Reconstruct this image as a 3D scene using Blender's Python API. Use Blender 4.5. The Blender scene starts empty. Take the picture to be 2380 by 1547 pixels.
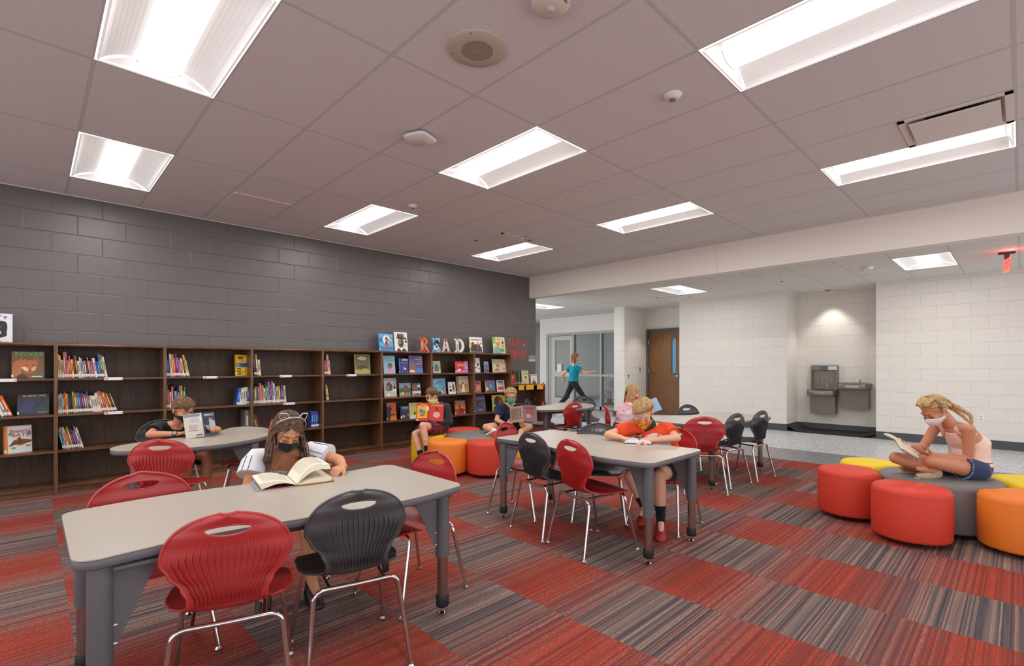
import bpy, bmesh, math, random
from mathutils import Vector, Matrix, Euler
random.seed(7)
V = Vector
PI = math.pi
sc = bpy.context.scene
COL = sc.collection
def R(d): return math.radians(d)

# ------------------------------------------------------------- camera
cam_d = bpy.data.cameras.new('camera'); cam = bpy.data.objects.new('camera', cam_d); COL.objects.link(cam)
cam_d.sensor_width = 36.0; cam_d.lens = 36.0 * 1151.7 / 2380.0
cam_d.shift_y = (848.4 - 773.5) / 2380.0
cam_d.clip_start = 0.05
cam.location = (0, 0, 1.27)
cam.rotation_euler = (R(90), 0, 0.7992 - R(90))
sc.camera = cam
# ------------------------------------------------------------- world, exposure
w = bpy.data.worlds.new('world'); sc.world = w; w.use_nodes = True
w.node_tree.nodes['Background'].inputs[0].default_value = (0.96, 0.97, 1.0, 1)
w.node_tree.nodes['Background'].inputs[1].default_value = 1.7
sc.view_settings.view_transform = 'Standard'; sc.view_settings.look = 'None'
sc.view_settings.gamma = 1.0; sc.view_settings.use_curve_mapping = False
sc.view_settings.exposure = 0.0
try:
    sc.cycles.max_bounces = 8; sc.cycles.diffuse_bounces = 4; sc.cycles.glossy_bounces = 4
    sc.cycles.transparent_max_bounces = 12; sc.cycles.sample_clamp_indirect = 8.0
    sc.cycles.use_denoising = True; sc.cycles.caustics_reflective = False; sc.cycles.caustics_refractive = False
except Exception: pass

LAMP_W = 20.0      # watts of each ceiling troffer
CEIL = 3.048; HCEIL = 2.70

# ------------------------------------------------------------- materials
def lin(c):
    return tuple(((v/255.0)/12.92 if v <= 10 else ((v/255.0+0.055)/1.055)**2.4) for v in c)
MATS = {}
class NT:
    def __init__(s, m):
        m.use_nodes = True; s.t = m.node_tree; s.n = s.t.nodes; s.b = s.n['Principled BSDF']; s.out = s.n['Material Output']
    def new(s, k, **kw):
        n = s.n.new(k)
        for a, v in kw.items():
            if a in n.inputs: n.inputs[a].default_value = v
            else: setattr(n, a, v)
        return n
    def link(s, a, b): s.t.links.new(a, b)
    def math(s, op, a, b=None, c=None):
        n = s.new('ShaderNodeMath', operation=op)
        for i, v in enumerate((a, b, c)):
            if v is None: continue
            if hasattr(v, 'links'): s.link(v, n.inputs[i])
            else: n.inputs[i].default_value = v
        return n.outputs[0]
    def mix(s, f, a, b, blend='MIX'):
        n = s.new('ShaderNodeMix', data_type='RGBA', blend_type=blend)
        for i, v in ((0, f), (6, a), (7, b)):
            if hasattr(v, 'links'): s.link(v, n.inputs[i])
            else: n.inputs[i].default_value = v if i == 0 else (*v, 1)
        return n.outputs[2]
    def ramp(s, f, stops):
        n = s.new('ShaderNodeValToRGB'); e = n.color_ramp.elements
        while len(e) < len(stops): e.new(0.5)
        for k, (p, c) in enumerate(stops): e[k].position = p; e[k].color = (*c, 1)
        s.link(f, n.inputs[0]); return n.outputs[0]
    def sep(s, v):
        n = s.new('ShaderNodeSeparateXYZ'); s.link(v, n.inputs[0]); return n.outputs
    def comb(s, x, y, z):
        n = s.new('ShaderNodeCombineXYZ')
        for i, v in enumerate((x, y, z)):
            if hasattr(v, 'links'): s.link(v, n.inputs[i])
            else: n.inputs[i].default_value = v
        return n.outputs[0]
    def pos(s): return s.new('ShaderNodeNewGeometry').outputs['Position']
    def obj(s): return s.new('ShaderNodeTexCoord').outputs['Object']
    def noise(s, v, scale, detail=2.0, rough=0.5):
        n = s.new('ShaderNodeTexNoise'); n.inputs['Scale'].default_value = scale; n.inputs['Detail'].default_value = detail
        n.inputs['Roughness'].default_value = rough; s.link(v, n.inputs['Vector']); return n.outputs[0]
    def bump(s, h, strength=0.3, dist=0.01):
        n = s.new('ShaderNodeBump'); n.inputs['Strength'].default_value = strength; n.inputs['Distance'].default_value = dist
        s.link(h, n.inputs['Height']); s.link(n.outputs[0], s.b.inputs['Normal'])
    def scale(s, v, xyz):
        n = s.new('ShaderNodeMapping'); n.inputs['Scale'].default_value = xyz; s.link(v, n.inputs[0]); return n.outputs[0]
def mat(name, rgb, rough=0.6, metal=0.0, bump=None, var=None, coat=0.0, emit=0.0, spec=None):
    """plain procedural material: colour with slight noise variation and optional fine bump"""
    if name in MATS: return MATS[name]
    m = bpy.data.materials.new(name); t = NT(m); b = t.b; c = lin(rgb)
    b.inputs['Base Color'].default_value = (*c, 1); b.inputs['Roughness'].default_value = rough; b.inputs['Metallic'].default_value = metal
    if coat: b.inputs['Coat Weight'].default_value = coat
    if spec is not None: b.inputs['Specular IOR Level'].default_value = spec
    if emit: b.inputs['Emission Color'].default_value = (*c, 1); b.inputs['Emission Strength'].default_value = emit
    if var:
        n = t.noise(t.obj(), var[0], 3); k = var[1]
        t.link(t.mix(n, tuple(v*(1-k) for v in c), tuple(min(1, v*(1+k)) for v in c)), b.inputs['Base Color'])
    if bump: t.bump(t.noise(t.obj(), bump[0], 2), bump[1], bump[2])
    m.diffuse_color = (*c, 1); MATS[name] = m; return m
def block_mat(name, rgb, axis, off, rough=0.5, pits=0.0):
    """painted concrete block wall, 16 x 8 inch running bond"""
    m = bpy.data.materials.new(name); t = NT(m); c = lin(rgb)
    x, y, z = t.sep(t.pos()); a = x if axis == 'x' else y
    row = t.math('FLOOR', t.math('DIVIDE', z, 0.2032))
    odd = t.math('MODULO', row, 2.0)
    u = t.math('DIVIDE', t.math('ADD', t.math('SUBTRACT', a, off-40.64), t.math('MULTIPLY', odd, 0.2032)), 0.4064)
    fu = t.math('ABSOLUTE', t.math('SUBTRACT', t.math('FRACT', u), 0.5))
    fz = t.math('ABSOLUTE', t.math('SUBTRACT', t.math('FRACT', t.math('DIVIDE', z, 0.2032)), 0.5))
    ju = t.math('MULTIPLY', t.math('SUBTRACT', 0.5, fu), 0.4064); jz = t.math('MULTIPLY', t.math('SUBTRACT', 0.5, fz), 0.2032)
    jd = t.math('MINIMUM', ju, jz)
    j = t.math('MULTIPLY', t.math('MINIMUM', t.math('DIVIDE', jd, 0.006), 1.0), 1.0)
    v = t.comb(t.math('FLOOR', u), row, 0.0)
    wn = t.new('ShaderNodeTexWhiteNoise', noise_dimensions='3D'); t.link(v, wn.inputs['Vector'])
    fine = t.noise(t.pos(), 60, 4, 0.7)
    bc = t.mix(wn.outputs[0], tuple(k*0.985 for k in c), tuple(min(1, k*1.015) for k in c))
    bc = t.mix(j, tuple(k*0.86 for k in c), bc)
    t.link(bc, t.b.inputs['Base Color']); t.b.inputs['Roughness'].default_value = rough
    h = t.math('ADD', t.math('MULTIPLY', j, 1.0), t.math('MULTIPLY', fine, 0.35 + pits))
    h = t.math('ADD', h, t.math('MULTIPLY', wn.outputs[0], 0.06))
    t.bump(h, 0.55, 0.004); MATS[name] = m; return m
def ceil_mat(name, rgb, x0, y0, px, py):
    """lay-in fissured ceiling tile with painted T grid; grid lines run in both axes"""
    m = bpy.data.materials.new(name); t = NT(m); c = lin(rgb)
    x, y, z = t.sep(t.pos())
    def near(a, o, p):
        f = t.math('ABSOLUTE', t.math('SUBTRACT', t.math('FRACT', t.math('DIVIDE', t.math('SUBTRACT', a, o-100*p), p)), 0.5))
        return t.math('MULTIPLY', t.math('SUBTRACT', 0.5, f), p)
    d = t.math('MINIMUM', near(x, x0, px), near(y, y0, py))
    bar = t.math('LESS_THAN', d, 0.012)
    fis = t.noise(t.pos(), 190, 3, 0.6)
    fm = t.math('MULTIPLY', t.math('GREATER_THAN', fis, 0.60), t.math('SUBTRACT', 1.0, bar))
    cc = t.mix(t.math('MULTIPLY', fm, 0.45), c, tuple(k*0.42 for k in c))
    cc = t.mix(bar, cc, tuple(k*0.80 for k in c)); t.link(cc, t.b.inputs['Base Color'])
    t.b.inputs['Roughness'].default_value = 0.9
    t.bump(t.math('ADD', t.math('MULTIPLY', bar, 1.5), t.math('MULTIPLY', fis, 0.5)), 0.5, 0.004)
    MATS[name] = m; return m
def carpet_mat():
    m = bpy.data.materials.new('carpet'); t = NT(m); x, y, z = t.sep(t.pos())
    k = t.math('FLOOR', t.math('DIVIDE', t.math('SUBTRACT', x, 0.145-60.0), 0.6))
    odd = t.math('MODULO', k, 2.0)
    ph = t.math('ADD', 0.10, t.math('MULTIPLY', odd, 0.62))
    rnd = t.new('ShaderNodeTexWhiteNoise', noise_dimensions='1D'); t.link(k, rnd.inputs['W'])
    ph = t.math('ADD', ph, t.math('MULTIPLY', rnd.outputs[0], 0.06))
    a = t.math('MULTIPLY', t.math('SUBTRACT', y, ph), 2*PI/1.22)
    wob = t.noise(t.comb(t.math('MULTIPLY', x, 0.3), t.math('MULTIPLY', y, 14.0), k), 1.0, 3)
    red = t.math('ADD', t.math('MULTIPLY', t.math('COSINE', a), 0.5), 0.5)
    red = t.math('ADD', t.math('POWER', red, 1.25), t.math('MULTIPLY', t.math('SUBTRACT', wob, 0.5), 0.35))
    # yarn rows along x
    row = t.math('DIVIDE', y, 0.0075)
    ridx = t.math('FLOOR', row); rf = t.math('ABSOLUTE', t.math('SUBTRACT', t.math('FRACT', row), 0.5))
    wn = t.new('ShaderNodeTexWhiteNoise', noise_dimensions='2D'); t.link(t.comb(ridx, k, 0), wn.inputs['Vector'])
    fl = t.new('ShaderNodeTexWhiteNoise', noise_dimensions='2D'); t.link(t.comb(t.math('FLOOR', t.math('DIVIDE', x, 0.0032)), t.math('FLOOR', t.math('DIVIDE', y, 0.00375)), 0), fl.inputs['Vector'])
    fleck = fl.outputs[0]
    lowf = t.noise(t.comb(t.math('MULTIPLY', x, 0.8), t.math('MULTIPLY', y, 34.0), k), 1.0, 3, 0.7)
    g = t.ramp(t.math('ADD', t.math('MULTIPLY', wn.outputs[0], 0.42), t.math('MULTIPLY', lowf, 0.58)),
               [(0.25, lin((70, 64, 70))), (0.45, lin((98, 88, 87))), (0.60, lin((122, 108, 101))), (0.8, lin((156, 138, 128)))])
    rp = t.math('ADD', t.math('MULTIPLY', red, 0.80), t.math('ADD', 0.03, t.math('MULTIPLY', t.math('SUBTRACT', wn.outputs[0], 0.5), 0.22)))
    rm = t.math('GREATER_THAN', rp, fleck)
    rc = t.mix(wn.outputs[0], lin((140, 52, 38)), lin((166, 66, 50)))
    c = t.mix(rm, g, rc)
    t.link(c, t.b.inputs['Base Color']); t.b.inputs['Roughness'].default_value = 1.0
    t.b.inputs['Specular IOR Level'].default_value = 0.1
    t.bump(t.math('ADD', t.math('MULTIPLY', rf, -1.2), fleck), 0.6, 0.003)
    MATS['carpet'] = m; return m
def vinyl_mat():
    m = bpy.data.materials.new('vinyl_tile'); t = NT(m); x, y, z = t.sep(t.pos())
    n = t.new('ShaderNodeTexVoronoi'); n.inputs['Scale'].default_value = 70; t.link(t.pos(), n.inputs['Vector'])
    sp = t.sep(n.outputs['Color'])[0]
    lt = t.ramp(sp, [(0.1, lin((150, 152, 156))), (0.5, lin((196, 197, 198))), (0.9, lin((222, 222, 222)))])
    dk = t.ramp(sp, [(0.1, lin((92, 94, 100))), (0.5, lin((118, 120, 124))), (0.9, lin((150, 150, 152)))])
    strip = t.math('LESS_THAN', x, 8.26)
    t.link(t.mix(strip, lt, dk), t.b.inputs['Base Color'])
    t.b.inputs['Roughness'].default_value = 0.32; MATS['vinyl_tile'] = m; return m
def wood_mat(name, dark, light, rough=0.42, axis='z', fine=1.0):
    m = bpy.data.materials.new(name); t = NT(m); p = t.obj()
    s = {'z': (9, 9, 0.7), 'x': (0.7, 9, 9), 'y': (9, 0.7, 9)}[axis]
    v = t.scale(p, tuple(k*fine for k in s))
    n = t.noise(v, 1.6, 3, 0.5)
    ring = t.math('ABSOLUTE', t.math('SINE', t.math('MULTIPLY', n, 26.0)))
    s2 = {'z': (160, 160, 3), 'x': (3, 160, 160), 'y': (160, 3, 160)}[axis]
    gr = t.noise(t.scale(p, s2), 1.0, 2)
    f = t.math('ADD', t.math('MULTIPLY', ring, 0.35), t.math('MULTIPLY', gr, 0.65))
    t.link(t.ramp(f, [(0.2, lin(dark)), (0.75, lin(light))]), t.b.inputs['Base Color'])
    t.b.inputs['Roughness'].default_value = rough; t.bump(gr, 0.15, 0.001); MATS[name] = m; return m
def cloth_mat(name, rgb, rough=0.9, weave=900, amt=0.10, fold=18):
    if name in MATS: return MATS[name]
    m = bpy.data.materials.new(name); t = NT(m); c = lin(rgb)
    a = t.noise(t.obj(), weave, 2); b = t.noise(t.obj(), fold, 3, 0.6)
    t.link(t.mix(a, tuple(k*(1-amt) for k in c), tuple(min(1, k*(1+amt)) for k in c)), t.b.inputs['Base Color'])
    t.b.inputs['Roughness'].default_value = rough; t.b.inputs['Specular IOR Level'].default_value = 0.25
    t.b.inputs['Sheen Weight'].default_value = 0.15
    t.bump(t.math('ADD', t.math('MULTIPLY', a, 0.15), b), 0.35, 0.012); MATS[name] = m; return m
def skin_mat(name, rgb):
    m = bpy.data.materials.new(name); t = NT(m); c = lin(rgb)
    n = t.noise(t.obj(), 12, 3)
    t.link(t.mix(n, tuple(k*v for k, v in zip(c, (0.93, 0.86, 0.84))), tuple(min(1, k*1.05) for k in c)), t.b.inputs['Base Color'])
    t.b.inputs['Roughness'].default_value = 0.55; t.b.inputs['Subsurface Weight'].default_value = 0.12
    t.b.inputs['Subsurface Radius'].default_value = (0.01, 0.004, 0.002); t.b.inputs['Subsurface Scale'].default_value = 0.5
    t.bump(t.noise(t.obj(), 250, 2), 0.08, 0.001); MATS[name] = m; return m
def hair_mat(name, dark, light):
    m = bpy.data.materials.new(name); t = NT(m)
    a = t.noise(t.obj(), 55, 3); b = t.noise(t.obj(), 420, 2)
    f = t.math('ADD', t.math('MULTIPLY', a, 0.6), t.math('MULTIPLY', b, 0.4))
    t.link(t.ramp(f, [(0.35, lin(dark)), (0.65, lin(light))]), t.b.inputs['Base Color'])
    t.b.inputs['Roughness'].default_value = 0.45; t.bump(b, 0.4, 0.002); MATS[name] = m; return m
def glass_mat(name, tint=(0.86, 0.9, 0.9), gloss=0.10):
    m = bpy.data.materials.new(name); t = NT(m)
    tr = t.new('ShaderNodeBsdfTransparent'); tr.inputs[0].default_value = (*tint, 1)
    gl = t.new('ShaderNodeBsdfGlossy'); gl.inputs['Roughness'].default_value = 0.02
    fr = t.new('ShaderNodeLayerWeight'); fr.inputs[0].default_value = 0.25
    mx = t.new('ShaderNodeMixShader'); t.link(t.math('ADD', t.math('MULTIPLY', fr.outputs[0], 0.35), gloss*0.4), mx.inputs[0])
    t.link(tr.outputs[0], mx.inputs[1]); t.link(gl.outputs[0], mx.inputs[2]); t.link(mx.outputs[0], t.out.inputs[0])
    t.n.remove(t.b); MATS[name] = m; return m

# ------------------------------------------------------------- mesh builder
class MB:
    """collects shapes; build() links them as ONE mesh object"""
    def __init__(s): s.v = []; s.f = []; s.m = []; s.cm = 0
    def use(s, k): s.cm = k; return s
    def add(s, vs, fs):
        o = len(s.v); s.v += [tuple(p) for p in vs]; s.f += [tuple(o+i for i in f) for f in fs]; s.m += [s.cm]*len(fs); return s
    def box(s, a, b):
        x0, y0, z0 = a; x1, y1, z1 = b
        return s.add([(x0,y0,z0),(x1,y0,z0),(x1,y1,z0),(x0,y1,z0),(x0,y0,z1),(x1,y0,z1),(x1,y1,z1),(x0,y1,z1)],
                     [(0,3,2,1),(4,5,6,7),(0,1,5,4),(1,2,6,5),(2,3,7,6),(3,0,4,7)])
    def obox(s, M, a, b):
        t = MB().box(a, b); return s.add([M @ V(p) for p in t.v], t.f)
    def rbox(s, a, b, r, n=3, axis='z'):
        """box whose vertical edges are rounded"""
        x0, y0, z0 = a; x1, y1, z1 = b; pts = []
        for cx, cy, a0 in ((x1-r, y1-r, 0), (x0+r, y1-r, 90), (x0+r, y0+r, 180), (x1-r, y0+r, 270)):
            for k in range(n+1):
                q = R(a0+90*k/n); pts.append((cx+r*math.cos(q), cy+r*math.sin(q)))
        return s.prism(pts, z0, z1)
    def prism(s, pts, z0, z1, bev=0.0):
        n = len(pts)
        rings = [(0, z0+bev), (0, z1-bev)] if not bev else [(bev, z0), (0, z0+bev), (0, z1-bev), (bev, z1)]
        cx = sum(p[0] for p in pts)/n; cy = sum(p[1] for p in pts)/n; vs = []
        for ins, z in rings:
            for k, (x, y) in enumerate(pts):
                if ins:
                    px, py = pts[k-1]; qx, qy = pts[(k+1) % n]; nx, ny = (qy-py), -(qx-px); l = math.hypot(nx, ny) or 1
                    x, y = x-nx/l*ins, y-ny/l*ins
                vs.append((x, y, z))
        fs = [tuple(range(n-1, -1, -1)), tuple(range(len(vs)-n, len(vs)))]
        for r_ in range(len(rings)-1):
            for k in range(n):
                a = r_*n+k; b = r_*n+(k+1) % n; fs.append((a, b, b+n, a+n))
        return s.add(vs, fs)
    def tube(s, path, r, n=8, cap=True, r2=None):
        path = [V(p) for p in path]; m = len(path)
        rs = r if isinstance(r, (list, tuple)) else [r + ((r2 if r2 is not None else r)-r)*k/max(1, m-1) for k in range(m)]
        up = None; vs = []
        for k, p in enumerate(path):
            t = (path[min(k+1, m-1)] - path[max(k-1, 0)])
            t = t.normalized() if t.length > 1e-9 else V((0, 0, 1))
            if up is None:
                up = t.orthogonal().normalized()
            else:
                up = up - t*up.dot(t); up = up.normalized() if up.length > 1e-6 else t.orthogonal().normalized()
            b = t.cross(up)
            for j in range(n):
                a = 2*PI*j/n; vs.append(p + (up*math.cos(a)+b*math.sin(a))*rs[k])
        fs = []
        for k in range(m-1):
            for j in range(n):
                a = k*n+j; b2 = k*n+(j+1) % n; fs.append((a, b2, b2+n, a+n))
        if cap: fs += [tuple(range(n-1, -1, -1)), tuple(range((m-1)*n, m*n))]
        return s.add(vs, fs)
    def cap(s, a, b, ra, rb=None, n=12):
        """tapered capsule with rounded ends"""
        rb = ra if rb is None else rb; a = V(a); b = V(b); d = b-a; L = d.length
        t = d.normalized() if L > 1e-6 else V((0, 0, 1)); P = []; Q = []
        for k in range(5):
            q = R(-90+90*k/4); P.append(a+t*ra*math.sin(q)); Q.append(max(1e-4, ra*math.cos(q)))
        for k in range(5):
            q = R(90*k/4); P.append(b+t*rb*math.sin(q)); Q.append(max(1e-4, rb*math.cos(q)))
        u = t.orthogonal().normalized(); w = t.cross(u); vs = []
        for p, r in zip(P, Q):
            for j in range(n):
                an = 2*PI*j/n; vs.append(p+(u*math.cos(an)+w*math.sin(an))*r)
        fs = [tuple(range(n-1, -1, -1)), tuple(range(len(vs)-n, len(vs)))]
        for k in range(len(P)-1):
            for j in range(n):
                a_ = k*n+j; b_ = k*n+(j+1) % n; fs.append((a_, b_, b_+n, a_+n))
        return s.add(vs, fs)
    def ell(s, c, ax, rad, nu=16, nv=10):
        """ellipsoid with axes ax=(3 vectors) and radii"""
        c = V(c); vs = [c - ax[2]*rad[2]]
        for k in range(1, nv):
            q = R(-90+180*k/nv)
            for j in range(nu):
                a = 2*PI*j/nu
                vs.append(c + ax[0]*(rad[0]*math.cos(q)*math.cos(a)) + ax[1]*(rad[1]*math.cos(q)*math.sin(a)) + ax[2]*(rad[2]*math.sin(q)))
        vs.append(c + ax[2]*rad[2]); fs = []
        for j in range(nu): fs.append((0, 1+(j+1) % nu, 1+j))
        for k in range(nv-2):
            for j in range(nu):
                a = 1+k*nu+j; b = 1+k*nu+(j+1) % nu; fs.append((a, b, b+nu, a+nu))
        t = len(vs)-1
        for j in range(nu): fs.append((t, t-nu+j, t-nu+(j+1) % nu))
        return s.add(vs, fs)
    def lathe(s, prof, c=(0, 0, 0), n=24):
        vs = []
        for r, z in prof:
            for j in range(n):
                a = 2*PI*j/n; vs.append((c[0]+max(r, 1e-4)*math.cos(a), c[1]+max(r, 1e-4)*math.sin(a), c[2]+z))
        fs = []
        for k in range(len(prof)-1):
            for j in range(n):
                a = k*n+j; b = k*n+(j+1) % n; fs.append((a, b, b+n, a+n))
        fs += [tuple(range(n-1, -1, -1)), tuple(range((len(prof)-1)*n, len(prof)*n))]
        return s.add(vs, fs)
    def loft(s, rings, lat, n=20, p=2.4):
        """closed tube of superellipse rings [(pos, halfwidth, halfdepth)], width along lat"""
        m = len(rings); vs = []; ps = [V(r_[0]) for r_ in rings]
        for k in range(m):
            t = (ps[min(k+1, m-1)]-ps[max(k-1, 0)]).normalized(); l = lat - t*lat.dot(t); l.normalize(); d = t.cross(l)
            for j in range(n):
                a = 2*PI*j/n; ca, sa = math.cos(a), math.sin(a)
                x = math.copysign(abs(ca)**(2/p), ca); y = math.copysign(abs(sa)**(2/p), sa)
                vs.append(ps[k] + l*(x*rings[k][1]) + d*(y*rings[k][2]))
        fs = [tuple(range(n-1, -1, -1)), tuple(range((m-1)*n, m*n))]
        for k in range(m-1):
            for j in range(n):
                a = k*n+j; b = k*n+(j+1) % n; fs.append((a, b, b+n, a+n))
        return s.add(vs, fs)
    def mesh(s, name, mats=(), smooth=True, ang=35, org=(0, 0, 0)):
        me = bpy.data.meshes.new(name); o = V(org)
        me.from_pydata([tuple(V(p)-o) for p in s.v], [], s.f)
        for m in mats: me.materials.append(m)
        if len(mats) > 1: me.polygons.foreach_set('material_index', s.m)
        if smooth and len(me.polygons):
            me.polygons.foreach_set('use_smooth', [True]*len(me.polygons))
            me.update()
            if ang < 180: me.set_sharp_from_angle(angle=R(ang))
        me.update(); return me
    def build(s, name, mats, parent=None, smooth=True, ang=35, org=(0, 0, 0), fix=True):
        if not isinstance(mats, (list, tuple)): mats = (mats,)
        me = s.mesh(name, mats, False, org=org)
        if fix:
            bm = bmesh.new(); bm.from_mesh(me); bmesh.ops.recalc_face_normals(bm, faces=bm.faces); bm.to_mesh(me); bm.free()
        if smooth:
            me.polygons.foreach_set('use_smooth', [True]*len(me.polygons)); me.update()
            if ang < 180: me.set_sharp_from_angle(angle=R(ang))
        o = bpy.data.objects.new(name, me); COL.objects.link(o)
        if parent is not None: o.parent = parent
        else: o.location = org
        return o
def tag(o, label, cat, group=None, kind=None):
    o['label'] = label; o['category'] = cat
    if group: o['group'] = group
    if kind: o['kind'] = kind
    return o
def empty(name, loc=(0, 0, 0), rz=0.0):
    o = bpy.data.objects.new(name, None); COL.objects.link(o); o.location = loc; o.rotation_euler = (0, 0, rz); o.empty_display_size = 0.1
    return o
def struct(o): o['kind'] = 'structure'; return o
def copy_tree(o, parent=None):
    c = o.copy(); COL.objects.link(c); c.parent = parent
    for ch in list(o.children): copy_tree(ch, c)
    return c
def fuse(mb, voxel, it, name, mats, parent=None, org=(0, 0, 0), fac=0.5):
    """merge all overlapping closed shapes of mb into one continuous skin"""
    me = mb.mesh(name, mats, False, org=org)
    tmp = bpy.data.objects.new('tmp', me); COL.objects.link(tmp)
    r_ = tmp.modifiers.new('r', 'REMESH'); r_.mode = 'VOXEL'; r_.voxel_size = voxel; r_.use_smooth_shade = True
    if it:
        s_ = tmp.modifiers.new('s', 'SMOOTH'); s_.factor = fac; s_.iterations = it
    dg = bpy.context.evaluated_depsgraph_get()
    me2 = bpy.data.meshes.new_from_object(tmp.evaluated_get(dg)); me2.name = name
    bpy.data.objects.remove(tmp); bpy.data.meshes.remove(me)
    me2.materials.clear()
    for m in mats: me2.materials.append(m)
    me2.polygons.foreach_set('use_smooth', [True]*len(me2.polygons))
    o = bpy.data.objects.new(name, me2); COL.objects.link(o)
    if parent is not None: o.parent = parent
    else: o.location = org
    return o
def text_mesh(txt, size, M, m, name, parent=None, depth=0.0004, width=None, bold=0.0, shear=0.0, org=(0,0,0)):
    """lettering as a thin mesh; M maps text plane (x right, y up, z out) to the parent's space"""
    cu = bpy.data.curves.new('t', 'FONT'); cu.body = txt; cu.size = size; cu.align_x = 'CENTER'; cu.align_y = 'CENTER'
    cu.extrude = depth; cu.offset = bold; cu.resolution_u = 2; cu.space_line = 0.85; cu.shear = shear
    o = bpy.data.objects.new('t', cu); COL.objects.link(o)
    dg = bpy.context.evaluated_depsgraph_get(); me = bpy.data.meshes.new_from_object(o.evaluated_get(dg))
    bpy.data.objects.remove(o); bpy.data.curves.remove(cu)
    if width and len(me.vertices):
        xs = [v.co.x for v in me.vertices]; wd = max(xs)-min(xs)
        if wd > 1e-6:
            for v in me.vertices: v.co.x *= width/wd
    me.transform(Matrix.Translation(-V(org)) @ M); me.materials.clear(); me.materials.append(m)
    ob = bpy.data.objects.new(name, me); COL.objects.link(ob)
    if parent is not None: ob.parent = parent
    return ob
def spline(pts, per=6, closed=True):
    """Catmull-Rom through 2D/3D points"""
    n = len(pts); out = []; rng = range(n) if closed else range(n-1)
    for i in rng:
        g = lambda k: V(pts[k % n] if closed else pts[max(0, min(n-1, k))])
        a, b, c, d = g(i-1), g(i), g(i+1), g(i+2)
        for k in range(per):
            t = k/per; out.append(0.5*((2*b)+(c-a)*t+(2*a-5*b+4*c-d)*t*t+(3*b-a-3*c+d)*t**3))
    if not closed: out.append(V(pts[-1]))
    return out
# ============================================================= ROOM
M_DARK = block_mat('dark_block', (98, 92, 90), 'x', 0.158, 0.36, 0.5)
M_WX = block_mat('cream_block_x', (226, 221, 213), 'x', 0.2, 0.45)
M_WY = block_mat('cream_block_y', (228, 223, 216), 'y', 0.14, 0.45)
M_PAINT = mat('cream_paint', (234, 226, 217), 0.5, bump=(80, 0.05, 0.002))
M_BASE = mat('rubber_base', (74, 76, 80), 0.5, bump=(50, 0.05, 0.001))
M_CEIL = ceil_mat('ceiling_tile', (224, 223, 224), 0.267, 0.030, 0.6096, 1.243)
M_HCEIL = ceil_mat('hall_ceiling_tile', (226, 222, 216), 8.30, 0.62, 1.18, 0.60)
M_CARPET = carpet_mat(); M_VINYL = vinyl_mat()
M_WHITE = mat('white_metal', (226, 222, 216), 0.45, bump=(60, 0.03, 0.001))
M_FRAME = mat('frame_grey', (168, 168, 166), 0.45, bump=(60, 0.03, 0.001))
M_DFRAME = mat('door_frame_grey', (92, 94, 96), 0.5, bump=(60, 0.03, 0.001))
M_ALU = mat('brushed_metal', (188, 186, 182), 0.3, 1.0, var=(90, 0.1))
M_CHROME = mat('chrome', (214, 212, 210), 0.10, 1.0, bump=(30, 0.01, 0.0005))
M_BLACK = mat('black_rubber', (22, 22, 23), 0.6, bump=(150, 0.1, 0.001))
M_GLASS = glass_mat('window_glass')
def S(name, m, *boxes, **kw):
    b = MB()
    for a, c in boxes: b.box(a, c)
    return struct(b.build(name, m, smooth=False, **kw))
S('floor', M_CARPET, ((-4, -3.2, -0.05), (7.28, 6.95, 0)))
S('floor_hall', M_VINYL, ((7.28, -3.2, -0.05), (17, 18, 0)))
S('wall_back', M_DARK, ((-4, 6.95, 0), (7.44, 7.15, CEIL)))
X0, PX, Y0, PY = 0.267, 0.6096, 0.030, 1.243
def cell(i, j): return X0+PX*i, X0+PX*(i+1), Y0+PY*(j+3), Y0+PY*(j+4)
def perforated(name, m, x0, x1, y0, y1, z, holes):
    """ceiling sheet with openings where fixtures sit"""
    xs = sorted({x0, x1, *[v for h in holes for v in h[:2] if x0 < v < x1]}); ys = sorted({y0, y1, *[v for h in holes for v in h[2:] if y0 < v < y1]}); b = MB()
    for xa, xb in zip(xs, xs[1:]):
        for ya, yb in zip(ys, ys[1:]):
            cx, cy = (xa+xb)/2, (ya+yb)/2
            if any(h[0] < cx < h[1] and h[2] < cy < h[3] for h in holes): continue
            b.add([(xa, ya, z), (xa, yb, z), (xb, yb, z), (xb, ya, z)], [(0, 1, 2, 3)])
    return struct(b.build(name, m, smooth=False, fix=False))
TR = [(0, -1), (0, 1), (4, -1), (4, 1), (4, -3), (8, -3), (8, -1), (8, 1), (0, -3), (-4, -1), (-4, 1)]
HT = [(8.33, 9.46, 0.63, 1.22), (8.33, 9.45, 4.26, 4.85), (8.35, 9.46, 7.85, 8.45), (13.2, 14.4, 9.0, 9.6), (11.5, 12.7, 12.6, 13.2)]
perforated('ceiling', M_CEIL, -4, 7.25, -3.2, 6.95, CEIL, [cell(*c) for c in TR]+[(4.553, 5.143, 0.036, 0.636), (4.54, 5.10, 4.85, 5.43)])
perforated('ceiling_hall', M_HCEIL, 7.44, 17, -3.2, 18, HCEIL, HT+[(9.51, 9.93, 4.84, 5.40)])
S('trim_beam', M_PAINT, ((7.25, -3.2, 2.625), (7.44, 3.125, CEIL+0.05)), ((7.25, 3.133, 2.625), (7.44, 6.95, CEIL+0.05)), ((7.258, 3.12, 2.63), (7.43, 3.14, CEIL)))
S('trim_wall_angle', M_WHITE, ((-4, 6.93, CEIL-0.006), (7.25, 6.95, CEIL)), ((7.235, -3.2, CEIL-0.006), (7.25, 6.93, CEIL)))
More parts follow.
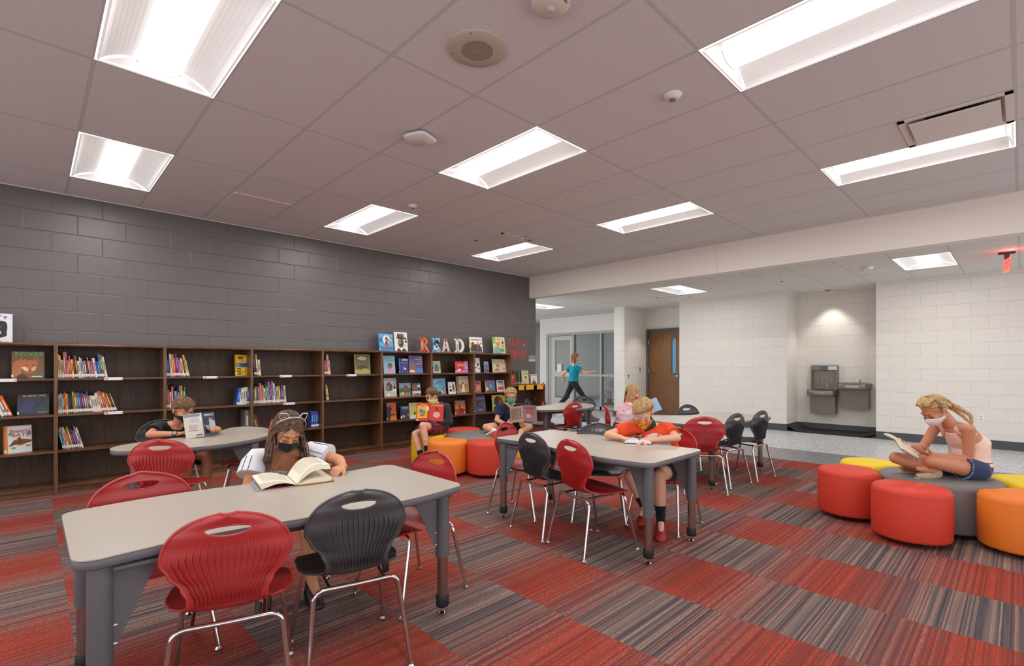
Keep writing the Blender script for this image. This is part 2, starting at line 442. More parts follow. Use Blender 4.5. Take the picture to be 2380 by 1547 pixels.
# right wall with fountain alcove, pier, door recess
S('wall_right', M_WY, ((10.5, -3.2, 0), (11.9, 1.755, HCEIL)))
S('wall_alcove', M_WY, ((11.15, 1.755, 0), (11.9, 3.17, HCEIL)))
S('wall_right_middle', M_WY, ((10.5, 3.17, 0), (11.9, 5.38, HCEIL)))
bm_ = MB().rbox((10.47, 6.80, 0), (11.9, 7.12, HCEIL), 0.03)
struct(bm_.build('wall_pier', M_WX, ang=50))
DY0, DY1, DZ = 5.83, 6.80, 2.20
S('wall_door', M_WY, ((11.5, 5.38, 0), (11.9, DY0, HCEIL)), ((11.5, DY0, DZ), (11.9, DY1, HCEIL)))
# window wall
WY0, WY1 = 7.12, 10.28
S('wall_window', M_WY, ((11.5, WY1, 0), (11.75, 10.56, HCEIL)), ((11.5, WY0, 2.235), (11.75, WY1, HCEIL)))
for n_, bx in (('baseboard_right', ((10.488, -3.2, 0), (10.5, 1.755, 0.13))), ('baseboard_alcove', ((11.138, 1.755, 0), (11.15, 3.17, 0.13))),
               ('baseboard_middle', ((10.488, 3.17, 0), (10.5, 5.38, 0.13))), ('baseboard_alcove_left', ((10.5, 3.158, 0), (11.15, 3.17, 0.13))),
               ('baseboard_pier', ((10.46, 6.788, 0), (11.5, 6.80, 0.13))), ('baseboard_pier_front', ((10.458, 6.79, 0), (10.47, 7.13, 0.13))),
               ('baseboard_window', ((11.488, WY1, 0), (11.5, 10.56, 0.13))), ('baseboard_back', ((7.36, 6.938, 0), (7.44, 6.95, 0.13)))):
    S(n_, M_BASE, bx)
# wooden door with vision panel
d = empty('door_1', (11.5, 6.3, 0)); struct(d)
fr = MB().box((-0.03, DY0-6.3, 0), (0.12, DY0-6.3+0.05, DZ)).box((-0.03, DY1-6.3-0.05, 0), (0.12, DY1-6.3, DZ)).box((-0.03, DY0-6.3+0.05, DZ-0.05), (0.12, DY1-6.3-0.05, DZ))
fr.build('door_frame', M_DFRAME, d, smooth=False)
M_DOOR = wood_mat('oak_veneer', (104, 68, 38), (136, 94, 58), 0.4, 'z')
y0, y1 = DY0-6.3+0.055, DY1-6.3-0.055; va, vb = 5.985-6.3, 6.12-6.3
lf = MB().box((0.03, y0, 0.01), (0.07, va, DZ-0.055)).box((0.03, vb, 0.01), (0.07, y1, DZ-0.055)).box((0.03, va, 0.01), (0.07, vb, 1.06)).box((0.03, va, 1.96), (0.07, vb, DZ-0.055))
lf.build('door_leaf', M_DOOR, d, smooth=False)
vf = MB()
for a, c in (((0.026, va, 1.06), (0.074, va+0.012, 1.96)), ((0.026, vb-0.012, 1.06), (0.074, vb, 1.96)), ((0.026, va, 1.06), (0.074, vb, 1.072)), ((0.026, va, 1.948), (0.074, vb, 1.96))): vf.box(a, c)
vf.build('vision_frame', M_DFRAME, d, smooth=False)
MB().box((0.045, va+0.012, 1.072), (0.05, vb-0.012, 1.948)).build('vision_glass', mat('painted_reflection_glass', (64, 134, 178), 0.08, spec=0.8, var=(4, 0.3)), d, smooth=False)  # blue of the lit, reflecting pane is put into its opaque colour
hb = MB(); hb.tube([(0.028, y0+0.07, 1.0), (-0.015, y0+0.07, 1.0)], 0.028, 16); hb.tube([(-0.015, y0+0.07, 1.0), (-0.04, y0+0.07, 1.0)], 0.012, 10)
hb.tube([(-0.04, y0+0.065, 1.0), (-0.04, y0+0.19, 1.002)], 0.009, 8); hb.build('door_handle', M_ALU, d)
for z in (0.35, 1.12, 1.86):
    MB().tube([(0.018, y1+0.002, z-0.055), (0.018, y1+0.002, z+0.055)], 0.009, 8).build('hinge', M_ALU, d)
# storefront: glazed door and two lights
g = empty('window_1', (11.5, 8.7, 0)); struct(g); oy = -8.7
F = MB()
def fb(ya, yb, za, zb, x0=-0.02, x1=0.10): F.box((x0, ya+oy, za), (x1, yb+oy, zb))
fb(WY0, 7.20, 0, 2.235); fb(8.205, 8.265, 0.02, 2.17); fb(9.19, 9.25, 0.02, 2.17); fb(10.20, WY1, 0, 2.235)
fb(7.20, 10.20, 2.165, 2.235); fb(7.20, 9.19, 0.02, 0.10); fb(7.20, 8.205, 0.955, 1.015); fb(8.265, 9.19, 0.955, 1.015)
F.build('window_frame', M_FRAME, g, smooth=False)
for ya, yb in ((7.20, 8.205), (8.265, 9.19)):
    for za, zb in ((0.10, 0.955), (1.015, 2.165)):
        MB().box((0.03, ya+oy, za), (0.036, yb+oy, zb)).build('pane', M_GLASS, g, smooth=False)
gd = empty('door_2', (11.5, 9.72, 0)); struct(gd)
D = MB()
for ya, yb, za, zb in ((9.27, 9.36, 0.01, 2.15), (9.94, 10.10, 0.01, 2.15), (9.36, 9.94, 2.03, 2.15), (9.36, 9.94, 0.93, 1.10), (9.36, 9.94, 0.01, 0.285)):
    D.box((0.01, ya-9.72, za), (0.055, yb-9.72, zb))
D.build('door_leaf', mat('light_grey_metal', (196, 194, 190), 0.45, bump=(60, 0.03, 0.001)), gd, smooth=False)
for za, zb in ((0.285, 0.93), (1.10, 2.03)):
    MB().box((0.03, 9.36-9.72, za), (0.036, 9.94-9.72, zb)).build('pane', M_GLASS, gd, smooth=False)
MB().box((0.0, 10.10-9.72, 0.01), (0.05, 10.195-9.72, 2.16)).build('side_jamb', M_FRAME, gd, smooth=False)
S('trim_sill', M_BASE, ((11.49, 7.12, 0), (11.6, 9.2, 0.02)))
# room beyond the glass
M_GREY = block_mat('grey_green_block', (196, 198, 190), 'x', 0.1, 0.5)
S('wall_beyond_back', M_GREY, ((11.75, 11.50, 0), (17, 11.7, HCEIL)))
S('wall_beyond_right', M_GREY, ((16.4, 7.0, 0), (16.6, 11.5, HCEIL)))
S('wall_beyond_side', M_GREY, ((11.9, 6.92, 0), (16.6, 7.12, HCEIL)))
S('baseboard_beyond', M_BASE, ((11.75, 11.488, 0), (16.4, 11.5, 0.12)))
# far space seen past the end of the dark wall
S('wall_far', mat('terracotta_paint', (196, 116, 84), 0.7, bump=(40, 0.05, 0.002)), ((9, 15.0, 2.05), (16, 15.2, HCEIL)))
S('wall_far_lower', M_WX, ((9, 15.0, 1.72), (16, 15.2, 2.05)))
S('wall_far_dark', mat('dark_panel', (96, 98, 104), 0.5, bump=(40, 0.05, 0.002)), ((9, 15.0, 0), (16, 15.2, 1.72)))

# ------------------------------------------------------------- lamps
M_REFL = mat('troffer_reflector', (244, 244, 244), 0.5, emit=0.0)
M_LENS = mat('troffer_lens', (255, 254, 252), 0.5, emit=5.0)
M_LIP = mat('troffer_lip', (245, 244, 242), 0.5, emit=0.35)
def troffer(name, x0, x1, y0, y1, zc, along, label, power=LAMP_W, short=0.0, unseen=False):
    cx, cy = (x0+x1)/2, (y0+y1)/2; t = empty(name, (cx, cy, zc)); tag(t, label, 'ceiling light', 'recessed ceiling troffers')
    L = ((y1-y0) if along == 'y' else (x1-x0))-0.02; W = ((x1-x0) if along == 'y' else (y1-y0))-0.02
    rot = Matrix.Rotation(0 if along == 'y' else R(90), 4, 'Z'); h = W/2; l = L/2; dp = 0.075
    def T(mb): mb.v = [tuple(rot @ V(p)) for p in mb.v]; return mb
    f = MB()
    for a, c in (((-h, -l, -0.004), (-h+0.012, l, 0.003)), ((h-0.012, -l, -0.004), (h, l, 0.003)), ((-h, -l, -0.004), (h, -l+0.012, 0.003)), ((-h, l-0.012, -0.004), (h, l, 0.003))): f.box(a, c)
    T(f).build('frame', M_LIP, t, smooth=False)
    r = MB(); n = 8; cw = h*0.36
    for sg in (-1, 1):     # curved side reflectors
        P = []
        for k in range(n+1):
            q = k/n; P.append((sg*(cw+(h-0.012-cw)*q), -0.002+dp*math.sin((1-q)*PI/2)**0.8))
        for k in range(n):
            (xa, za), (xb, zb) = P[k], P[k+1]
            r.add([(xa, -l+0.03, za), (xb, -l+0.03, zb), (xb, l-0.03, zb), (xa, l-0.03, za)], [(0, 1, 2, 3)])
    for sg in (-1, 1):     # sloped ends
        r.add([(-h+0.012, sg*(l-0.01), 0), (h-0.012, sg*(l-0.01), 0), (cw, sg*(l-0.05), dp), (-cw, sg*(l-0.05), dp)], [(0, 1, 2, 3)])
    r.add([(-cw, -l+0.03, dp), (cw, -l+0.03, dp), (cw, l-0.03, dp), (-cw, l-0.03, dp)], [(0, 1, 2, 3)])
    T(r).build('reflector', M_REFL, t, ang=60)
    ln = MB(); P = []
    for k in range(11):
        q = PI*k/10; P.append((-cw*math.cos(q), dp-0.058*math.sin(q)))
    for k in range(10):
        (xa, za), (xb, zb) = P[k], P[k+1]
        ln.add([(xa, -l+0.045, za), (xb, -l+0.045, zb), (xb, l-0.045, zb), (xa, l-0.045, za)], [(0, 1, 2, 3)])
    for sg in (-1, 1): ln.add([(x, sg*(l-0.045), z) for x, z in P], [tuple(range(11))])
    T(ln).build('lens', M_LENS, t, ang=60)
    ep = MB()
    for sg in (-1, 1): ep.tube([(x*1.04, sg*(l-0.043), z-0.003) for x, z in P], 0.004, 5)
    T(ep).build('lens_clip', M_WHITE, t)
    la = bpy.data.lights.new('lamp', 'AREA'); la.shape = 'RECTANGLE'; la.size = cw*1.5; la.size_y = L-0.14; la.energy = power
    la.color = (1.0, 0.975, 0.95)
    lo = bpy.data.objects.new('lamp', la); COL.objects.link(lo); lo.parent = t; lo.location = (0, 0, 0.012)
    lo.rotation_euler = (0, 0, 0 if along == 'y' else R(90))
    return t
for i, j, lb in ((0, -1, 'bright recessed troffer at the top left edge of the photo'), (0, 1, 'recessed troffer nearest the dark wall, above the leftmost bookcases'),
                 (4, -1, 'recessed troffer in the middle of the ceiling beside the square access point'), (4, 1, 'recessed troffer above the bookcases with a small sensor beside it'),
                 (4, -3, 'largest recessed troffer at the top right of the photo'), (8, -3, 'recessed troffer directly beside the dropped white air diffuser'),
                 (8, -1, 'recessed troffer in front of the beam, above the middle tables'), (8, 1, 'small recessed troffer beside the far white air diffuser')):
    troffer('ceiling_troffer', *cell(i, j), CEIL, 'y', lb)
for k, (i, j) in enumerate(((0, -3), (-4, -1), (-4, 1))):
    troffer('ceiling_troffer', *cell(i, j), CEIL, 'y', ['recessed troffer directly above the camera, outside the photo', 'recessed troffer left of the photo, far from the wall', 'recessed troffer left of the photo, near the dark wall'][k])
for i, (x0, x1, ya, yb, lb) in enumerate(((8.33, 9.46, 0.63, 1.22, 'recessed troffer in the hall ceiling nearest the exit sign'), (8.33, 9.45, 4.26, 4.85, 'recessed troffer in the hall ceiling above the wooden door'),
                             (8.35, 9.46, 7.85, 8.45, 'recessed troffer in the hall ceiling cut by the end of the dark wall'))):
    troffer('ceiling_troffer', x0, x1, ya, yb, HCEIL, 'x', lb, LAMP_W*1.0)
troffer('ceiling_troffer', 13.2, 14.4, 9.0, 9.6, HCEIL, 'x', 'troffer of the room behind the glass', 22)
troffer('ceiling_troffer', 11.5, 12.7, 12.6, 13.2, HCEIL, 'x', 'troffer of the far space past the dark wall', 22)
def downlight(x, y, label):
    t = empty('downlight', (x, y, HCEIL)); tag(t, label, 'downlight', 'recessed downlights in the hall')
    MB().lathe([(0.085, -0.006), (0.085, 0.0), (0.060, 0.0), (0.060, -0.006)], n=24).build('trim_ring', M_WHITE, t)
    MB().lathe([(0.058, -0.004), (0.058, -0.001)], n=20).build('lens', mat('downlight_lens', (255, 246, 232), 0.5, emit=9.0), t)
    la = bpy.data.lights.new('lamp', 'SPOT'); la.energy = 42; la.spot_size = R(88); la.spot_blend = 0.55; la.shadow_soft_size = 0.05; la.color = (1, 0.93, 0.82)
    lo = bpy.data.objects.new('lamp', la); COL.objects.link(lo); lo.parent = t; lo.location = (0, 0, -0.02)
downlight(10.87, 2.55, 'small round recessed downlight above the drinking fountains')
downlight(10.93, 6.2, 'small round recessed downlight above the wooden door')

# ------------------------------------------------------------- ceiling fittings
t = empty('ceiling_speaker', (1.80, 2.13, CEIL)); tag(t, 'large round ceiling speaker with perforated centre', 'speaker')
MB().lathe([(0.165, -0.001), (0.165, -0.008), (0.155, -0.014), (0.088, -0.016), (0.088, -0.001)], n=40).build('rim', mat('speaker_grille', (196, 184, 170), 0.5, bump=(30, 0.02, 0.001)), t)
pf = MB()
for k in range(1, 9):
    for j in range(k*6):
        a = 2*PI*j/(k*6); x, y = 0.0105*k*math.cos(a), 0.0105*k*math.sin(a)
        pf.add([(x+0.003*math.cos(R(q)), y+0.003*math.sin(R(q)), -0.0175) for q in (0, 60, 120, 180, 240, 300)], [(0, 1, 2, 3, 4, 5)])
MB().lathe([(0.089, -0.001), (0.089, -0.016), (0.04, -0.017)], n=36).build('grille', mat('speaker_grille_face', (182, 170, 157), 0.5, bump=(30, 0.02, 0.001)), t)
pf.build('perforations', mat('dark_hole', (74, 66, 62), 0.8, bump=(30, 0.02, 0.001)), t, smooth=False, fix=False)
MB().tube([(0.12, 0.09, -0.013), (0.12, 0.09, -0.016)], 0.005, 8).tube([(-0.12, -0.09, -0.013), (-0.12, -0.09, -0.016)], 0.005, 8).tube([(-0.09, 0.12, -0.013), (-0.09, 0.12, -0.016)], 0.005, 8).build('screw', M_ALU, t)
t = empty('fire_alarm', (1.82, 1.60, CEIL)); tag(t, 'round white fire alarm with strobe lens and red lettering', 'fire alarm')
MB().lathe([(0.095, -0.001), (0.095, -0.02), (0.08, -0.035), (0.045, -0.042)], n=32).build('body', mat('alarm_white', (224, 214, 202), 0.4, bump=(30, 0.02, 0.001)), t)
MB().lathe([(0.02, -0.04), (0.02, -0.05), (0.012, -0.058)], n=16).build('strobe_lens', mat('clear_plastic', (190, 190, 195), 0.1, bump=(30, 0.02, 0.001)), t)
for a in (-35, 145-90):
    Mx = Matrix.Rotation(R(a-45), 4, 'Z') @ Matrix.Translation((0, -0.083, -0.036)) @ Matrix.Rotation(PI, 4, 'Y')
    text_mesh('FIRE', 0.024, Mx, mat('red_print', (190, 30, 24), 0.5, bump=(30, 0.02, 0.001)), 'lettering', t)
def sensor(x, y, z, label, r=0.05):
    t = empty('occupancy_sensor', (x, y, z)); tag(t, label, 'sensor', 'small white ceiling sensors')
    MB().lathe([(r, -0.001), (r, -0.006), (r*0.8, -0.02), (r*0.45, -0.03)], n=24).build('body', mat('sensor_white', (232, 230, 232), 0.4, bump=(30, 0.02, 0.001)), t)
    MB().lathe([(r*0.42, -0.028), (r*0.36, -0.038), (r*0.15, -0.044)], n=16).build('lens', mat('sensor_lens', (120, 112, 112), 0.3, bump=(30, 0.02, 0.001)), t)
sensor(3.03, 1.60, CEIL, 'white dome sensor on the ceiling between the two right hand troffers', 0.06)
sensor(3.05, 4.72, CEIL, 'white dome sensor at the corner of the troffer above the bookcases')
sensor(8.98, 2.78, HCEIL, 'white dome sensor on the hall ceiling above the fountain alcove')
t = empty('wireless_access_point', (2.153, 3.231, CEIL), R(20)); tag(t, 'white square access point hanging from the ceiling grid with red cable', 'access point')
sq = [(0.105*math.copysign(abs(math.cos(a))**0.5, math.cos(a)), 0.105*math.copysign(abs(math.sin(a))**0.5, math.sin(a))) for a in [2*PI*k/40 for k in range(40)]]
MB().prism(sq, -0.048, -0.022, 0.009).build('body', mat('access_point_white', (232, 226, 224), 0.35, bump=(30, 0.02, 0.001)), t, ang=50)
MB().box((-0.06, -0.06, -0.024), (0.06, 0.06, -0.001)).build('bracket', mat('dark_bracket', (40, 38, 38), 0.6, bump=(30, 0.02, 0.001)), t, smooth=False)
MB().tube(spline([(0.03, 0.04, -0.03), (0.09, 0.07, -0.03), (0.13, 0.02, -0.008), (0.14, -0.02, -0.001)], 6, False), 0.004, 6).build('cable', mat('red_cable', (170, 40, 30), 0.5, bump=(30, 0.02, 0.001)), t)
def sprinkler(x, y, z, label):
    t = empty('sprinkler', (x, y, z)); tag(t, label, 'sprinkler', 'brass ceiling sprinklers')
    MB().lathe([(0.022, -0.001), (0.022, -0.004), (0.008, -0.006), (0.008, -0.03)], n=16).build('stem', M_ALU, t)
    MB().lathe([(0.02, -0.045), (0.02, -0.047)], n=12).tube([(0.012, 0, -0.02), (0.004, 0, -0.045)], 0.003, 5).tube([(-0.012, 0, -0.02), (-0.004, 0, -0.045)], 0.003, 5).build('deflector', M_ALU, t)
sprinkler(4.909, 4.766, CEIL, 'small metal sprinkler beside the far white air diffuser')
sprinkler(8.94, 3.98, HCEIL, 'small metal sprinkler on the hall ceiling beside the middle hall troffer')
sprinkler(8.84, 7.56, HCEIL, 'small metal sprinkler on the hall ceiling at the end of the dark wall')
def diffuser(cx, cy, z, wx, wy, label, drop=0.03, neck=True):
    t = empty('air_diffuser', (cx, cy, z)); tag(t, label, 'air diffuser', 'white square air diffusers'); hx, hy = wx/2, wy/2
    b = MB()
    for a, c in (((-hx, -hy, -0.006), (hx, -hy+0.04, 0.001)), ((-hx, hy-0.04, -0.006), (hx, hy, 0.001)), ((-hx, -hy, -0.006), (-hx+0.04, hy, 0.001)), ((hx-0.04, -hy, -0.006), (hx, hy, 0.001))): b.box(a, c)
    ix, iy = hx-0.04, hy-0.04
    b.add([(-ix, -iy, -0.004), (ix, -iy, -0.004), (ix, iy, -0.004), (-ix, iy, -0.004), (-ix+.09, -iy+.09, 0.07), (ix-.09, -iy+.09, 0.07), (ix-.09, iy-.09, 0.07), (-ix+.09, iy-.09, 0.07)], [(0, 1, 5, 4), (1, 2, 6, 5), (2, 3, 7, 6), (3, 0, 4, 7)])
    b.build('frame', M_WHITE, t, smooth=False)
    MB().box((-ix+.09, -iy+.09, 0.07), (ix-.09, iy-.09, 0.075)).build('duct', mat('duct_dark', (30, 26, 26), 0.8, bump=(30, 0.02, 0.001)), t, smooth=False)
    MB().box((-ix+.02, -iy+.02, -drop), (ix-.02, iy-.02, -drop+0.008)).build('panel', M_WHITE, t, smooth=False)
    hg = MB()
    for sx in (-1, 1):
        for sy in (-1, 1): hg.tube([(sx*(ix-.1), sy*(iy-.1), -drop), (sx*(ix-.1), sy*(iy-.1), 0.07)], 0.004, 6)
    hg.build('hanger', M_ALU, t)
diffuser(4.848, 0.336, CEIL, 0.59, 0.60, 'large white air diffuser with dropped panel at the right edge of the ceiling', 0.025)
diffuser(4.82, 5.14, CEIL, 0.56, 0.58, 'white air diffuser beside the small far troffer', 0.01)
diffuser(9.72, 5.12, HCEIL, 0.42, 0.56, 'white air diffuser in the hall ceiling above the wooden door', 0.004)
t = tag(MB().box((1.50, 5.63, CEIL-0.007), (2.08, 6.21, CEIL-0.001)).build('access_panel', mat('access_panel_paint', (226, 219, 216), 0.6, bump=(30, 0.02, 0.001)), smooth=False), 'plain square pinkish access panel in the ceiling near the dark wall', 'access panel')
t = empty('smoke_detector', (8.73, 1.56, HCEIL)); tag(t, 'white smoke detector on the hall ceiling beside a round grille', 'smoke detector')
MB().lathe([(0.07, -0.001), (0.07, -0.03), (0.05, -0.045)], n=24).build('body', mat('sensor_white', (232, 230, 232)), t)
t = empty('round_diffuser', (9.13, 1.56, HCEIL)); tag(t, 'flat round white grille on the hall ceiling', 'grille')
MB().lathe([(0.16, -0.001), (0.16, -0.008), (0.10, -0.014)], n=32).build('face', M_WHITE, t)
# exit sign, edge lit
t = empty('exit_sign', (8.86, 0.128, HCEIL), R(90+12)); tag(t, 'edge lit red exit sign hanging from the hall ceiling', 'exit sign')
MB().rbox((-0.075, -0.035, -0.022), (0.075, 0.035, -0.001), 0.01).box((-0.022, -0.022, -0.085), (0.022, 0.022, -0.02)).build('canopy', M_BLACK, t, smooth=False)
M_RED = mat('exit_red', (255, 50, 38), 0.3, emit=1.6)
MB().box((-0.004, -0.15, -0.25), (0.004, 0.15, -0.083)).build('face', mat('exit_acrylic', (240, 110, 100), 0.2, emit=0.45), t, smooth=False)
MB().tube([(-0.0228, -0.002, -0.055), (-0.0242, -0.002, -0.055)], 0.005, 8).build('indicator', M_RED, t)
for sg in (-1, 1):
    Mx = Matrix.Translation((sg*0.005, 0, -0.165)) @ Matrix(((0, 0, sg, 0), (sg, 0, 0, 0), (0, 1, 0, 0), (0, 0, 0, 1)))
    text_mesh('EXIT', 0.14, Mx, M_RED, 'lettering', t, bold=0.002)
la = bpy.data.lights.new('lamp', 'POINT'); la.energy = 1.2; la.color = (1, 0.1, 0.05); la.shadow_soft_size = 0.02
lo = bpy.data.objects.new('lamp', la); COL.objects.link(lo); lo.parent = t; lo.location = (0, 0.17, -0.06)

# ------------------------------------------------------------- drinking fountains
M_FT = mat('fountain_grey', (132, 124, 114), 0.35, 0.55, var=(40, 0.06)); M_FT2 = mat('fountain_basin', (178, 172, 162), 0.22, 0.9, var=(30, 0.1))
def fountain(yc, ztop, hw, zb, label, bottle=False):
    t = empty('drinking_fountain', (11.15, yc, 0)); tag(t, label, 'drinking fountain')
    b = MB(); x0, x1 = -0.28, -0.001
    prof = [(x1, zb), (-0.20, zb), (-0.235, ztop-0.13), (x1, ztop-0.13)]
    vs = [(x, y, z) for y in (-hw+.02, hw-.02) for x, z in prof]
    b.add(vs, [(0, 1, 2, 3), (7, 6, 5, 4), (0, 4, 5, 1), (1, 5, 6, 2), (2, 6, 7, 3), (3, 7, 4, 0)])
    b.build('cabinet', M_FT, t, smooth=False)
    tr = MB(); r = 0.06; out = [(x1, -hw), (x1, hw)]
    for k in range(7): a = R(90+90*k/6); out.append((-0.40+0.07+0.07*math.cos(a), hw-0.07+0.07*math.sin(a)))
    for k in range(7): a = R(180+90*k/6); out.append((-0.40+0.07+0.07*math.cos(a), -hw+0.07+0.07*math.sin(a)))
    tr.prism(out, ztop-0.12, ztop-0.012, 0.01); tr.build('apron', M_FT, t, ang=50)
    rim = MB(); n = len(out); inn = [(-0.19+(x+0.19)*0.86, y*0.86) for x, y in out]
    vs = [(x, y, ztop-0.012) for x, y in out]+[(x, y, ztop) for x, y in inn]+[(-0.19+(x+0.19)*0.5, y*0.5, ztop-0.05) for x, y in inn]
    fs = [(k, (k+1) % n, n+(k+1) % n, n+k) for k in range(n)]+[(n+k, n+(k+1) % n, 2*n+(k+1) % n, 2*n+k) for k in range(n)]+[tuple(range(2*n, 3*n))]
    rim.add(vs, fs); rim.build('basin', M_FT2, t, ang=60)
    MB().rbox((-0.406, -hw*0.45, ztop-0.085), (-0.398, hw*0.45, ztop-0.045), 0.003).build('push_bar', M_FT2, t, smooth=False)
    sp = MB().tube([(-0.20, -hw*0.4, ztop-0.01), (-0.20, -hw*0.4, ztop+0.045), (-0.215, -hw*0.38, ztop+0.065)], [0.014, 0.012, 0.009], 10); sp.build('spout', M_CHROME, t)
    MB().tube([(-0.215, -hw*0.38, ztop+0.058), (-0.235, -hw*0.36, ztop+0.078)], 0.010, 8).build('spout_guard', mat('cream_rubber', (226, 205, 175), 0.5, bump=(30, 0.02, 0.001)), t)
    if bottle:
        h = 0.47; w2 = 0.225; z0 = ztop-0.01
        B = MB(); xf = -0.10
        B.box((xf, -w2, z0+h-0.09), (x1, w2, z0+h)).box((xf, -w2, z0), (x1, -w2+0.02, z0+h-0.09)).box((xf, w2-0.02, z0), (x1, w2, z0+h-0.09)).box((-0.03, -w2+0.02, z0), (x1, w2-0.02, z0+h-0.09))
        B.build('bottle_filler', M_FT, t, smooth=False)
        MB().box((xf-0.003, -0.06, z0+h-0.075), (xf, 0.06, z0+h-0.02)).build('display', mat('blue_display', (52, 78, 110), 0.2, emit=0.15), t, smooth=False)
        MB().box((xf-0.003, -w2+0.005, z0+h-0.088), (xf, -0.075, z0+h-0.02)).build('badge', mat('pale_aqua', (196, 222, 226), 0.3, var=(12, 0.25)), t, smooth=False)
        O = [(-0.04, 0), (-0.04, 0.11), (-0.018, 0.14), (-0.018, 0.165), (0.018, 0.165), (0.018, 0.14), (0.04, 0.11), (0.04, 0), (-0.04, 0)]
        MB().tube([(-0.032, y, z0+0.10+z) for y, z in O], 0.0022, 5).build('bottle_outline', mat('white_print', (214, 216, 222), 0.5, bump=(30, 0.02, 0.001)), t)
        gl = MB()
        for k, (dy, dz, s_) in enumerate(((0.13, 0.245, 1), (0.115, 0.20, 1.2), (0.12, 0.155, 0.9), (0.115, 0.12, 1.1), (-0.11, 0.185, 0.9))):
            gl.tube([(-0.032, dy-0.014*s_, z0+dz), (-0.032, dy, z0+dz+0.014*s_), (-0.032, dy+0.012*s_, z0+dz-0.006)], 0.003, 5)
        gl.build('filler_markings', MATS['white_print'], t)
        MB().tube([(-0.06, 0.0, z0+h-0.11), (-0.06, 0.0, z0+h-0.09)], 0.016, 10).build('nozzle', M_BLACK, t)
    return t
fountain(2.675, 0.81, 0.23, 0.335, 'lower grey drinking fountain with the bottle filler panel above it', True)
fountain(2.16, 0.945, 0.235, 0.465, 'higher grey drinking fountain without a bottle filler')
def plate(name, loc, axis, w_, h_, m, label, cat, parts):
    t = empty(name, loc); tag(t, label, cat)
    return t
t = empty('power_outlet', (10.5, 0.434, 0.457)); tag(t, 'white wall outlet low on the cream block wall', 'outlet')
MB().box((-0.006, -0.037, -0.058), (0, 0.037, 0.058)).build('cover_plate', mat('outlet_white', (240, 238, 234), 0.4, bump=(30, 0.02, 0.001)), t, smooth=False)
for z in (-0.022, 0.022): MB().lathe([(0.017, 0), (0.017, 0.001)], n=16).build('socket', mat('outlet_grey', (196, 194, 190), 0.4, bump=(30, 0.02, 0.001)), t)
for ch in t.children:
    if ch.name.startswith('socket'): ch.rotation_euler = (0, R(-90), 0); ch.location = (-0.0065, 0, -0.022 if ch.name == 'socket' else 0.022)
t = tag(MB().box((11.16, 6.792, 1.11), (11.19, 6.80, 1.215)).build('keypad', mat('brown_plate', (92, 70, 58), 0.4, bump=(30, 0.02, 0.001)), smooth=False, org=(11.17, 6.80, 1.16)), 'narrow brown wall plate beside the wooden door', 'wall plate')
t = empty('key_switch', (10.64, 6.80, 1.01)); tag(t, 'small metal key switch with keys hanging on the pier', 'key switch')
MB().box((-0.02, -0.006, -0.02), (0.02, 0, 0.02)).build('plate', M_ALU, t, smooth=False)
MB().tube([(0, -0.005, 0), (0, -0.015, 0)], 0.01, 10).tube([(0, -0.012, -0.01), (0.002, -0.012, -0.07)], 0.004, 5).build('key', mat('key_metal', (90, 84, 78), 0.3, 1.0, bump=(30, 0.02, 0.001)), t)
t = empty('light_switch', (14.6, 11.5, 0.55)); tag(t, 'white outlet on the wall behind the glass', 'outlet')
MB().box((-0.035, -0.006, -0.06), (0.035, 0, 0.06)).build('cover_plate', MATS['outlet_white'], t, smooth=False)
# black rubber mat curling up at its ends
t = MB(); nx, ny = 26, 8; prof = []
for k in range(nx+1):
    s_ = k/nx; y = 1.79+s_*1.36; e = min(s_, 1-s_)*1.36
    zz = 0.006 + (0.10*max(0, 1-e/0.24)**1.6)*(1.0 if s_ > 0.5 else 0.55)
    prof.append((y, zz))
vs = []
for sgn in (0, 1):
    for j in range(ny+1):
        for (y, zz) in prof:
            x = 10.47+j/ny*0.64; back = (j/ny)**2*0.02
            vs.append((x, y, zz+(0.004 if sgn else 0)+back))
n1 = (nx+1)*(ny+1); fs = []
for j in range(ny):
    for k in range(nx):
        a = j*(nx+1)+k; fs.append((a, a+1, a+nx+2, a+nx+1)); fs.append((n1+a, n1+a+nx+1, n1+a+nx+2, n1+a+1))
t.add(vs, fs); tag(t.build('floor_mat', M_BLACK, ang=60, org=(10.8, 2.47, 0)), 'black rubber floor mat curling up at both ends under the drinking fountains', 'floor mat')

# ------------------------------------------------------------- wall lettering and signs on the dark wall
M_CORAL = mat('coral_vinyl', (226, 78, 66), 0.5, bump=(30, 0.02, 0.001))
def wallM(x, z, y=6.9475): return Matrix.Translation((x, y, z)) @ Matrix.Rotation(R(90), 4, 'X')
t = empty('wall_lettering', (6.9, 6.948, 1.6)); tag(t, 'coral hand drawn letters reading STAFF FAVORITES on the dark wall', 'lettering')
FONT = {'S': [[(1, .85), (.6, 1), (.1, .85), (.05, .6), (.8, .4), (.95, .15), (.5, 0), (0, .12)]], 'T': [[(0, .98), (1, 1)], [(.5, 1), (.5, 0)]],
        'A': [[(0, 0), (.5, 1), (1, 0)], [(.2, .35), (.85, .35)]], 'F': [[(0, 0), (.05, 1), (.95, 1)], [(.05, .55), (.7, .55)]],
        'V': [[(0, 1), (.5, 0), (1, 1)]], 'O': [[(.5, 1), (.05, .7), (.05, .3), (.5, 0), (.95, .3), (.95, .7), (.5, 1)]],
        'R': [[(0, 0), (0, 1), (.8, .9), (.85, .6), (.05, .5), (1, 0)]], 'I': [[(.5, 0), (.5, 1)]],
        'e': [[(.1, .45), (.9, .5), (.7, .85), (.2, .75), (.05, .35), (.4, 0), (.95, .15)]]}
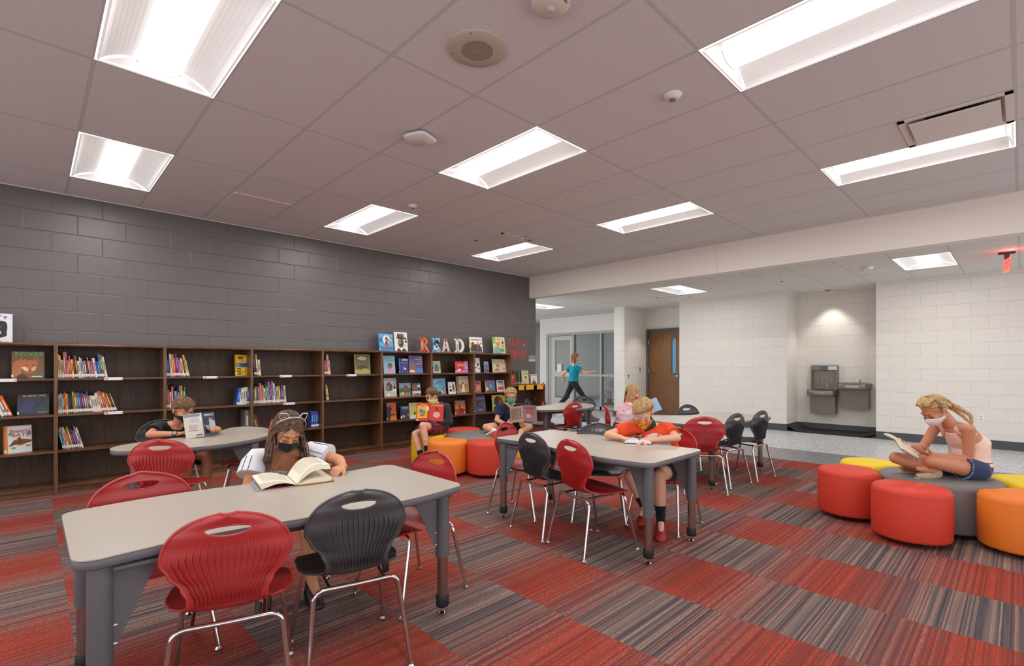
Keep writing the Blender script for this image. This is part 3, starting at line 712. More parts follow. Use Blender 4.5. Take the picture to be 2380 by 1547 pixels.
def letters(txt, x0, x1, z0, z1, r, dip=0.0):
    n = len(txt); cw = (x1-x0)/n
    for k, ch in enumerate(txt):
        b = MB(); wd = cw*(0.35 if ch == 'I' else 0.72); ox = x0+cw*k+(cw-wd)/2; oz = z0-dip*k/n
        for st in FONT[ch]:
            P = [(ox+p[0]*wd, 6.947, oz+p[1]*(z1-z0)) for p in (spline(st, 4, False) if len(st) > 3 and ch not in 'A' else [V(q) for q in st])]
            b.tube(P, r, 6)
        b.build('letter', M_CORAL, t, org=(6.9, 6.948, 1.6))
letters('STAFF', 6.675, 6.985, 1.635, 1.785, 0.0085); letters('FAVORITeS', 6.57, 7.175, 1.41, 1.565, 0.0085)
def flame(cx, cz, h, y, name='flame'):
    P = [(0, 0.0), (.32, .1), (.42, .38), (.28, .66), (.14, .78), (.10, 1.0), (-.10, .72), (-.18, .62), (-.24, .74), (-.40, .45), (-.34, .12)]
    q = spline([(a, b) for a, b in P], 4); b = MB(); n = len(q)
    vs = [(cx+p[0]*h, y, cz+p[1]*h) for p in q]+[(cx+p[0]*h, y-0.002, cz+p[1]*h) for p in q]
    b.add(vs, [tuple(range(n)), tuple(range(2*n-1, n-1, -1))]+[(k, (k+1) % n, n+(k+1) % n, n+k) for k in range(n)])
    return b
flame(7.10, 1.63, 0.095, 6.948).build('flame', M_CORAL, t, smooth=False, org=(6.9, 6.948, 1.6))
t = empty('room_sign', (7.323, 6.95, 1.404)); tag(t, 'small silver room number sign reading 217 on the dark wall', 'sign')
MB().box((-0.096, -0.008, -0.06), (0.096, -0.0005, 0.06)).build('plate', mat('sign_silver', (170, 166, 164), 0.35, bump=(30, 0.02, 0.001)), t, smooth=False)
text_mesh('217', 0.07, Matrix.Translation((-0.045, -0.0085, 0.018)) @ Matrix.Rotation(R(90), 4, 'X'), mat('black_print', (30, 30, 32), 0.5, bump=(30, 0.02, 0.001)), 'number', t)
MB().tube([(0.055, -0.008, 0.02), (0.055, -0.010, 0.02)], 0.02, 14).build('emblem', mat('dull_red', (150, 40, 44), 0.5, bump=(30, 0.02, 0.001)), t)
MB().box((-0.09, -0.009, -0.05), (0.09, -0.008, -0.02)).build('name_slot', mat('slot_grey', (200, 196, 190), 0.5, bump=(30, 0.02, 0.001)), t, smooth=False)
t = empty('wall_notice', (7.47, 7.02, 1.06)); tag(t, 'white notice with purple print at the end of the dark wall', 'notice')
MB().box((-0.029, -0.06, -0.09), (-0.027, 0.06, 0.09)).build('sheet', mat('paper_white', (236, 234, 238), 0.7, bump=(30, 0.02, 0.001)), t, smooth=False)
MB().box((-0.0265, -0.04, -0.05), (-0.026, 0.03, 0.03)).build('print', mat('purple_print', (150, 110, 180), 0.6, bump=(30, 0.02, 0.001)), t, smooth=False)
t = empty('glass_sign', (11.48, 9.72, 1.19)); tag(t, 'white paper taped inside the glazed grey door', 'notice')
MB().box((0.0, -0.05, -0.12), (0.004, 0.11, 0.12)).build('sheet', MATS['paper_white'], t, smooth=False)
t = empty('room_plaque', (11.6, 9.0, 1.31)); tag(t, 'small silver plaque on the window beside the glazed door', 'sign')
MB().box((-0.078, -0.075, -0.05), (-0.072, 0.075, 0.05)).build('plate', MATS['sign_silver'], t, smooth=False)
MB().box((-0.0785, -0.03, -0.01), (-0.078, 0.055, 0.02)).box((-0.0785, -0.06, -0.012), (-0.078, -0.042, 0.022)).build('print', MATS['black_print'], t, smooth=False)
# ============================================================= TABLES
TZ = 0.665
M_LAM = mat('table_laminate', (178, 169, 157), 0.34, var=(260, 0.04)); M_EDGE = mat('table_edge', (98, 97, 102), 0.5, bump=(200, 0.04, 0.0005))
M_LEG = mat('table_leg_grey', (104, 104, 108), 0.38, 0.2, bump=(120, 0.03, 0.0005)); M_INS = mat('leg_insert_chrome', (176, 170, 168), 0.22, 1.0, bump=(40, 0.01, 0.0005))
def table_leg(parent, x, y, ang):
    """adjustable leg: grey upper post with gusset towards ang, chrome insert, black cap"""
    u = MB(); r = 0.034
    u.lathe([(r, 0.30), (r+0.001, 0.305), (r, TZ-0.04)], (x, y, 0), 20)
    c, s = math.cos(ang), math.sin(ang); n = (-s*0.0035, c*0.0035); top = TZ-0.036
    q = [(0.02, top), (0.17, top), (0.16, top-0.03), (0.045, 0.36), (0.03, 0.34), (0.02, 0.36)]
    for sg in (-1, 1):
        pass
    vs = [(x+c*a+n[0]*k, y+s*a+n[1]*k, z) for k in (-1, 1) for a, z in q]; m = len(q)
    u.add(vs, [tuple(range(m)), tuple(range(2*m-1, m-1, -1))]+[(k, (k+1) % m, m+(k+1) % m, m+k) for k in range(m)])
    o = u.build('leg', M_LEG, parent)
    for k in range(3):
        pass
    MB().lathe([(0.027, 0.09), (0.027, 0.302)], (x, y, 0), 18).build('leg_insert', M_INS, o)
    h = MB()
    for k in range(7):
        z = 0.27-0.024*k; h.tube([(x-c*0.0268, y-s*0.0268, z), (x-c*0.0275, y-s*0.0275, z)], 0.004, 8)
    h.build('adjustment_holes', mat('dark_hole', (40, 36, 34), 0.8), o)
    bl = MB()
    for z in (0.36, 0.42): bl.tube([(x+c*0.03, y+s*0.03, z), (x+c*0.044, y+s*0.044, z)], 0.006, 8)
    bl.build('bolt', M_ALU, o)
    MB().lathe([(0.031, 0.045), (0.033, 0.05), (0.033, 0.095), (0.030, 0.10)], (x, y, 0), 20).build('leg_cap', M_BLACK, o)
    MB().lathe([(0.02, 0.001), (0.02, 0.010), (0.012, 0.016), (0.008, 0.018), (0.008, 0.048)], (x, y, 0), 14).build('glide', M_CHROME, o)
    return o
def make_table(outline, legs, loc, label, rz=0.0):
    t = empty('activity_table', (*loc, 0), rz); tag(t, label, 'table')
    T = MB(); P = [(p[0], p[1]) for p in outline]
    a = sum(P[k][0]*P[(k+1) % len(P)][1]-P[(k+1) % len(P)][0]*P[k][1] for k in range(len(P)))
    if a < 0: P.reverse()
    T.prism(P, TZ-0.005, TZ, 0.0008); top = T.build('tabletop', M_LAM, t, ang=40)
    MB().prism([p for p in P], TZ-0.036, TZ-0.0045, 0.004).build('edge_band', M_EDGE, top, ang=60)
    cx = sum(l[0] for l in legs)/len(legs); cy = sum(l[1] for l in legs)/len(legs)
    for x, y in legs:
        table_leg(t, x, y, math.atan2((cy-y)*0.35, (cx-x)))
    fr = MB().tube([(legs[0][0], legs[0][1], TZ-0.06), (legs[1][0], legs[1][1], TZ-0.06)], 0.012, 8)
    if len(legs) > 3: fr.tube([(legs[2][0], legs[2][1], TZ-0.06), (legs[3][0], legs[3][1], TZ-0.06)], 0.012, 8)
    fr.build('under_frame', M_LEG, t)
    return t
def wave_top():
    """rectangular top whose two long edges bow in one shallow S"""
    W, H = 0.745, 0.375; out = []
    def edge(x):   # offset outward of lower edge
        return 0.05*math.sin(x/W*PI*0.92+0.15)
    N = 26; r = 0.065
    low = [(-W+r+(2*W-2*r)*k/N) for k in range(N+1)]
    L = [(x, -H-edge(x)) for x in low]; U = [(-x, H+edge(x)) for x in low]
    def corner(a, b, c):
        return [tuple((V(a)*(1-q)**2+V(c)*2*q*(1-q)+V(b)*q*q)) for q in (0.2, 0.4, 0.6, 0.8)]
    out += L; ye = -H-edge(W-r); out += corner((low[-1], ye), (W, ye+r), (W-0.005, ye+0.005)) + [(W, ye+r)]
    yu = H+edge(-(W-r)); out += [(W, yu-r)] + corner((W, yu-r), (W-r, yu), (W-0.005, yu-0.005))
    out += U; yq = H+edge(W-r); out += corner((-W+r, yq), (-W, yq-r), (-W+0.005, yq-0.005)) + [(-W, yq-r)]
    yd = -H-edge(-(W-r)); out += [(-W, yd+r)] + corner((-W, yd+r), (-W+r, yd), (-W+0.005, yd+0.005))
    return out
WT = wave_top(); WL = [(-0.675, -0.295), (0.675, -0.295), (0.675, 0.295), (-0.675, 0.295)]
t1 = make_table(WT, WL, (0.836, 2.358), 'large grey topped table in the foreground with an open thick book on it')
t2 = make_table(WT, WL, (3.125, 2.335), 'grey topped table in the middle where the boy in the orange shirt reads', R(-90))
T3 = [(6.41, 2.25), (6.41, 2.72), (6.38, 2.83), (6.28, 2.865), (6.05, 2.81), (5.85, 2.79), (5.70, 2.83), (5.58, 2.93), (5.43, 3.08), (5.30, 3.17), (5.14, 3.16), (5.0, 3.05), (4.90, 2.88), (4.85, 2.65), (4.845, 2.35), (4.86, 2.18), (4.93, 2.12), (5.10, 2.14), (5.35, 2.145), (5.60, 2.10), (5.85, 2.045), (6.10, 2.035), (6.32, 2.08), (6.39, 2.15)]
t3 = make_table([(p[0]-5.63, p[1]-2.5) for p in spline(T3, 4)], [(-0.64, -0.297), (0.70, -0.297), (0.70, 0.28), (-0.62, 0.40)], (5.63, 2.50), 'grey topped table with two black chairs on its near side, by the hall floor')
def rel(P, c): return [(x*0.9603-c[0], y*0.9603-c[1]) for x, y in P]
T0 = [(.43, 4.73), (.47, 4.64), (.60, 4.545), (.80, 4.47), (1.02, 4.45), (1.25, 4.52), (1.46, 4.65), (1.63, 4.88), (1.70, 5.18), (1.68, 5.42), (1.60, 5.56), (1.50, 5.59), (1.40, 5.50), (1.28, 5.34), (1.05, 5.20), (.75, 5.08), (.55, 4.98), (.45, 4.86)]
T4 = [(5.17, 4.86), (5.2, 4.75), (5.4, 4.60), (5.75, 4.46), (6.08, 4.52), (6.35, 4.68), (6.55, 4.9), (6.61, 5.15), (6.55, 5.36), (6.4, 5.43), (6.2, 5.36), (5.95, 5.25), (5.6, 5.19), (5.35, 5.07), (5.2, 4.96)]
c0 = (1.03, 4.80); c4 = (5.70, 4.72)
t0 = make_table([tuple(p) for p in spline(rel(T0, c0), 4)], [(-0.47, -0.24), (0.30, -0.37), (0.48, 0.33), (-0.30, 0.02)], c0, 'curved grey topped table near the left bookcases where the boy in black reads')
t4 = make_table([tuple(p) for p in spline(rel(T4, c4), 4)], [(-0.55, -0.10), (-0.08, -0.32), (0.45, -0.10), (0.42, 0.33)], c4, 'small curved grey topped table near the end of the dark wall')

# ============================================================= CHAIRS
M_CR = mat('red_chair_plastic', (176, 34, 34), 0.46, bump=(420, 0.10, 0.0004), spec=0.9); M_CB = mat('black_chair_plastic', (56, 54, 57), 0.46, bump=(420, 0.10, 0.0004), spec=0.9)
def interp(tab, x):
    for (a, va), (b, vb) in zip(tab, tab[1:]):
        if x <= b:
            q = (x-a)/(b-a); q = q*q*(3-2*q) if 0 < q < 1 else max(0, min(1, q)); return va+(vb-va)*q
    return tab[-1][1]
def back_w(z):
    if z < 0.60: return interp([(0.435, .118), (0.47, .120), (0.51, .138), (0.56, .178), (0.60, .198)], z)
    q = min(1, (z-0.60)/0.158); return max(0.026, 0.200*(1-q**2.3)**0.5)
def back_x(z, u):
    c = interp([(0.42, -0.135), (0.45, -0.168), (0.50, -0.176), (0.56, -0.178), (0.64, -0.182), (0.70, -0.192), (0.76, -0.206)], z)
    return c + 0.024*u*u*min(1, (z-0.42)/0.12)
def make_chair_parts():
    th = 0.006
    # --- backrest
    NU, NV = 40, 40; z0, z1 = 0.432, 0.758
    zs = [z0+(z1-z0)*(1-(1-k/NV)**1.35) for k in range(NV+1)]
    def P(u, z, off=0.0): return V((back_x(z, u)-off, u*back_w(z), z))
    hz, hh, hw = 0.706, 0.024, 0.074
    def inside(y, z):
        zz = (z-hz); return (y/hw)**2+((zz/hh) if zz < 0 else (zz/(hh*0.62)))**2 < 1
    for half in (0,):
        b = MB(); idx = {}; keep = []
        grid = [[P(-1+2*i/NU, z) for i in range(NU+1)] for z in zs]
        for j in range(NV):
            for i in range(NU):
                c = (grid[j][i]+grid[j+1][i+1])/2
                if inside(c.y, c.z): continue
                if 0.452 < (zs[j]+zs[j+1])/2 < 0.480 and i % 2 == 0 and 3 < i < NU-3: continue
                keep.append((j, i))
        used = {}
        for j, i in keep:
            for q in ((j, i), (j, i+1), (j+1, i+1), (j+1, i)): used[q] = used.get(q, 0)+1
        for (j, i), cnt in used.items():           # pull the hole rim onto a smooth ellipse
            p = grid[j][i]; dy, dz = p.y, p.z-hz
            if cnt < 4 and 0 < i < NU and abs(dy) < hw*1.5 and abs(dz) < hh*1.8 and 0 < j < NV:
                kz = hh if dz < 0 else hh*0.62; l = math.hypot(dy/hw, dz/kz) or 1
                p.y = dy/l; p.z = hz+dz/l; p.x = back_x(p.z, p.y/back_w(p.z))
        o = 0
        for sgn in (0, 1):
            mp = {}
            for q in used:
                mp[q] = len(b.v); p = grid[q[0]][q[1]]; b.v.append((p.x-sgn*th, p.y, p.z))
            for j, i in keep:
                f = (mp[(j, i)], mp[(j, i+1)], mp[(j+1, i+1)], mp[(j+1, i)]); b.f.append(f if sgn == 0 else f[::-1]); b.m.append(0)
            if sgn == 0: m0 = mp
            else: m1 = mp
        ec = {}
        for j, i in keep:
            L = [(j, i), (j, i+1), (j+1, i+1), (j+1, i)]
            for k in range(4):
                e = (L[k], L[(k+1) % 4]); ec[tuple(sorted(e))] = ec.get(tuple(sorted(e)), [])+[e]
        for k, e in ec.items():
            if len(e) == 1:
                a, c = e[0]; b.f.append((m0[c], m0[a], m1[a], m1[c])); b.m.append(0)
        # rolled rim
        rim = [P(-1, z, th/2) for z in zs]+[P(-.5, z1+.0012, th/2), P(.5, z1+.0012, th/2)]+[P(1, z, th/2) for z in reversed(zs)]
        b.tube(rim, 0.0062, 7)
        hr = []
        for k in range(33):
            a = 2*PI*k/32; dz = math.sin(a); z = hz+dz*(hh if dz < 0 else hh*0.62); y = hw*math.cos(a); hr.append(V((back_x(z, y/back_w(z))-th/2, y, z)))
        b.tube(hr, 0.0042, 6, cap=False)
        # vertical ribs on the rear face
        for k in range(17):
            u = -0.86+1.72*k/16; zt = 0.600+0.062*(1-(u/0.95)**2)+0.01; n = 12; vs = []
            for q in range(n+1):
                z = 0.440+(zt-0.440)*q/n; p = P(u, z, th); d = 0.009*min(1, (n-q)/2.0) + 0.0008
                for oy in (-0.0014, 0.0014): vs += [(p.x+0.001, p.y+oy, p.z), (p.x-d, p.y+oy*0.6, p.z)]
            fs = []
            for q in range(n):
                a = q*4; fs += [(a, a+1, a+5, a+4), (a+1, a+3, a+7, a+5), (a+3, a+2, a+6, a+7)]
            fs += [(0, 1, 3, 2), (n*4, n*4+2, n*4+3, n*4+1)]
            b.add(vs, fs)
    back = b
    # --- seat
    s = MB(); NX, NY = 24, 24
    def sw(x): return interp([(-0.160, .120), (-0.135, .135), (-0.08, .185), (0.0, .207), (0.10, .205), (0.16, .188), (0.195, .150), (0.213, .06)], x)
    def sz(x, u):
        c = interp([(-0.168, 0.452), (-0.155, 0.428), (-0.12, 0.410), (-0.04, 0.402), (0.06, 0.410), (0.15, 0.418), (0.213, 0.402)], x)
        return c + 0.016*u*u*(1-min(1, max(0, (x+0.02)/0.2)))-0.008*u*u*min(1, max(0, x/0.2))
    xs = [-0.168+0.381*(k/NX) for k in range(NX+1)]; xs = xs[:-1]+[0.207, 0.213]
    n = len(xs)
    for sg in (0, 1):
        for x in xs:
            for i in range(NY+1):
                u = -1+2*i/NY; s.v.append((x, u*sw(x), sz(x, u)-sg*0.007))
    m = NY+1
    for sg in (0, 1):
        o = sg*n*m
        for j in range(n-1):
            for i in range(NY):
                a = o+j*m+i; f = (a, a+1, a+m+1, a+m); s.f.append(f if sg else f[::-1]); s.m.append(0)
    o = n*m
    def side(seq):
        for a, c in zip(seq, seq[1:]): s.f.append((a, c, c+o, a+o)); s.m.append(0)
    side([j*m for j in range(n)]); side([j*m+NY for j in range(n)][::-1]); side([(n-1)*m+i for i in range(m)]); side([i for i in range(m)][::-1])
    s.tube([V((x, -sw(x), sz(x, -1)-0.003)) for x in xs]+[V((x, sw(x), sz(x, 1)-0.003)) for x in reversed(xs)], 0.005, 6)
    # --- frame
    rr = 0.0098
    def leg(front, sy):
        fx, bx = (0.225, 0.150) if front else (-0.232, -0.165); fy, by = (0.212, 0.175) if front else (0.205, 0.172); zr = 0.385 if front else 0.372
        foot = V((fx, sy*fy, 0.016)); bend = V((bx, sy*by, zr-0.045)); ins = V((bx+(-0.004 if front else 0.004), sy*(by-0.045), zr)); mid = V((bx, 0, zr))
        path = [foot, foot.lerp(bend, 0.5), bend]
        for k in range(1, 5):
            q = k/5; path.append(bend*(1-q)**2+V((bend.x, bend.y*0.985, zr))*2*q*(1-q)+ins*q*q)
        path += [ins, mid]; return MB().tube(path, rr, 10), foot
    return back, s, leg
CB, CS, CLEG = make_chair_parts()
def make_chair(m, label):
    t = empty('stacking_chair', (0, 0, 0)); tag(t, label, 'chair')
    CS.build('seat', m, t, ang=60); CB.build('backrest', m, t, ang=50, fix=False)
    for fr in (True, False):
        for sy in (-1, 1):
            lb, foot = CLEG(fr, sy); lo = lb.build('leg', M_CHROME, t, ang=60)
            MB().lathe([(0.015, 0.001), (0.016, 0.006), (0.012, 0.012), (0.008, 0.020), (0.0098, 0.024)], (foot.x, foot.y, 0), 14).build('glide', M_CHROME, lo)
    sr = MB()
    for sy in (-1, 1): sr.tube([(0.15, sy*0.12, 0.385), (-0.163, sy*0.11, 0.373)], 0.008, 8)
    sr.build('frame_rail', M_CHROME, t)
    return t
chair_red = make_chair(M_CR, ''); chair_black = make_chair(M_CB, ''); first = {'r': True, 'k': True}
def chair(c, x, y, deg, label):
    src = chair_red if c == 'r' else chair_black
    o = src if first[c] else copy_tree(src); first[c] = False
    o.location = (x, y, 0); o.rotation_euler = (0, 0, R(deg)); o['label'] = label; o['group'] = 'stacking chairs around the tables'; return o
chair('r', 0.549, 2.09, 72, 'red plastic chair in the foreground, seen from behind, nearest the camera')
chair('k', 1.007, 2.065, 76, 'black plastic chair in the foreground, seen from behind, beside the nearest red chair')
chair('r', 1.535, 2.395, 186, 'red plastic chair at the right end of the foreground table, facing left')
chair('r', 0.385, 2.72, -88, 'red plastic chair on the far side of the foreground table, facing the camera')
chair('k', 1.12, 3.14, -104, 'black plastic chair under the girl with the cat ear headband')
chair('r', 0.735, 4.30, 60, 'red plastic chair seen from behind in front of the boy in the black shirt')
chair('k', 0.90, 5.42, -84, 'black plastic chair behind the boy in the black shirt')
chair('r', 1.44, 4.93, 160, 'red plastic chair at the right end of the curved table by the left bookcases')
chair('k', 2.90, 2.553, -10.5, 'black plastic chair on the left side of the middle table, seen from behind')
chair('r', 2.832, 2.105, -14, 'red plastic chair on the left side of the middle table, seen from behind')
chair('r', 3.07, 3.02, -74, 'red plastic chair at the far left end of the middle table, facing the camera')
chair('k', 3.43, 2.48, 216, 'empty black plastic chair behind the middle table, facing the camera')
chair('r', 3.625, 1.985, 184, 'red plastic chair of the boy in the orange shirt')
chair('r', 4.93, 2.30, 38, 'red plastic chair seen from behind just right of the boy in orange')
chair('k', 5.387, 2.285, 83, 'left one of the two black chairs on the near side of the right hand table')
chair('k', 5.900, 2.212, 84, 'right one of the two black chairs on the near side of the right hand table')
chair('k', 6.02, 2.83, 254, 'black plastic chair on the far side of the right hand table')
chair('r', 5.27, 3.47, -48, 'red plastic chair of the girl in the pink shirt')
chair('r', 5.41, 4.50, 88, 'red plastic chair seen from behind in front of the small far curved table')
chair('k', 6.40, 4.88, 230, 'black plastic chair behind the small far curved table, near the glass')
chair('k', 5.40, 4.98, -62, 'black plastic chair at the left end of the small far curved table')

# ============================================================= OTTOMANS
def vinyl(name, rgb): return mat(name, rgb, 0.62, bump=(700, 0.12, 0.0004), var=(600, 0.05))
M_ORED = vinyl('ottoman_red', (204, 58, 36)); M_OORG = vinyl('ottoman_orange', (228, 122, 34)); M_OYEL = vinyl('ottoman_yellow', (232, 198, 20)); M_OGRY = vinyl('ottoman_grey', (118, 114, 112))
def ott(name, P, c, m, label, cat, feet, tagdir=None, Ht=0.40):
    t = empty(name, (*c, 0)); tag(t, label, cat)
    def off(d):
        n = len(P); out = []
        for k in range(n):
            px, py = P[k-1]; qx, qy = P[(k+1) % n]; nx, ny = (qy-py), -(qx-px); l = math.hypot(nx, ny) or 1; out.append((P[k][0]-nx/l*d, P[k][1]-ny/l*d))
        return out
    prof = [(0.02, 0.035), (0.006, 0.040), (0.0, 0.055), (-0.003, 0.2), (0.0, Ht-0.045), (0.004, Ht-0.028), (0.012, Ht-0.015), (0.024, Ht-0.006), (0.05, Ht), (0.09, Ht+0.003)]
    n = len(P); b = MB(); vs = []
    for d, z in prof:
        vs += [(x, y, z) for x, y in off(d)]
    cx = sum(p[0] for p in P)/n; cy = sum(p[1] for p in P)/n
    fs = [tuple(range(n-1, -1, -1))]
    for r_ in range(len(prof)-1):
        for k in range(n): a = r_*n+k; c_ = r_*n+(k+1) % n; fs.append((a, c_, c_+n, a+n))
    fs.append(tuple(range((len(prof)-1)*n, len(prof)*n)))
    b.add(vs, fs); body = b.build('cushion', m, t, ang=50)
    sm = MB(); q = off(0.0); sm.tube([(x, y, Ht-0.044) for x, y in q]+[(q[0][0], q[0][1], Ht-0.044)], 0.0016, 5)
    sm.build('seam', m, t)
    for fx, fy in feet:
        MB().lathe([(0.024, 0.0), (0.026, 0.006), (0.02, 0.03), (0.02, 0.05)], (fx, fy, 0), 14).build('foot', M_BLACK, t)
    if tagdir:
        a = R(tagdir[0]); rr_ = tagdir[1]
        Mx = Matrix.Translation((cx+math.cos(a)*rr_, cy+math.sin(a)*rr_, 0.165)) @ Matrix.Rotation(a, 4, 'Z')
        MB().obox(Mx, (-0.002, -0.011, -0.02), (0.006, 0.011, 0.02)).build('fabric_tag', M_BLACK, t, smooth=False)
        MB().obox(Mx, (0.0055, -0.004, -0.010), (0.0065, 0.004, 0.006)).build('tag_print', mat('tag_print', (150, 150, 150), 0.6, bump=(30, 0.02, 0.001)), t, smooth=False)
    return t
def petal(cx, cy, ang, m, label, tagdir=None):
    """kidney shaped seat whose inner side hugs the round centre seat"""
    a = R(ang); D, r, Rc = 0.585, 0.235, 0.392; pts = []
    # outer arc of the petal circle, then inner arc of the centre circle
    ca = (D*D+r*r-Rc*Rc)/(2*D*r); th = math.acos(ca)          # angle at petal centre to intersection
    cb = (D*D+Rc*Rc-r*r)/(2*D*Rc); ph = math.acos(cb)
    for k in range(29):
        q = -(PI-th)+0.10+(2*(PI-th)-0.20)*k/28; pts.append((D+r*math.cos(q), r*math.sin(q)))
    for k in range(1, 12):
        q = (ph-0.06)-(2*ph-0.12)*k/12; pts.append((Rc*math.cos(q), Rc*math.sin(q)))
    px, py = cx+D*math.cos(a), cy+D*math.sin(a)
    P = [((x-D)*math.cos(a)-y*math.sin(a), (x-D)*math.sin(a)+y*math.cos(a)) for x, y in pts]
    ft = [(0.13*math.cos(a+q), 0.13*math.sin(a+q)) for q in (0.9, -0.9, 2.0, -2.0)]
    return ott('petal_ottoman', P, (px, py), m, label, 'ottoman', ft, tagdir)
def round_seat(cx, cy, label):
    P = [(0.385*math.cos(2*PI*k/56), 0.385*math.sin(2*PI*k/56)) for k in range(56)]
    return ott('round_ottoman', P, (cx, cy), M_OGRY, label, 'ottoman', [(0.25*math.cos(q), 0.25*math.sin(q)) for q in (0.5, 2.1, 3.7, 5.3)])
RC = (5.17, 0.46)
round_seat(*RC, 'round grey centre seat under the girl in the peach top')
petal(*RC, 170, M_ORED, 'red ottoman petal nearest the camera, with a small black tag on its front', (195, 0.238))
petal(*RC, 110, M_ORED, 'red ottoman petal at the far left of the right hand seat group', (122, 0.24))
petal(*RC, 58, M_OYEL, 'yellow ottoman petal behind the left hand red one of the right seat group')
petal(*RC, 5, M_OORG, 'orange ottoman petal mostly hidden behind the girl in the peach top')
petal(*RC, -60, M_OYEL, 'yellow ottoman petal at the right edge of the photo')
petal(*RC, -126, M_OORG, 'orange ottoman petal at the right edge of the photo')
LC = (4.065, 4.838)
round_seat(*LC, 'round grey centre seat between the two reading boys')
petal(*LC, -164, M_OORG, 'orange ottoman petal seen through the handle of a red chair', (-135, 0.238))
petal(*LC, -117, M_ORED, 'red ottoman petal under the foot of the boy in the navy shirt', (-100, 0.238))
petal(*LC, 134, M_OYEL, 'yellow ottoman petal under the boy with the yellow mask')
petal(*LC, 66, M_ORED, 'red ottoman petal at the back of the left seat group, before the bookcases')
petal(*LC, 8, M_OORG, 'ottoman petal under the boy with the green mask')
petal(*LC, -58, M_OYEL, 'yellow ottoman petal partly hidden behind the middle table')

# ============================================================= BOOKCASES
M_WD = wood_mat('bookcase_wood', (64, 40, 24), (112, 76, 50), 0.36, 'x'); M_WV = wood_mat('bookcase_side_wood', (70, 45, 28), (122, 83, 56), 0.36, 'z')
M_WB = wood_mat('bookcase_back_wood', (50, 32, 21), (82, 56, 39), 0.5, 'z', 0.6)
SH = [1.141, 0.786, 0.430, 0.085]; XB = [0.182+0.888*k for k in range(-1, 8)]; YF, YW = 6.60, 6.94
M_LBL = mat('shelf_label_white', (232, 230, 230), 0.5, bump=(30, 0.02, 0.001))
def bookcase(x0, x1, label, labels=(), last=False, ztop=1.486, shelves=SH):
    t = empty('bookcase', ((x0+x1)/2, (YF+YW)/2, 0)); tag(t, label, 'bookcase', None); ox, oy = -(x0+x1)/2, -(YF+YW)/2
    def bx(name, m, a, c, par=t, bev=False):
        b = MB().box((a[0]+ox, a[1]+oy, a[2]), (c[0]+ox, c[1]+oy, c[2])); return b.build(name, m, par, smooth=False)
    w = 0.014
    bx('side_panel', M_WV, (x0-w, YF, 0), (x0+w, YW, ztop-0.002))
    if last: bx('side_panel', M_WV, (x1-w, YF, 0), (x1+w, YW, ztop-0.002))
    bx('back_panel', M_WB, (x0+w, YW-0.012, 0.0), (x1-w, YW, ztop-0.03))
    b = MB(); b.box((x0+w+ox, YF+0.02+oy, ztop-0.034), (x1-w+ox, YW+oy, ztop))
    P = []
    for k in range(7): a = R(-90+180*k/6); P.append((YF+0.02-0.017*math.cos(a)+oy, ztop-0.017+0.017*math.sin(a)))
    vs = [(x, y, z) for x in (x0+w+ox, x1-w+ox) for y, z in P]; n = 7
    b.add(vs, [tuple(range(n)), tuple(range(2*n-1, n-1, -1))]+[(k, k+1, n+k+1, n+k) for k in range(n-1)]+[(n-1, 0, n, 2*n-1)])
    b.build('top', M_WD, t, ang=50)
    for z in shelves:
        s_ = bx('shelf', M_WD, (x0+w, YF+0.005, z-0.020), (x1-w, YW-0.012, z))
    bx('kick_board', M_WD, (x0+w, YF+0.02, 0), (x1-w, YF+0.035, shelves[-1]-0.020))
    ph = MB()
    for xx, sg in ((x1-w-0.0006, -1), (x0+w+0.0006, 1)):
        z = 0.16
        while z < ztop-0.08:
            for yy in (YF+0.045, YW-0.06): ph.tube([(xx+ox, yy+oy, z), (xx+sg*0.0012+ox, yy+oy, z)], 0.0032, 6)
            z += 0.032
    ph.build('shelf_pin_holes', mat('brass_pin', (130, 98, 66), 0.4, 0.5, bump=(30, 0.02, 0.001)), t, smooth=False)
    for xl, z in labels:
        l = MB().box((xl+ox, YF-0.001+oy, z-0.026), (xl+0.15+ox, YF+0.004+oy, z+0.003)).build('shelf_label', M_LBL, t, smooth=False)
        MB().box((xl+0.008+ox, YF-0.0015+oy, z-0.018), (xl+0.03+ox, YF-0.001+oy, z-0.006)).box((xl+0.135+ox, YF-0.0015+oy, z-0.018), (xl+0.143+ox, YF-0.001+oy, z-0.006)).build('label_print', M_CORAL, l, smooth=False)
    return t
S0, S1_ = SH[0], SH[1]
LB = [('leftmost dark wood bookcase, with the fox and owl books', [(-0.24, S0)]), ('dark wood bookcase with three leaning rows of books on its left', [(0.55, S0), (0.55, S1_)]),
      ('dark wood bookcase behind the boy in the black shirt', [(1.435, S0)]), ('dark wood bookcase with the long colourful row on its second shelf', [(2.285, S0), (2.328, S1_)]),
      ('nearly empty dark wood bookcase with one brown cover on display', [(3.185, S0)]), ('dark wood bookcase left of the one under the letters E A D', []),
      ('dark wood bookcase under the letters E A D', []), ('rightmost tall dark wood bookcase, beside the coral wall lettering', [])]
for k in range(8): bookcase(XB[k], XB[k+1], LB[k][0], LB[k][1], k == 7)
bookcase(6.44, 7.335, 'low dark wood bookcase with yellow cards, at the end of the dark wall', (), True, 0.902, [0.474, 0.085])
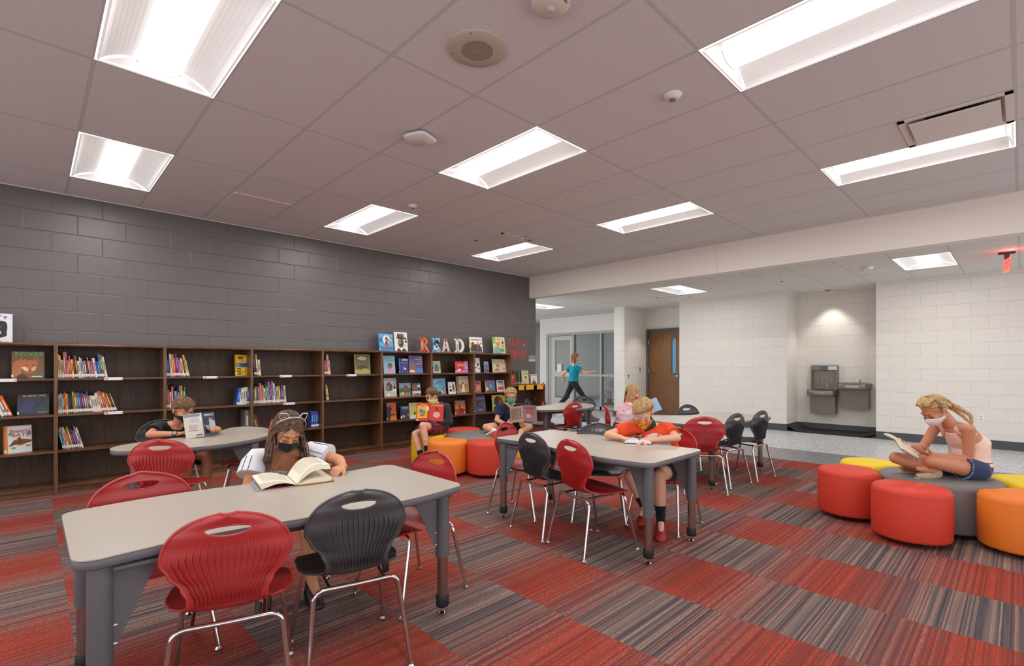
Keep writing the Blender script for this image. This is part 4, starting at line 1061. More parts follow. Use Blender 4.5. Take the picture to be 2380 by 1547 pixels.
# ============================================================= BOOKS
M_PAGE = mat('book_pages', (228, 220, 204), 0.8, var=(500, 0.08))
def cm(rgb): return mat('cover_%d_%d_%d' % rgb, rgb, 0.38, bump=(40, 0.03, 0.0005))
def cover_book(x0, x1, z, zt, th, bg, shapes, texts, label, y=6.70, tilt=7, rz=0, spine=None, name='book', group=None):
    w = x1-x0; h = zt-z
    t = MB(); mats = [cm(bg), M_PAGE]; key = {bg: 0}
    c = 0.0022
    t.use(0); t.box((-w/2, 0, 0), (w/2, c, h)); t.box((-w/2, th-c, 0), (w/2, th, h)); t.box((-w/2, c, 0), (-w/2+c, th-c, h))
    t.use(1); t.box((-w/2+c, c, 0.003), (w/2-0.004, th-c, h-0.003))
    def mk(col):
        if col not in key: key[col] = len(mats); mats.append(cm(col))
        return key[col]
    yy = -0.0003
    for sh in shapes:
        k, p, col = sh; t.use(mk(col)); yy -= 0.00012
        if k == 'r': pts = [(p[0], p[1]), (p[2], p[1]), (p[2], p[3]), (p[0], p[3])]
        elif k == 'e': pts = [(p[0]+p[2]*math.cos(2*PI*i/18), p[1]+p[3]*math.sin(2*PI*i/18)) for i in range(18)]
        else: pts = p
        vs = [((a-0.5)*w, yy, b_*h) for a, b_ in pts]; t.add(vs, [tuple(range(len(vs)))])
    if spine:
        t.use(mk(spine)); t.box((-w/2-0.0004, 0, 0), (-w/2+c, th, h)); t.box((-w/2, -0.0004, 0), (-w/2+w*0.07, 0, h))
    t.use(mk((232, 230, 224))); t.box((-w/2-0.0008, -0.0012, h*0.06), (-w/2+0.012, th*0.7, h*0.06+0.022))
    o = t.build(name, mats, smooth=False, fix=False); o.location = ((x0+x1)/2, y, z)
    o.rotation_euler = (R(-tilt), 0, R(rz)); tag(o, label, 'book', group or 'books displayed face out')
    for tx in texts:
        s, cx, cy, wf, hf, col = tx[:6]
        Mx = Matrix.Translation(((cx-0.5)*w, yy-0.0006, cy*h)) @ Matrix.Rotation(R(tx[6] if len(tx) > 6 else 0), 4, 'Y') @ Matrix.Rotation(R(90), 4, 'X')
        text_mesh(s, hf*h, Mx, cm(col), 'title', o, 0.0001, wf*w, bold=0.0003)
    return o
SK = (150, 96, 64); SKD = (98, 62, 42); HR = (38, 28, 26); WH = (236, 234, 230)
def face(cx, cy, s, skin=SK, hair=HR, body=None, as_=1.0):
    """simple painted head and shoulders; s relative to cover width, as_ = width/height of cover"""
    sy = s*as_; out = [('e', (cx, cy+sy*0.15, s*1.15, sy*1.2), hair)]
    if body: out.append(('p', [(cx-s*2.2, cy-sy*3.2), (cx-s*1.6, cy-sy*1.7), (cx-s*0.4, cy-sy*1.2), (cx+s*0.4, cy-sy*1.2), (cx+s*1.6, cy-sy*1.7), (cx+s*2.2, cy-sy*3.2)], body))
    out += [('r', (cx-s*0.35, cy-sy*1.4, cx+s*0.35, cy-sy*0.6), skin), ('e', (cx, cy-sy*0.1, s*0.85, sy*1.05), skin)]
    out += [('e', (cx-s*0.32, cy+sy*0.02, s*0.13, sy*0.08), HR), ('e', (cx+s*0.32, cy+sy*0.02, s*0.13, sy*0.08), HR), ('e', (cx, cy-sy*0.6, s*0.3, sy*0.1), (150, 60, 50))]
    return out
TOP = 1.487
cover_book(3.785, 4.028, TOP, 1.753, 0.012, (84, 172, 218), [('p', [(0, .55), (.3, .48), (.6, .6), (1, .5), (1, .75), (0, .78)], (54, 120, 180)), ('e', (.52, .66, .26, .26), WH), ('e', (.87, .62, .09, .09), (206, 176, 120)), ('p', [(0, 0), (0, .35), (.4, .18), (1, .3), (1, 0)], (60, 150, 206)), ('p', [(.56, .72), (.62, .74), (.80, .5), (.64, .58)], HR), ('e', (.53, .72, .1, .1), HR), ('e', (.52, .70, .085, .09), SK), ('p', [(.45, .6), (.6, .6), (.63, .4), (.42, .4)], (88, 66, 150)), ('p', [(.42, .4), (.63, .4), (.66, .22), (.38, .22)], (214, 70, 56))],
           [('WATER PROTECTORS', .5, .16, .8, .09, (20, 60, 100))], 'blue picture book of a girl in white light, standing on top of the bookcase', 6.76)
cover_book(4.053, 4.283, TOP, 1.79, 0.014, (232, 230, 228), [('p', [(.14, 0), (.2, .12), (.3, .2), (.5, .03), (.68, .2), (.8, .1), (.95, .0)], (60, 50, 46)), ('p', [(.28, .2), (.3, .16), (.5, .02), (.66, .16), (.7, .22)], WH), ('e', (.48, .45, .23, .26), (96, 74, 58)), ('e', (.4, .5, .09, .16), (150, 122, 92)), ('p', [(.14, .66), (.95, .62), (.94, .72), (.16, .74)], (60, 52, 50)), ('r', (.22, .72, .72, .9), (70, 62, 60)), ('e', (.47, .35, .13, .03), (50, 38, 32)), ('e', (.87, .52, .08, .07), (50, 40, 36)), ('e', (.8, .3, .09, .07), (200, 198, 196))],
           [('BLACK', .45, .90, .5, .10, (120, 118, 116)), ('COWBOY', .65, .80, .45, .08, (150, 148, 146))], 'white book with a drawn man in a hat, standing on top of the bookcase', 6.76)
cover_book(5.558, 5.848, TOP, 1.77, 0.012, WH, [('e', (.1, .45, .18, .2), (226, 190, 70)), ('r', (0, 0, .1, .3), (80, 130, 170)), ('e', (.88, .62, .09, .08), (196, 170, 110)), ('p', [(.05, .08), (.1, .5), (.45, .5), (.9, .4), (.95, .08)], (72, 66, 62)), ('e', (.22, .6, .09, .1), HR), ('e', (.22, .56, .07, .08), SKD), ('e', (.38, .52, .07, .09), SKD), ('e', (.6, .4, .14, .14), HR), ('e', (.6, .33, .08, .1), SK), ('e', (.6, .47, .1, .05), (206, 60, 50)), ('p', [(.44, .5), (.62, .62), (.6, .72), (.68, .7), (.66, .58), (.5, .44)], (60, 44, 40)), ('e', (.75, .5, .06, .09), SKD), ('r', (.0, .0, 1, .06), (90, 80, 80))],
           [('THE', .1, .83, .1, .05, HR), ('UNDEFEATED', .54, .83, .8, .12, HR)], 'white picture book titled UNDEFEATED on top of the bookcase', 6.76)
cover_book(6.111, 6.408, TOP, 1.795, 0.012, (222, 220, 170), [('r', (0, .6, .2, 1), (130, 190, 90)), ('r', (.05, .0, .2, .4), (120, 200, 140)), ('e', (.42, .62, .28, .12), (232, 190, 70)), ('e', (.4, .56, .13, .15), (206, 140, 90)), ('p', [(.1, 0), (.1, .3), (.3, .42), (.6, .4), (.68, .0)], (92, 190, 176)), ('p', [(.34, .05), (.3, .4), (.4, .4), (.46, .05)], (206, 140, 90)), ('p', [(.66, .4), (.8, .6), (.92, .45), (.86, .38)], (206, 140, 90)), ('e', (.82, .68, .09, .08), HR), ('e', (.75, .2, .18, .12), (90, 160, 90))],
           [('PARKER', .5, .92, .25, .05, (220, 120, 60)), ('BLOOMS BRIGHT', .5, .85, .7, .06, (220, 120, 60))], 'green picture book of a woman in a yellow hat on top of the bookcase', 6.76)
z = SH[0]
cover_book(3.826, 4.024, z, 1.417, 0.012, (150, 196, 214), [('e', (.2, .7, .04, .03), WH), ('e', (.85, .62, .04, .03), WH), ('e', (.3, .15, .04, .03), WH)]+face(.55, .42, .17, (166, 108, 70), HR, (226, 150, 180), .72), [('LITTLE', .45, .86, .6, .08, (120, 150, 180)), ('STAR', .5, .73, .5, .1, (130, 160, 190))], 'pale blue book with a girl in pink on the third shelf down from the flags of the wall, left end')['label'] = 'pale blue book with a smiling girl in pink, left of the blue dancer book'
cover_book(4.094, 4.263, z, 1.378, 0.012, (56, 66, 150), [('r', (0, .3, .1, 1), (60, 150, 210)), ('p', [(.35, .86), (.95, .86), (.95, .95), (.35, .97)], (230, 220, 190)), ('r', (.1, .0, 1, .28), (40, 44, 110)), ('p', [(.4, .42), (.75, .32), (.7, .24), (.5, .28)], (232, 224, 206)), ('e', (.6, .52, .06, .07), SK), ('r', (.3, .02, .34, .26), (150, 140, 220)), ('r', (.6, .02, .64, .26), (150, 140, 220)), ('r', (.8, .05, .83, .24), (150, 140, 220))], [('COPELAND', .55, .72, .8, .08, (190, 180, 140))], 'small blue book with a white dancer, right of the pale blue girl book')
cover_book(4.276, 4.526, z, 1.428, 0.012, (104, 92, 148), [('p', [(0, 0), (0, .8), (.25, .74), (.46, .55), (.46, .0)], (120, 116, 124)), ('p', [(.02, .25), (.2, .4), (.47, .56), (.44, .25), (.3, .12)], (160, 100, 74)), ('p', [(.5, .0), (.5, .3), (1, .3), (1, 0)], (84, 130, 190)), ('p', [(.0, .1), (.35, .08), (.4, .16), (.05, .2)], WH), ('p', [(.1, .0), (.5, .0), (.5, .05), (.1, .08)], (222, 120, 60))],
           [('MAE', .84, .88, .28, .10, WH), ('AMONG', .7, .77, .55, .10, WH), ('THE', .86, .66, .24, .10, WH), ('STARS', .76, .54, .44, .10, WH)], 'purple book titled MAE AMONG THE STARS')
cover_book(4.722, 4.876, z, 1.343, 0.012, (196, 200, 160), [('r', (0, .82, 1, 1), (232, 170, 84)), ('r', (0, .45, 1, .82), (130, 186, 206)), ('r', (0, .35, 1, .5), (110, 150, 100))]+face(.48, .55, .16, (120, 90, 66), (90, 74, 62), (120, 112, 104), .8), [('HERO', .5, .9, .5, .08, (240, 220, 170))], 'small book with an orange sky and a grey figure, left side under the letter E')
cover_book(5.184, 5.461, z, 1.34, 0.012, (212, 60, 44), [('r', (.72, .0, 1, 1), (216, 150, 196)), ('r', (0, .0, 1, .22), (216, 120, 180)), ('p', [(.12, .22), (.35, .36), (.42, .34), (.38, .18), (.18, .14)], WH), ('e', (.4, .42, .06, .07), HR), ('p', [(.68, .22), (1, .26), (1, .3), (.7, .25)], HR)], [('PRINCESS', .42, .72, .5, .12, WH), ('and the RIVER', .42, .6, .55, .1, WH)], 'wide red and pink book with a girl in white, under the letter D')
cover_book(5.62, 5.737, z, 1.4, 0.012, (226, 226, 228), [('p', [(0, .7), (.3, .95), (.1, .6)], (120, 60, 50)), ('e', (.6, .56, .25, .1), (206, 60, 44)), ('e', (.6, .5, .17, .07), SK), ('p', [(0, .25), (0, .45), (1, .4), (1, .22)], WH), ('e', (.2, .34, .14, .06), (50, 100, 70)), ('e', (.75, .28, .16, .06), (50, 100, 70))], [('RAP', .5, .12, .7, .05, (150, 150, 160))], 'narrow white book with a red capped figure, left end of its shelf')
cover_book(5.831, 5.943, z, 1.34, 0.010, (130, 150, 190), face(.5, .5, .26, (150, 110, 90), (50, 42, 44), (90, 86, 90), .55), [('SHE', .5, .9, .5, .07, (230, 230, 250))], 'small narrow blue book with a dark haired woman')
cover_book(6.035, 6.373, z, 1.38, 0.012, (216, 206, 160), [('e', (.4, .5, .13, .13), (150, 70, 110)), ('e', (.42, .44, .1, .12), (206, 150, 90)), ('p', [(.3, .04), (.35, .3), (.48, .3), (.55, .04)], (222, 110, 160)), ('p', [(.12, .12), (.3, .3), (.34, .24), (.2, .1)], HR), ('e', (.84, .26, .09, .09), (150, 156, 190)), ('e', (.97, .78, .08, .16), (190, 130, 96)), ('e', (.98, .95, .06, .08), HR), ('r', (.62, .0, 1, .08), (226, 170, 130))],
           [('MY PAPI HAS', .4, .88, .68, .10, HR), ('A MOTORCYCLE', .46, .74, .78, .10, HR)], 'wide cream book titled MY PAPI HAS A MOTORCYCLE')
cover_book(-0.126, 0.102, z, 1.405, 0.016, (128, 84, 50), [('r', (0, .6, 1, 1), (120, 88, 60)), ('p', [(0, 0), (.05, .6), (.3, .75), (.3, .2)], (176, 108, 60)), ('p', [(.26, .5), (.30, .82), (.45, .68), (.62, .68), (.8, .8), (.78, .5), (.72, .3), (.55, .2), (.40, .24), (.3, .36)], (190, 104, 56)), ('p', [(.32, .72), (.35, .78), (.4, .7)], (70, 44, 34)), ('p', [(.72, .7), (.77, .76), (.76, .64)], (70, 44, 34)), ('p', [(.28, .42), (.42, .28), (.55, .3), (.42, .44)], (226, 206, 176)), ('p', [(.76, .42), (.68, .28), (.56, .3), (.66, .44)], (206, 180, 150)), ('e', (.44, .5, .05, .02), (90, 50, 36)), ('e', (.66, .5, .05, .02), (90, 50, 36)), ('e', (.55, .30, .045, .03), (26, 22, 22)), ('p', [(.1, 0), (.3, .2), (.45, .1), (.5, 0)], (70, 44, 34)), ('p', [(.75, .1), (.95, .3), (1, .25), (1, .0), (.8, 0)], (96, 96, 80)), ('r', (.6, .05, .92, .10), (190, 216, 150))], [('FOXES', .53, .89, .84, .20, (92, 190, 72))], 'brown book titled FOXES with a fox face, on the top shelf of the leftmost bookcase')
cover_book(3.361, 3.606, z, 1.43, 0.012, (160, 140, 96), [('r', (.06, .05, .94, .95), (96, 100, 62)), ('e', (.5, .8, .3, .1), (196, 190, 150)), ('r', (.15, .45, .85, .58), (120, 70, 40)), ('e', (.5, .36, .32, .08), (60, 70, 44)), ('p', [(.06, .05), (.06, .25), (.4, .2), (.6, .3), (.94, .22), (.94, .05)], (170, 164, 80))], [('THE WOODS', .5, .52, .6, .09, (206, 110, 60))], 'single green and brown picture book with a pale border, on the nearly empty bookcase')
cover_book(1.81, 1.95, z, 1.40, 0.03, (236, 190, 24), [('r', (0, .42, 1, .60), (50, 100, 176)), ('r', (.2, .8, .62, .92), (150, 60, 40)), ('e', (.2, .5, .1, .06), (130, 180, 220)), ('r', (.72, .62, .86, .9), WH), ('r', (.06, .3, .4, .36), (120, 50, 30)), ('r', (.06, .18, .4, .24), (120, 50, 30)), ('r', (.06, .06, .4, .12), (120, 50, 30)), ('e', (.65, .3, .12, .05), WH), ('r', (.6, .05, .74, .12), WH)], [], 'bright yellow book leaning at the right end of a top shelf', 6.72, 4, 14)
z = SH[1]
cover_book(3.836, 4.048, z, 1.076, 0.012, (186, 204, 220), [('e', (.25, .88, .1, .05), (196, 150, 70)), ('e', (.55, .88, .1, .08), (206, 170, 60)), ('e', (.83, .88, .11, .09), (150, 148, 150)), ('e', (.84, .7, .1, .08), (160, 158, 160)), ('p', [(.1, .4), (.2, .7), (.45, .8), (.68, .62), (.66, .35), (.3, .32)], (106, 78, 62)), ('e', (.3, .5, .14, .14), (170, 130, 110)), ('e', (.84, .5, .09, .1), HR), ('p', [(.62, .3), (.75, .42), (.95, .42), (.98, .28)], WH), ('e', (.35, .12, .12, .12), WH), ('r', (.0, .0, 1, .06), (210, 150, 150))], [('CROWN', .5, .21, .88, .2, (238, 206, 30))], 'pale blue book titled CROWN with a large head in profile')
cover_book(4.101, 4.305, z, .993, 0.012, (120, 130, 96), [('r', (0, .6, 1, 1), (130, 160, 190)), ('r', (0, .3, 1, .62), (72, 96, 62)), ('e', (.25, .22, .1, .1), (226, 220, 190)), ('p', [(.2, 0), (.4, .2), (.75, .2), (1, .0)], (150, 132, 80))]+face(.55, .6, .15, (150, 84, 60), HR, None, 1.0), [('TRAILBLAZER', .5, .82, .6, .08, (190, 170, 110))], 'green book with a yellow spine and a woman in profile, right of CROWN', spine=(232, 180, 30))
cover_book(4.33, 4.489, z, .987, 0.012, (110, 74, 62), [('r', (.62, .0, 1, 1), (66, 130, 150)), ('e', (.35, .7, .3, .22), (150, 90, 66)), ('e', (.78, .76, .15, .11), WH), ('e', (.8, .52, .14, .1), (36, 34, 40)), ('r', (0, .2, 1, .38), WH), ('r', (0, .0, 1, .18), (140, 120, 120)), ('e', (.55, .12, .2, .03), (60, 54, 60))], [('HANDBOOK', .5, .29, .86, .1, (190, 110, 90))], 'small book with a dark face and a white title band, near the boy with the yellow mask')
cover_book(4.722, 4.983, z, 1.052, 0.012, (96, 178, 216), [('p', [(0, .78), (.18, .97), (.36, .78), (.33, .76), (.18, .92), (.03, .76)], (30, 60, 110)), ('p', [(.06, .74), (.06, .82), (.18, .92), (.3, .82), (.3, .74)], (180, 210, 230)), ('e', (.35, .9, .07, .06), (238, 206, 60)), ('p', [(.2, .62), (.5, .56), (.5, .52), (.22, .56)], (238, 206, 60)), ('e', (.52, .1, .12, .1), (30, 30, 40)), ('e', (.72, .2, .06, .14), (240, 200, 60)), ('e', (.86, .3, .06, .2), (206, 80, 50)), ('e', (.72, .34, .05, .05), SKD), ('e', (.86, .5, .05, .06), SKD), ('r', (0, 0, 1, .04), (90, 110, 130))], [('IS A', .72, .88, .4, .1, (150, 90, 170)), ('BIG COLORFUL', .68, .76, .55, .1, (150, 90, 170)), ('PLACE', .66, .64, .3, .1, (150, 90, 170))], 'sky blue picture book with a house roof, partly behind the boy with the yellow mask')
cover_book(5.039, 5.188, z, .99, 0.012, (232, 230, 230), [('e', (.27, .6, .17, .12), (190, 150, 90)), ('e', (.3, .3, .17, .12), (40, 38, 44)), ('e', (.7, .84, .07, .05), HR), ('p', [(.6, .78), (.55, .5), (.6, .15), (.66, .15), (.7, .4), (.75, .15), (.82, .16), (.84, .55), (.8, .78)], (92, 54, 44))], [], 'white book with a dark standing figure and two round seals')
cover_book(5.219, 5.481, z, 1.085, 0.014, (206, 190, 160), [('r', (0, 0, .18, 1), (150, 104, 60)), ('r', (.18, .05, 1, .55), (190, 150, 106)), ('e', (.38, .4, .12, .14), (170, 90, 66)), ('e', (.8, .4, .12, .14), (176, 130, 90)), ('p', [(.4, .08), (.46, .55), (.58, .55), (.66, .1)], (232, 222, 206)), ('e', (.52, .6, .06, .06), (76, 50, 40)), ('r', (.18, .0, 1, .05), (120, 84, 56))], [('THE STORY OF', .6, .9, .6, .06, (150, 134, 110)), ('RUBY BRIDGES', .6, .82, .7, .07, (150, 134, 110))], 'tall beige book with a girl in a white dress and a brown spine')
cover_book(5.618, 5.762, z, .998, 0.012, (186, 76, 66), [('r', (.1, .1, .9, .9), (120, 130, 110)), ('e', (.5, .42, .3, .24), (222, 140, 110)), ('p', [(.1, .9), (.3, .6), (.2, .3), (.1, .5)], (206, 90, 80)), ('p', [(.9, .9), (.7, .6), (.8, .3), (.9, .5)], (206, 90, 80)), ('r', (.2, .72, .8, .84), (60, 70, 66))], [], 'small red and green patterned book at the left end of its shelf')
cover_book(5.865, 6.097, z, .998, 0.012, (60, 120, 184), [('r', (0, .88, 1, .96), (190, 70, 60)), ('e', (.18, .28, .12, .12), (226, 222, 206))]+face(.55, .55, .14, (206, 140, 110), (150, 60, 66), (120, 110, 80), 1.1)+[('r', (.1, 0, 1, .12), (90, 76, 60))], [('BASEBALL', .5, .8, .7, .1, (222, 110, 130))], 'blue book with a boy in a red cap and a yellow spine', spine=(226, 170, 50))
cover_book(6.142, 6.334, z, .994, 0.012, (228, 228, 232), [('r', (.1, .78, .88, .94), (60, 100, 180)), ('e', (.3, .68, .12, .08), (206, 96, 50)), ('e', (.52, .68, .12, .08), (222, 120, 60)), ('e', (.76, .68, .12, .08), (206, 96, 50)), ('r', (.1, .12, .88, .44), (206, 84, 56)), ('r', (.1, .5, .3, .54), (40, 60, 80)), ('r', (.6, .5, .86, .54), (40, 60, 80))], [], 'white book with blue and orange blocks, right of the red cap book')
cover_book(-0.088, 0.136, z, .99, 0.016, (44, 46, 66), [('r', (0, .84, 1, 1), (22, 26, 32)), ('p', [(0, .2), (.3, .8), (.6, .6), (.4, .1)], (58, 56, 92)), ('p', [(.4, .1), (.7, .4), (.95, .8), (1, .6), (1, .1)], (52, 62, 70)), ('r', (.05, .0, 1, .08), (28, 34, 40))], [('ALL ABOUT OWLS', .53, .915, .74, .12, (222, 212, 60)), ('JIM ARNOSKY', .8, .12, .3, .055, (222, 212, 60))], 'dark blue book titled ALL ABOUT OWLS')
z = SH[2]
cover_book(3.881, 4.045, z, .702, 0.014, (214, 88, 44), [('p', [(.02, .0), (.02, .75), (.3, .78), (.6, .84), (.62, .72), (.5, .6), (.4, .4), (.3, .0)], (46, 38, 42)), ('e', (.5, .74, .06, .04), (160, 160, 150)), ('p', [(.35, .28), (.5, .36), (.6, .32), (.7, .38), (.8, .33), (.9, .36), (.92, .3), (.4, .25)], (46, 38, 42)), ('r', (.4, .0, 1, .18), (226, 120, 50))], [], 'orange book with a tall black cat', spine=(70, 70, 76))
cover_book(4.119, 4.275, z, .636, 0.012, (48, 54, 84), [('r', (.2, .74, .95, .95), (76, 140, 150)), ('e', (.35, .22, .14, .1), (206, 176, 110)), ('e', (.85, .3, .07, .1), (120, 160, 210)), ('e', (.08, .18, .08, .1), WH)], [('THE', .35, .85, .25, .1, WH), ('NIGHT', .7, .85, .35, .1, WH), ('SKY', .5, .55, .4, .1, (110, 70, 110))], 'small dark blue book with a gold moon seal')
cover_book(4.281, 4.53, z, .675, 0.012, (222, 210, 140), [('e', (.3, .4, .26, .2), (208, 206, 90)), ('r', (0, 0, 1, .18), (222, 222, 218)), ('p', [(.3, .25), (.36, .45), (.44, .36), (.5, .3), (.4, .27)], HR)], [('DREAMER', .35, .87, .5, .09, (206, 150, 90))], 'pale yellow book partly behind the open red book of the boy with the yellow mask')
cover_book(4.83, 4.94, z, .674, 0.012, (62, 54, 120), [('r', (.1, .7, .9, .82), (150, 150, 200)), ('r', (0, 0, 1, .3), (150, 90, 90))], [], 'small purple book beside the shoulder of the boy with the yellow mask')
cover_book(5.18, 5.408, z, .668, 0.014, (214, 96, 40), [('r', (0, .92, 1, 1), (196, 66, 46)), ('r', (0, .74, 1, .92), (30, 86, 84)), ('r', (0, 0, 1, .4), (170, 60, 34)), ('e', (.4, .5, .28, .1), (232, 140, 50)), ('e', (.75, .42, .16, .08), (236, 150, 60)), ('p', [(.3, .6), (.5, .66), (.55, .5), (.35, .48)], (90, 40, 34)), ('p', [(.2, .1), (.4, .5), (.8, .4), (.9, .1)], (120, 44, 32)), ('e', (.86, .12, .07, .06), (200, 210, 206))], [('The Apache', .5, .83, .74, .13, WH)], 'orange book titled The Apache with a teal band')
cover_book(5.62, 5.869, z, .74, 0.012, (72, 68, 104), [('e', (.44, .5, .26, .18), (36, 30, 50)), ('e', (.5, .42, .2, .17), (80, 56, 76)), ('e', (.86, .42, .1, .1), (130, 84, 96)), ('e', (.5, .2, .2, .07), (150, 176, 200)), ('e', (.5, .24, .17, .07), (72, 68, 104)), ('e', (.42, .5, .03, .015), WH), ('e', (.6, .5, .03, .015), WH)], [('Sulwe', .5, .82, .7, .2, (176, 170, 210))], 'dark purple book with a silver script title and a sleepy face')
cover_book(6.035, 6.361, z, .728, 0.012, (232, 200, 40), [('p', [(0, .25), (0, .7), (.2, .9), (.2, .25)], (214, 170, 60)), ('e', (.1, .45, .12, .08), (120, 190, 90)), ('e', (.08, .65, .1, .06), (150, 180, 230)), ('e', (.42, .58, .27, .34), (34, 28, 26)), ('p', [(.45, .4), (.5, .8), (.75, .82), (.86, .55), (.8, .35), (.6, .28)], (128, 62, 34)), ('e', (.7, .62, .07, .05), (222, 110, 50)), ('p', [(.02, .0), (.1, .28), (.4, .34), (.62, .2), (.66, .0)], (28, 26, 30)), ('p', [(.35, .3), (.62, .15), (.58, .11), (.36, .26)], WH), ('r', (.8, .9, 1, 1), (60, 150, 190))], [('A PLACE', .35, .1, .5, .1, (150, 100, 50))], 'yellow book with a large dark head in profile, left of the boy with the green mask')
cover_book(-0.171, 0.022, z, .695, 0.04, (214, 132, 60), [('r', (.1, .02, .98, .97), (216, 222, 226)), ('e', (.55, .4, .24, .14), (226, 170, 50)), ('p', [(.1, .25), (.35, .5), (.5, .42), (.64, .5), (.98, .45), (.98, .38), (.66, .32), (.55, .3), (.4, .32)], (110, 76, 52)), ('e', (.52, .45, .08, .13), (96, 64, 44)), ('e', (.2, .7, .08, .06), (120, 150, 90)), ('e', (.9, .7, .07, .08), (90, 130, 170)), ('e', (.3, .2, .1, .04), (150, 160, 60)), ('e', (.85, .25, .1, .04), (150, 160, 60))], [('Beautiful', .55, .80, .74, .16, (190, 66, 40)), ('BATS', .56, .65, .62, .2, (190, 56, 36))], 'thick orange edged book titled Beautiful BATS', 6.68, 4, 18)
z = 0.903
cover_book(6.525, 6.639, z, 1.094, 0.012, (214, 50, 44), [('e', (.35, .5, .12, .07), (120, 160, 170)), ('e', (.6, .26, .3, .08), (80, 70, 66)), ('r', (.1, .8, .9, .84), (236, 150, 140)), ('r', (.1, .68, .9, .72), (236, 150, 140))], [], 'small red book on the low bookcase, behind the boy with the green mask', 6.74)
cover_book(6.796, 7.002, z, 1.168, 0.03, (214, 210, 170), [('e', (.6, .5, .14, .1), (100, 90, 60)), ('r', (0, 0, 1, .03), (70, 110, 80))], [('THE STINKY', .55, .9, .7, .1, (60, 110, 80)), ('CHEESE', .55, .74, .8, .16, (70, 110, 70)), ('TALES', .55, .3, .6, .12, (190, 110, 80)), ('TOLD', .4, .12, .5, .12, (60, 80, 60))], 'cream book titled CHEESE on the low bookcase', 6.72, 5, spine=(60, 58, 40))
for k in range(4):
    cover_book(6.70+k*0.022, 6.76+k*0.022, z, 1.165-0.004*k, 0.02, [(90, 84, 64), (120, 112, 84), (84, 80, 62), (130, 120, 92)][k], [], [], ['olive book behind the CHEESE book, farthest left of the four', 'olive book behind the CHEESE book, second of the four', 'olive book behind the CHEESE book, third of the four', 'olive book behind the CHEESE book, nearest to it'][k], 6.84-0.03*k, 5)
cover_book(7.08, 7.262, z, 1.093, 0.016, (226, 222, 226), [('e', (.5, .6, .28, .26), (214, 216, 214)), ('p', [(.15, .0), (.3, .3), (.7, .3), (.9, .0)], (150, 66, 60)), ('e', (.5, .42, .06, .1), HR), ('r', (.1, .86, .95, .92), (150, 90, 96))], [], 'white book with a yellow spine at the right end of the low bookcase', 6.74, 6, spine=(232, 180, 40))
# cards and paper flames on the low bookcase
for k, (xa, xb, lb) in enumerate(((6.588, 6.734, 'yellow card on the low bookcase next to the blond boy with glasses'), (6.787, 7.0, 'middle yellow card on the edge of the low bookcase'), (7.091, 7.271, 'right hand yellow card on the edge of the low bookcase, by the red flame'))):
    c = MB().box((xa, 6.590, 0.800), (xb, 6.5915, 0.893)); o = c.build('yellow_card', mat('card_yellow', (240, 176, 20), 0.6, bump=(30, 0.02, 0.001)), smooth=False, org=((xa+xb)/2, 6.59, 0.8))
    tag(o, lb, 'card', 'yellow cards on the low bookcase'); b = MB()
    for q in range(3): b.box((xa+0.02-(xa+xb)/2, -0.0006, 0.024+q*0.022), (xb-0.03-(xa+xb)/2-0.02*(q % 2), 0, 0.0255+q*0.022))
    b.build('handwriting', mat('pencil_print', (150, 100, 20), 0.7, bump=(30, 0.02, 0.001)), o, smooth=False)
tag(flame(7.268, 0.858, 0.088, 6.589).build('paper_flame', M_CORAL, smooth=False, org=(7.268, 6.589, 0.858)), 'coral paper flame at the top right of the low bookcase', 'decoration')
tag(flame(7.262, 0.482, 0.075, 6.589).build('paper_flame', M_CORAL, smooth=False, org=(7.262, 6.589, 0.482)), 'coral paper flame on the lower shelf of the low bookcase', 'decoration')
t = empty('toy_figure', (7.11, 6.72, 0.475)); tag(t, 'small black jointed gadget standing on the low bookcase shelf', 'gadget')
b = MB(); b.box((-0.04, -0.03, 0), (0.04, 0.03, 0.02)).tube([(0, 0, 0.02), (0.02, 0, 0.08), (-0.01, -0.01, 0.11)], 0.016, 8).tube([(-0.07, 0, 0.07), (0.03, -0.01, 0.09)], 0.012, 8); b.obox(Matrix.Translation((0.03, 0, 0.12)) @ Matrix.Rotation(0.5, 4, 'Y'), (-0.035, -0.025, -0.02), (0.045, 0.025, 0.03))
b.build('body', M_BLACK, t)
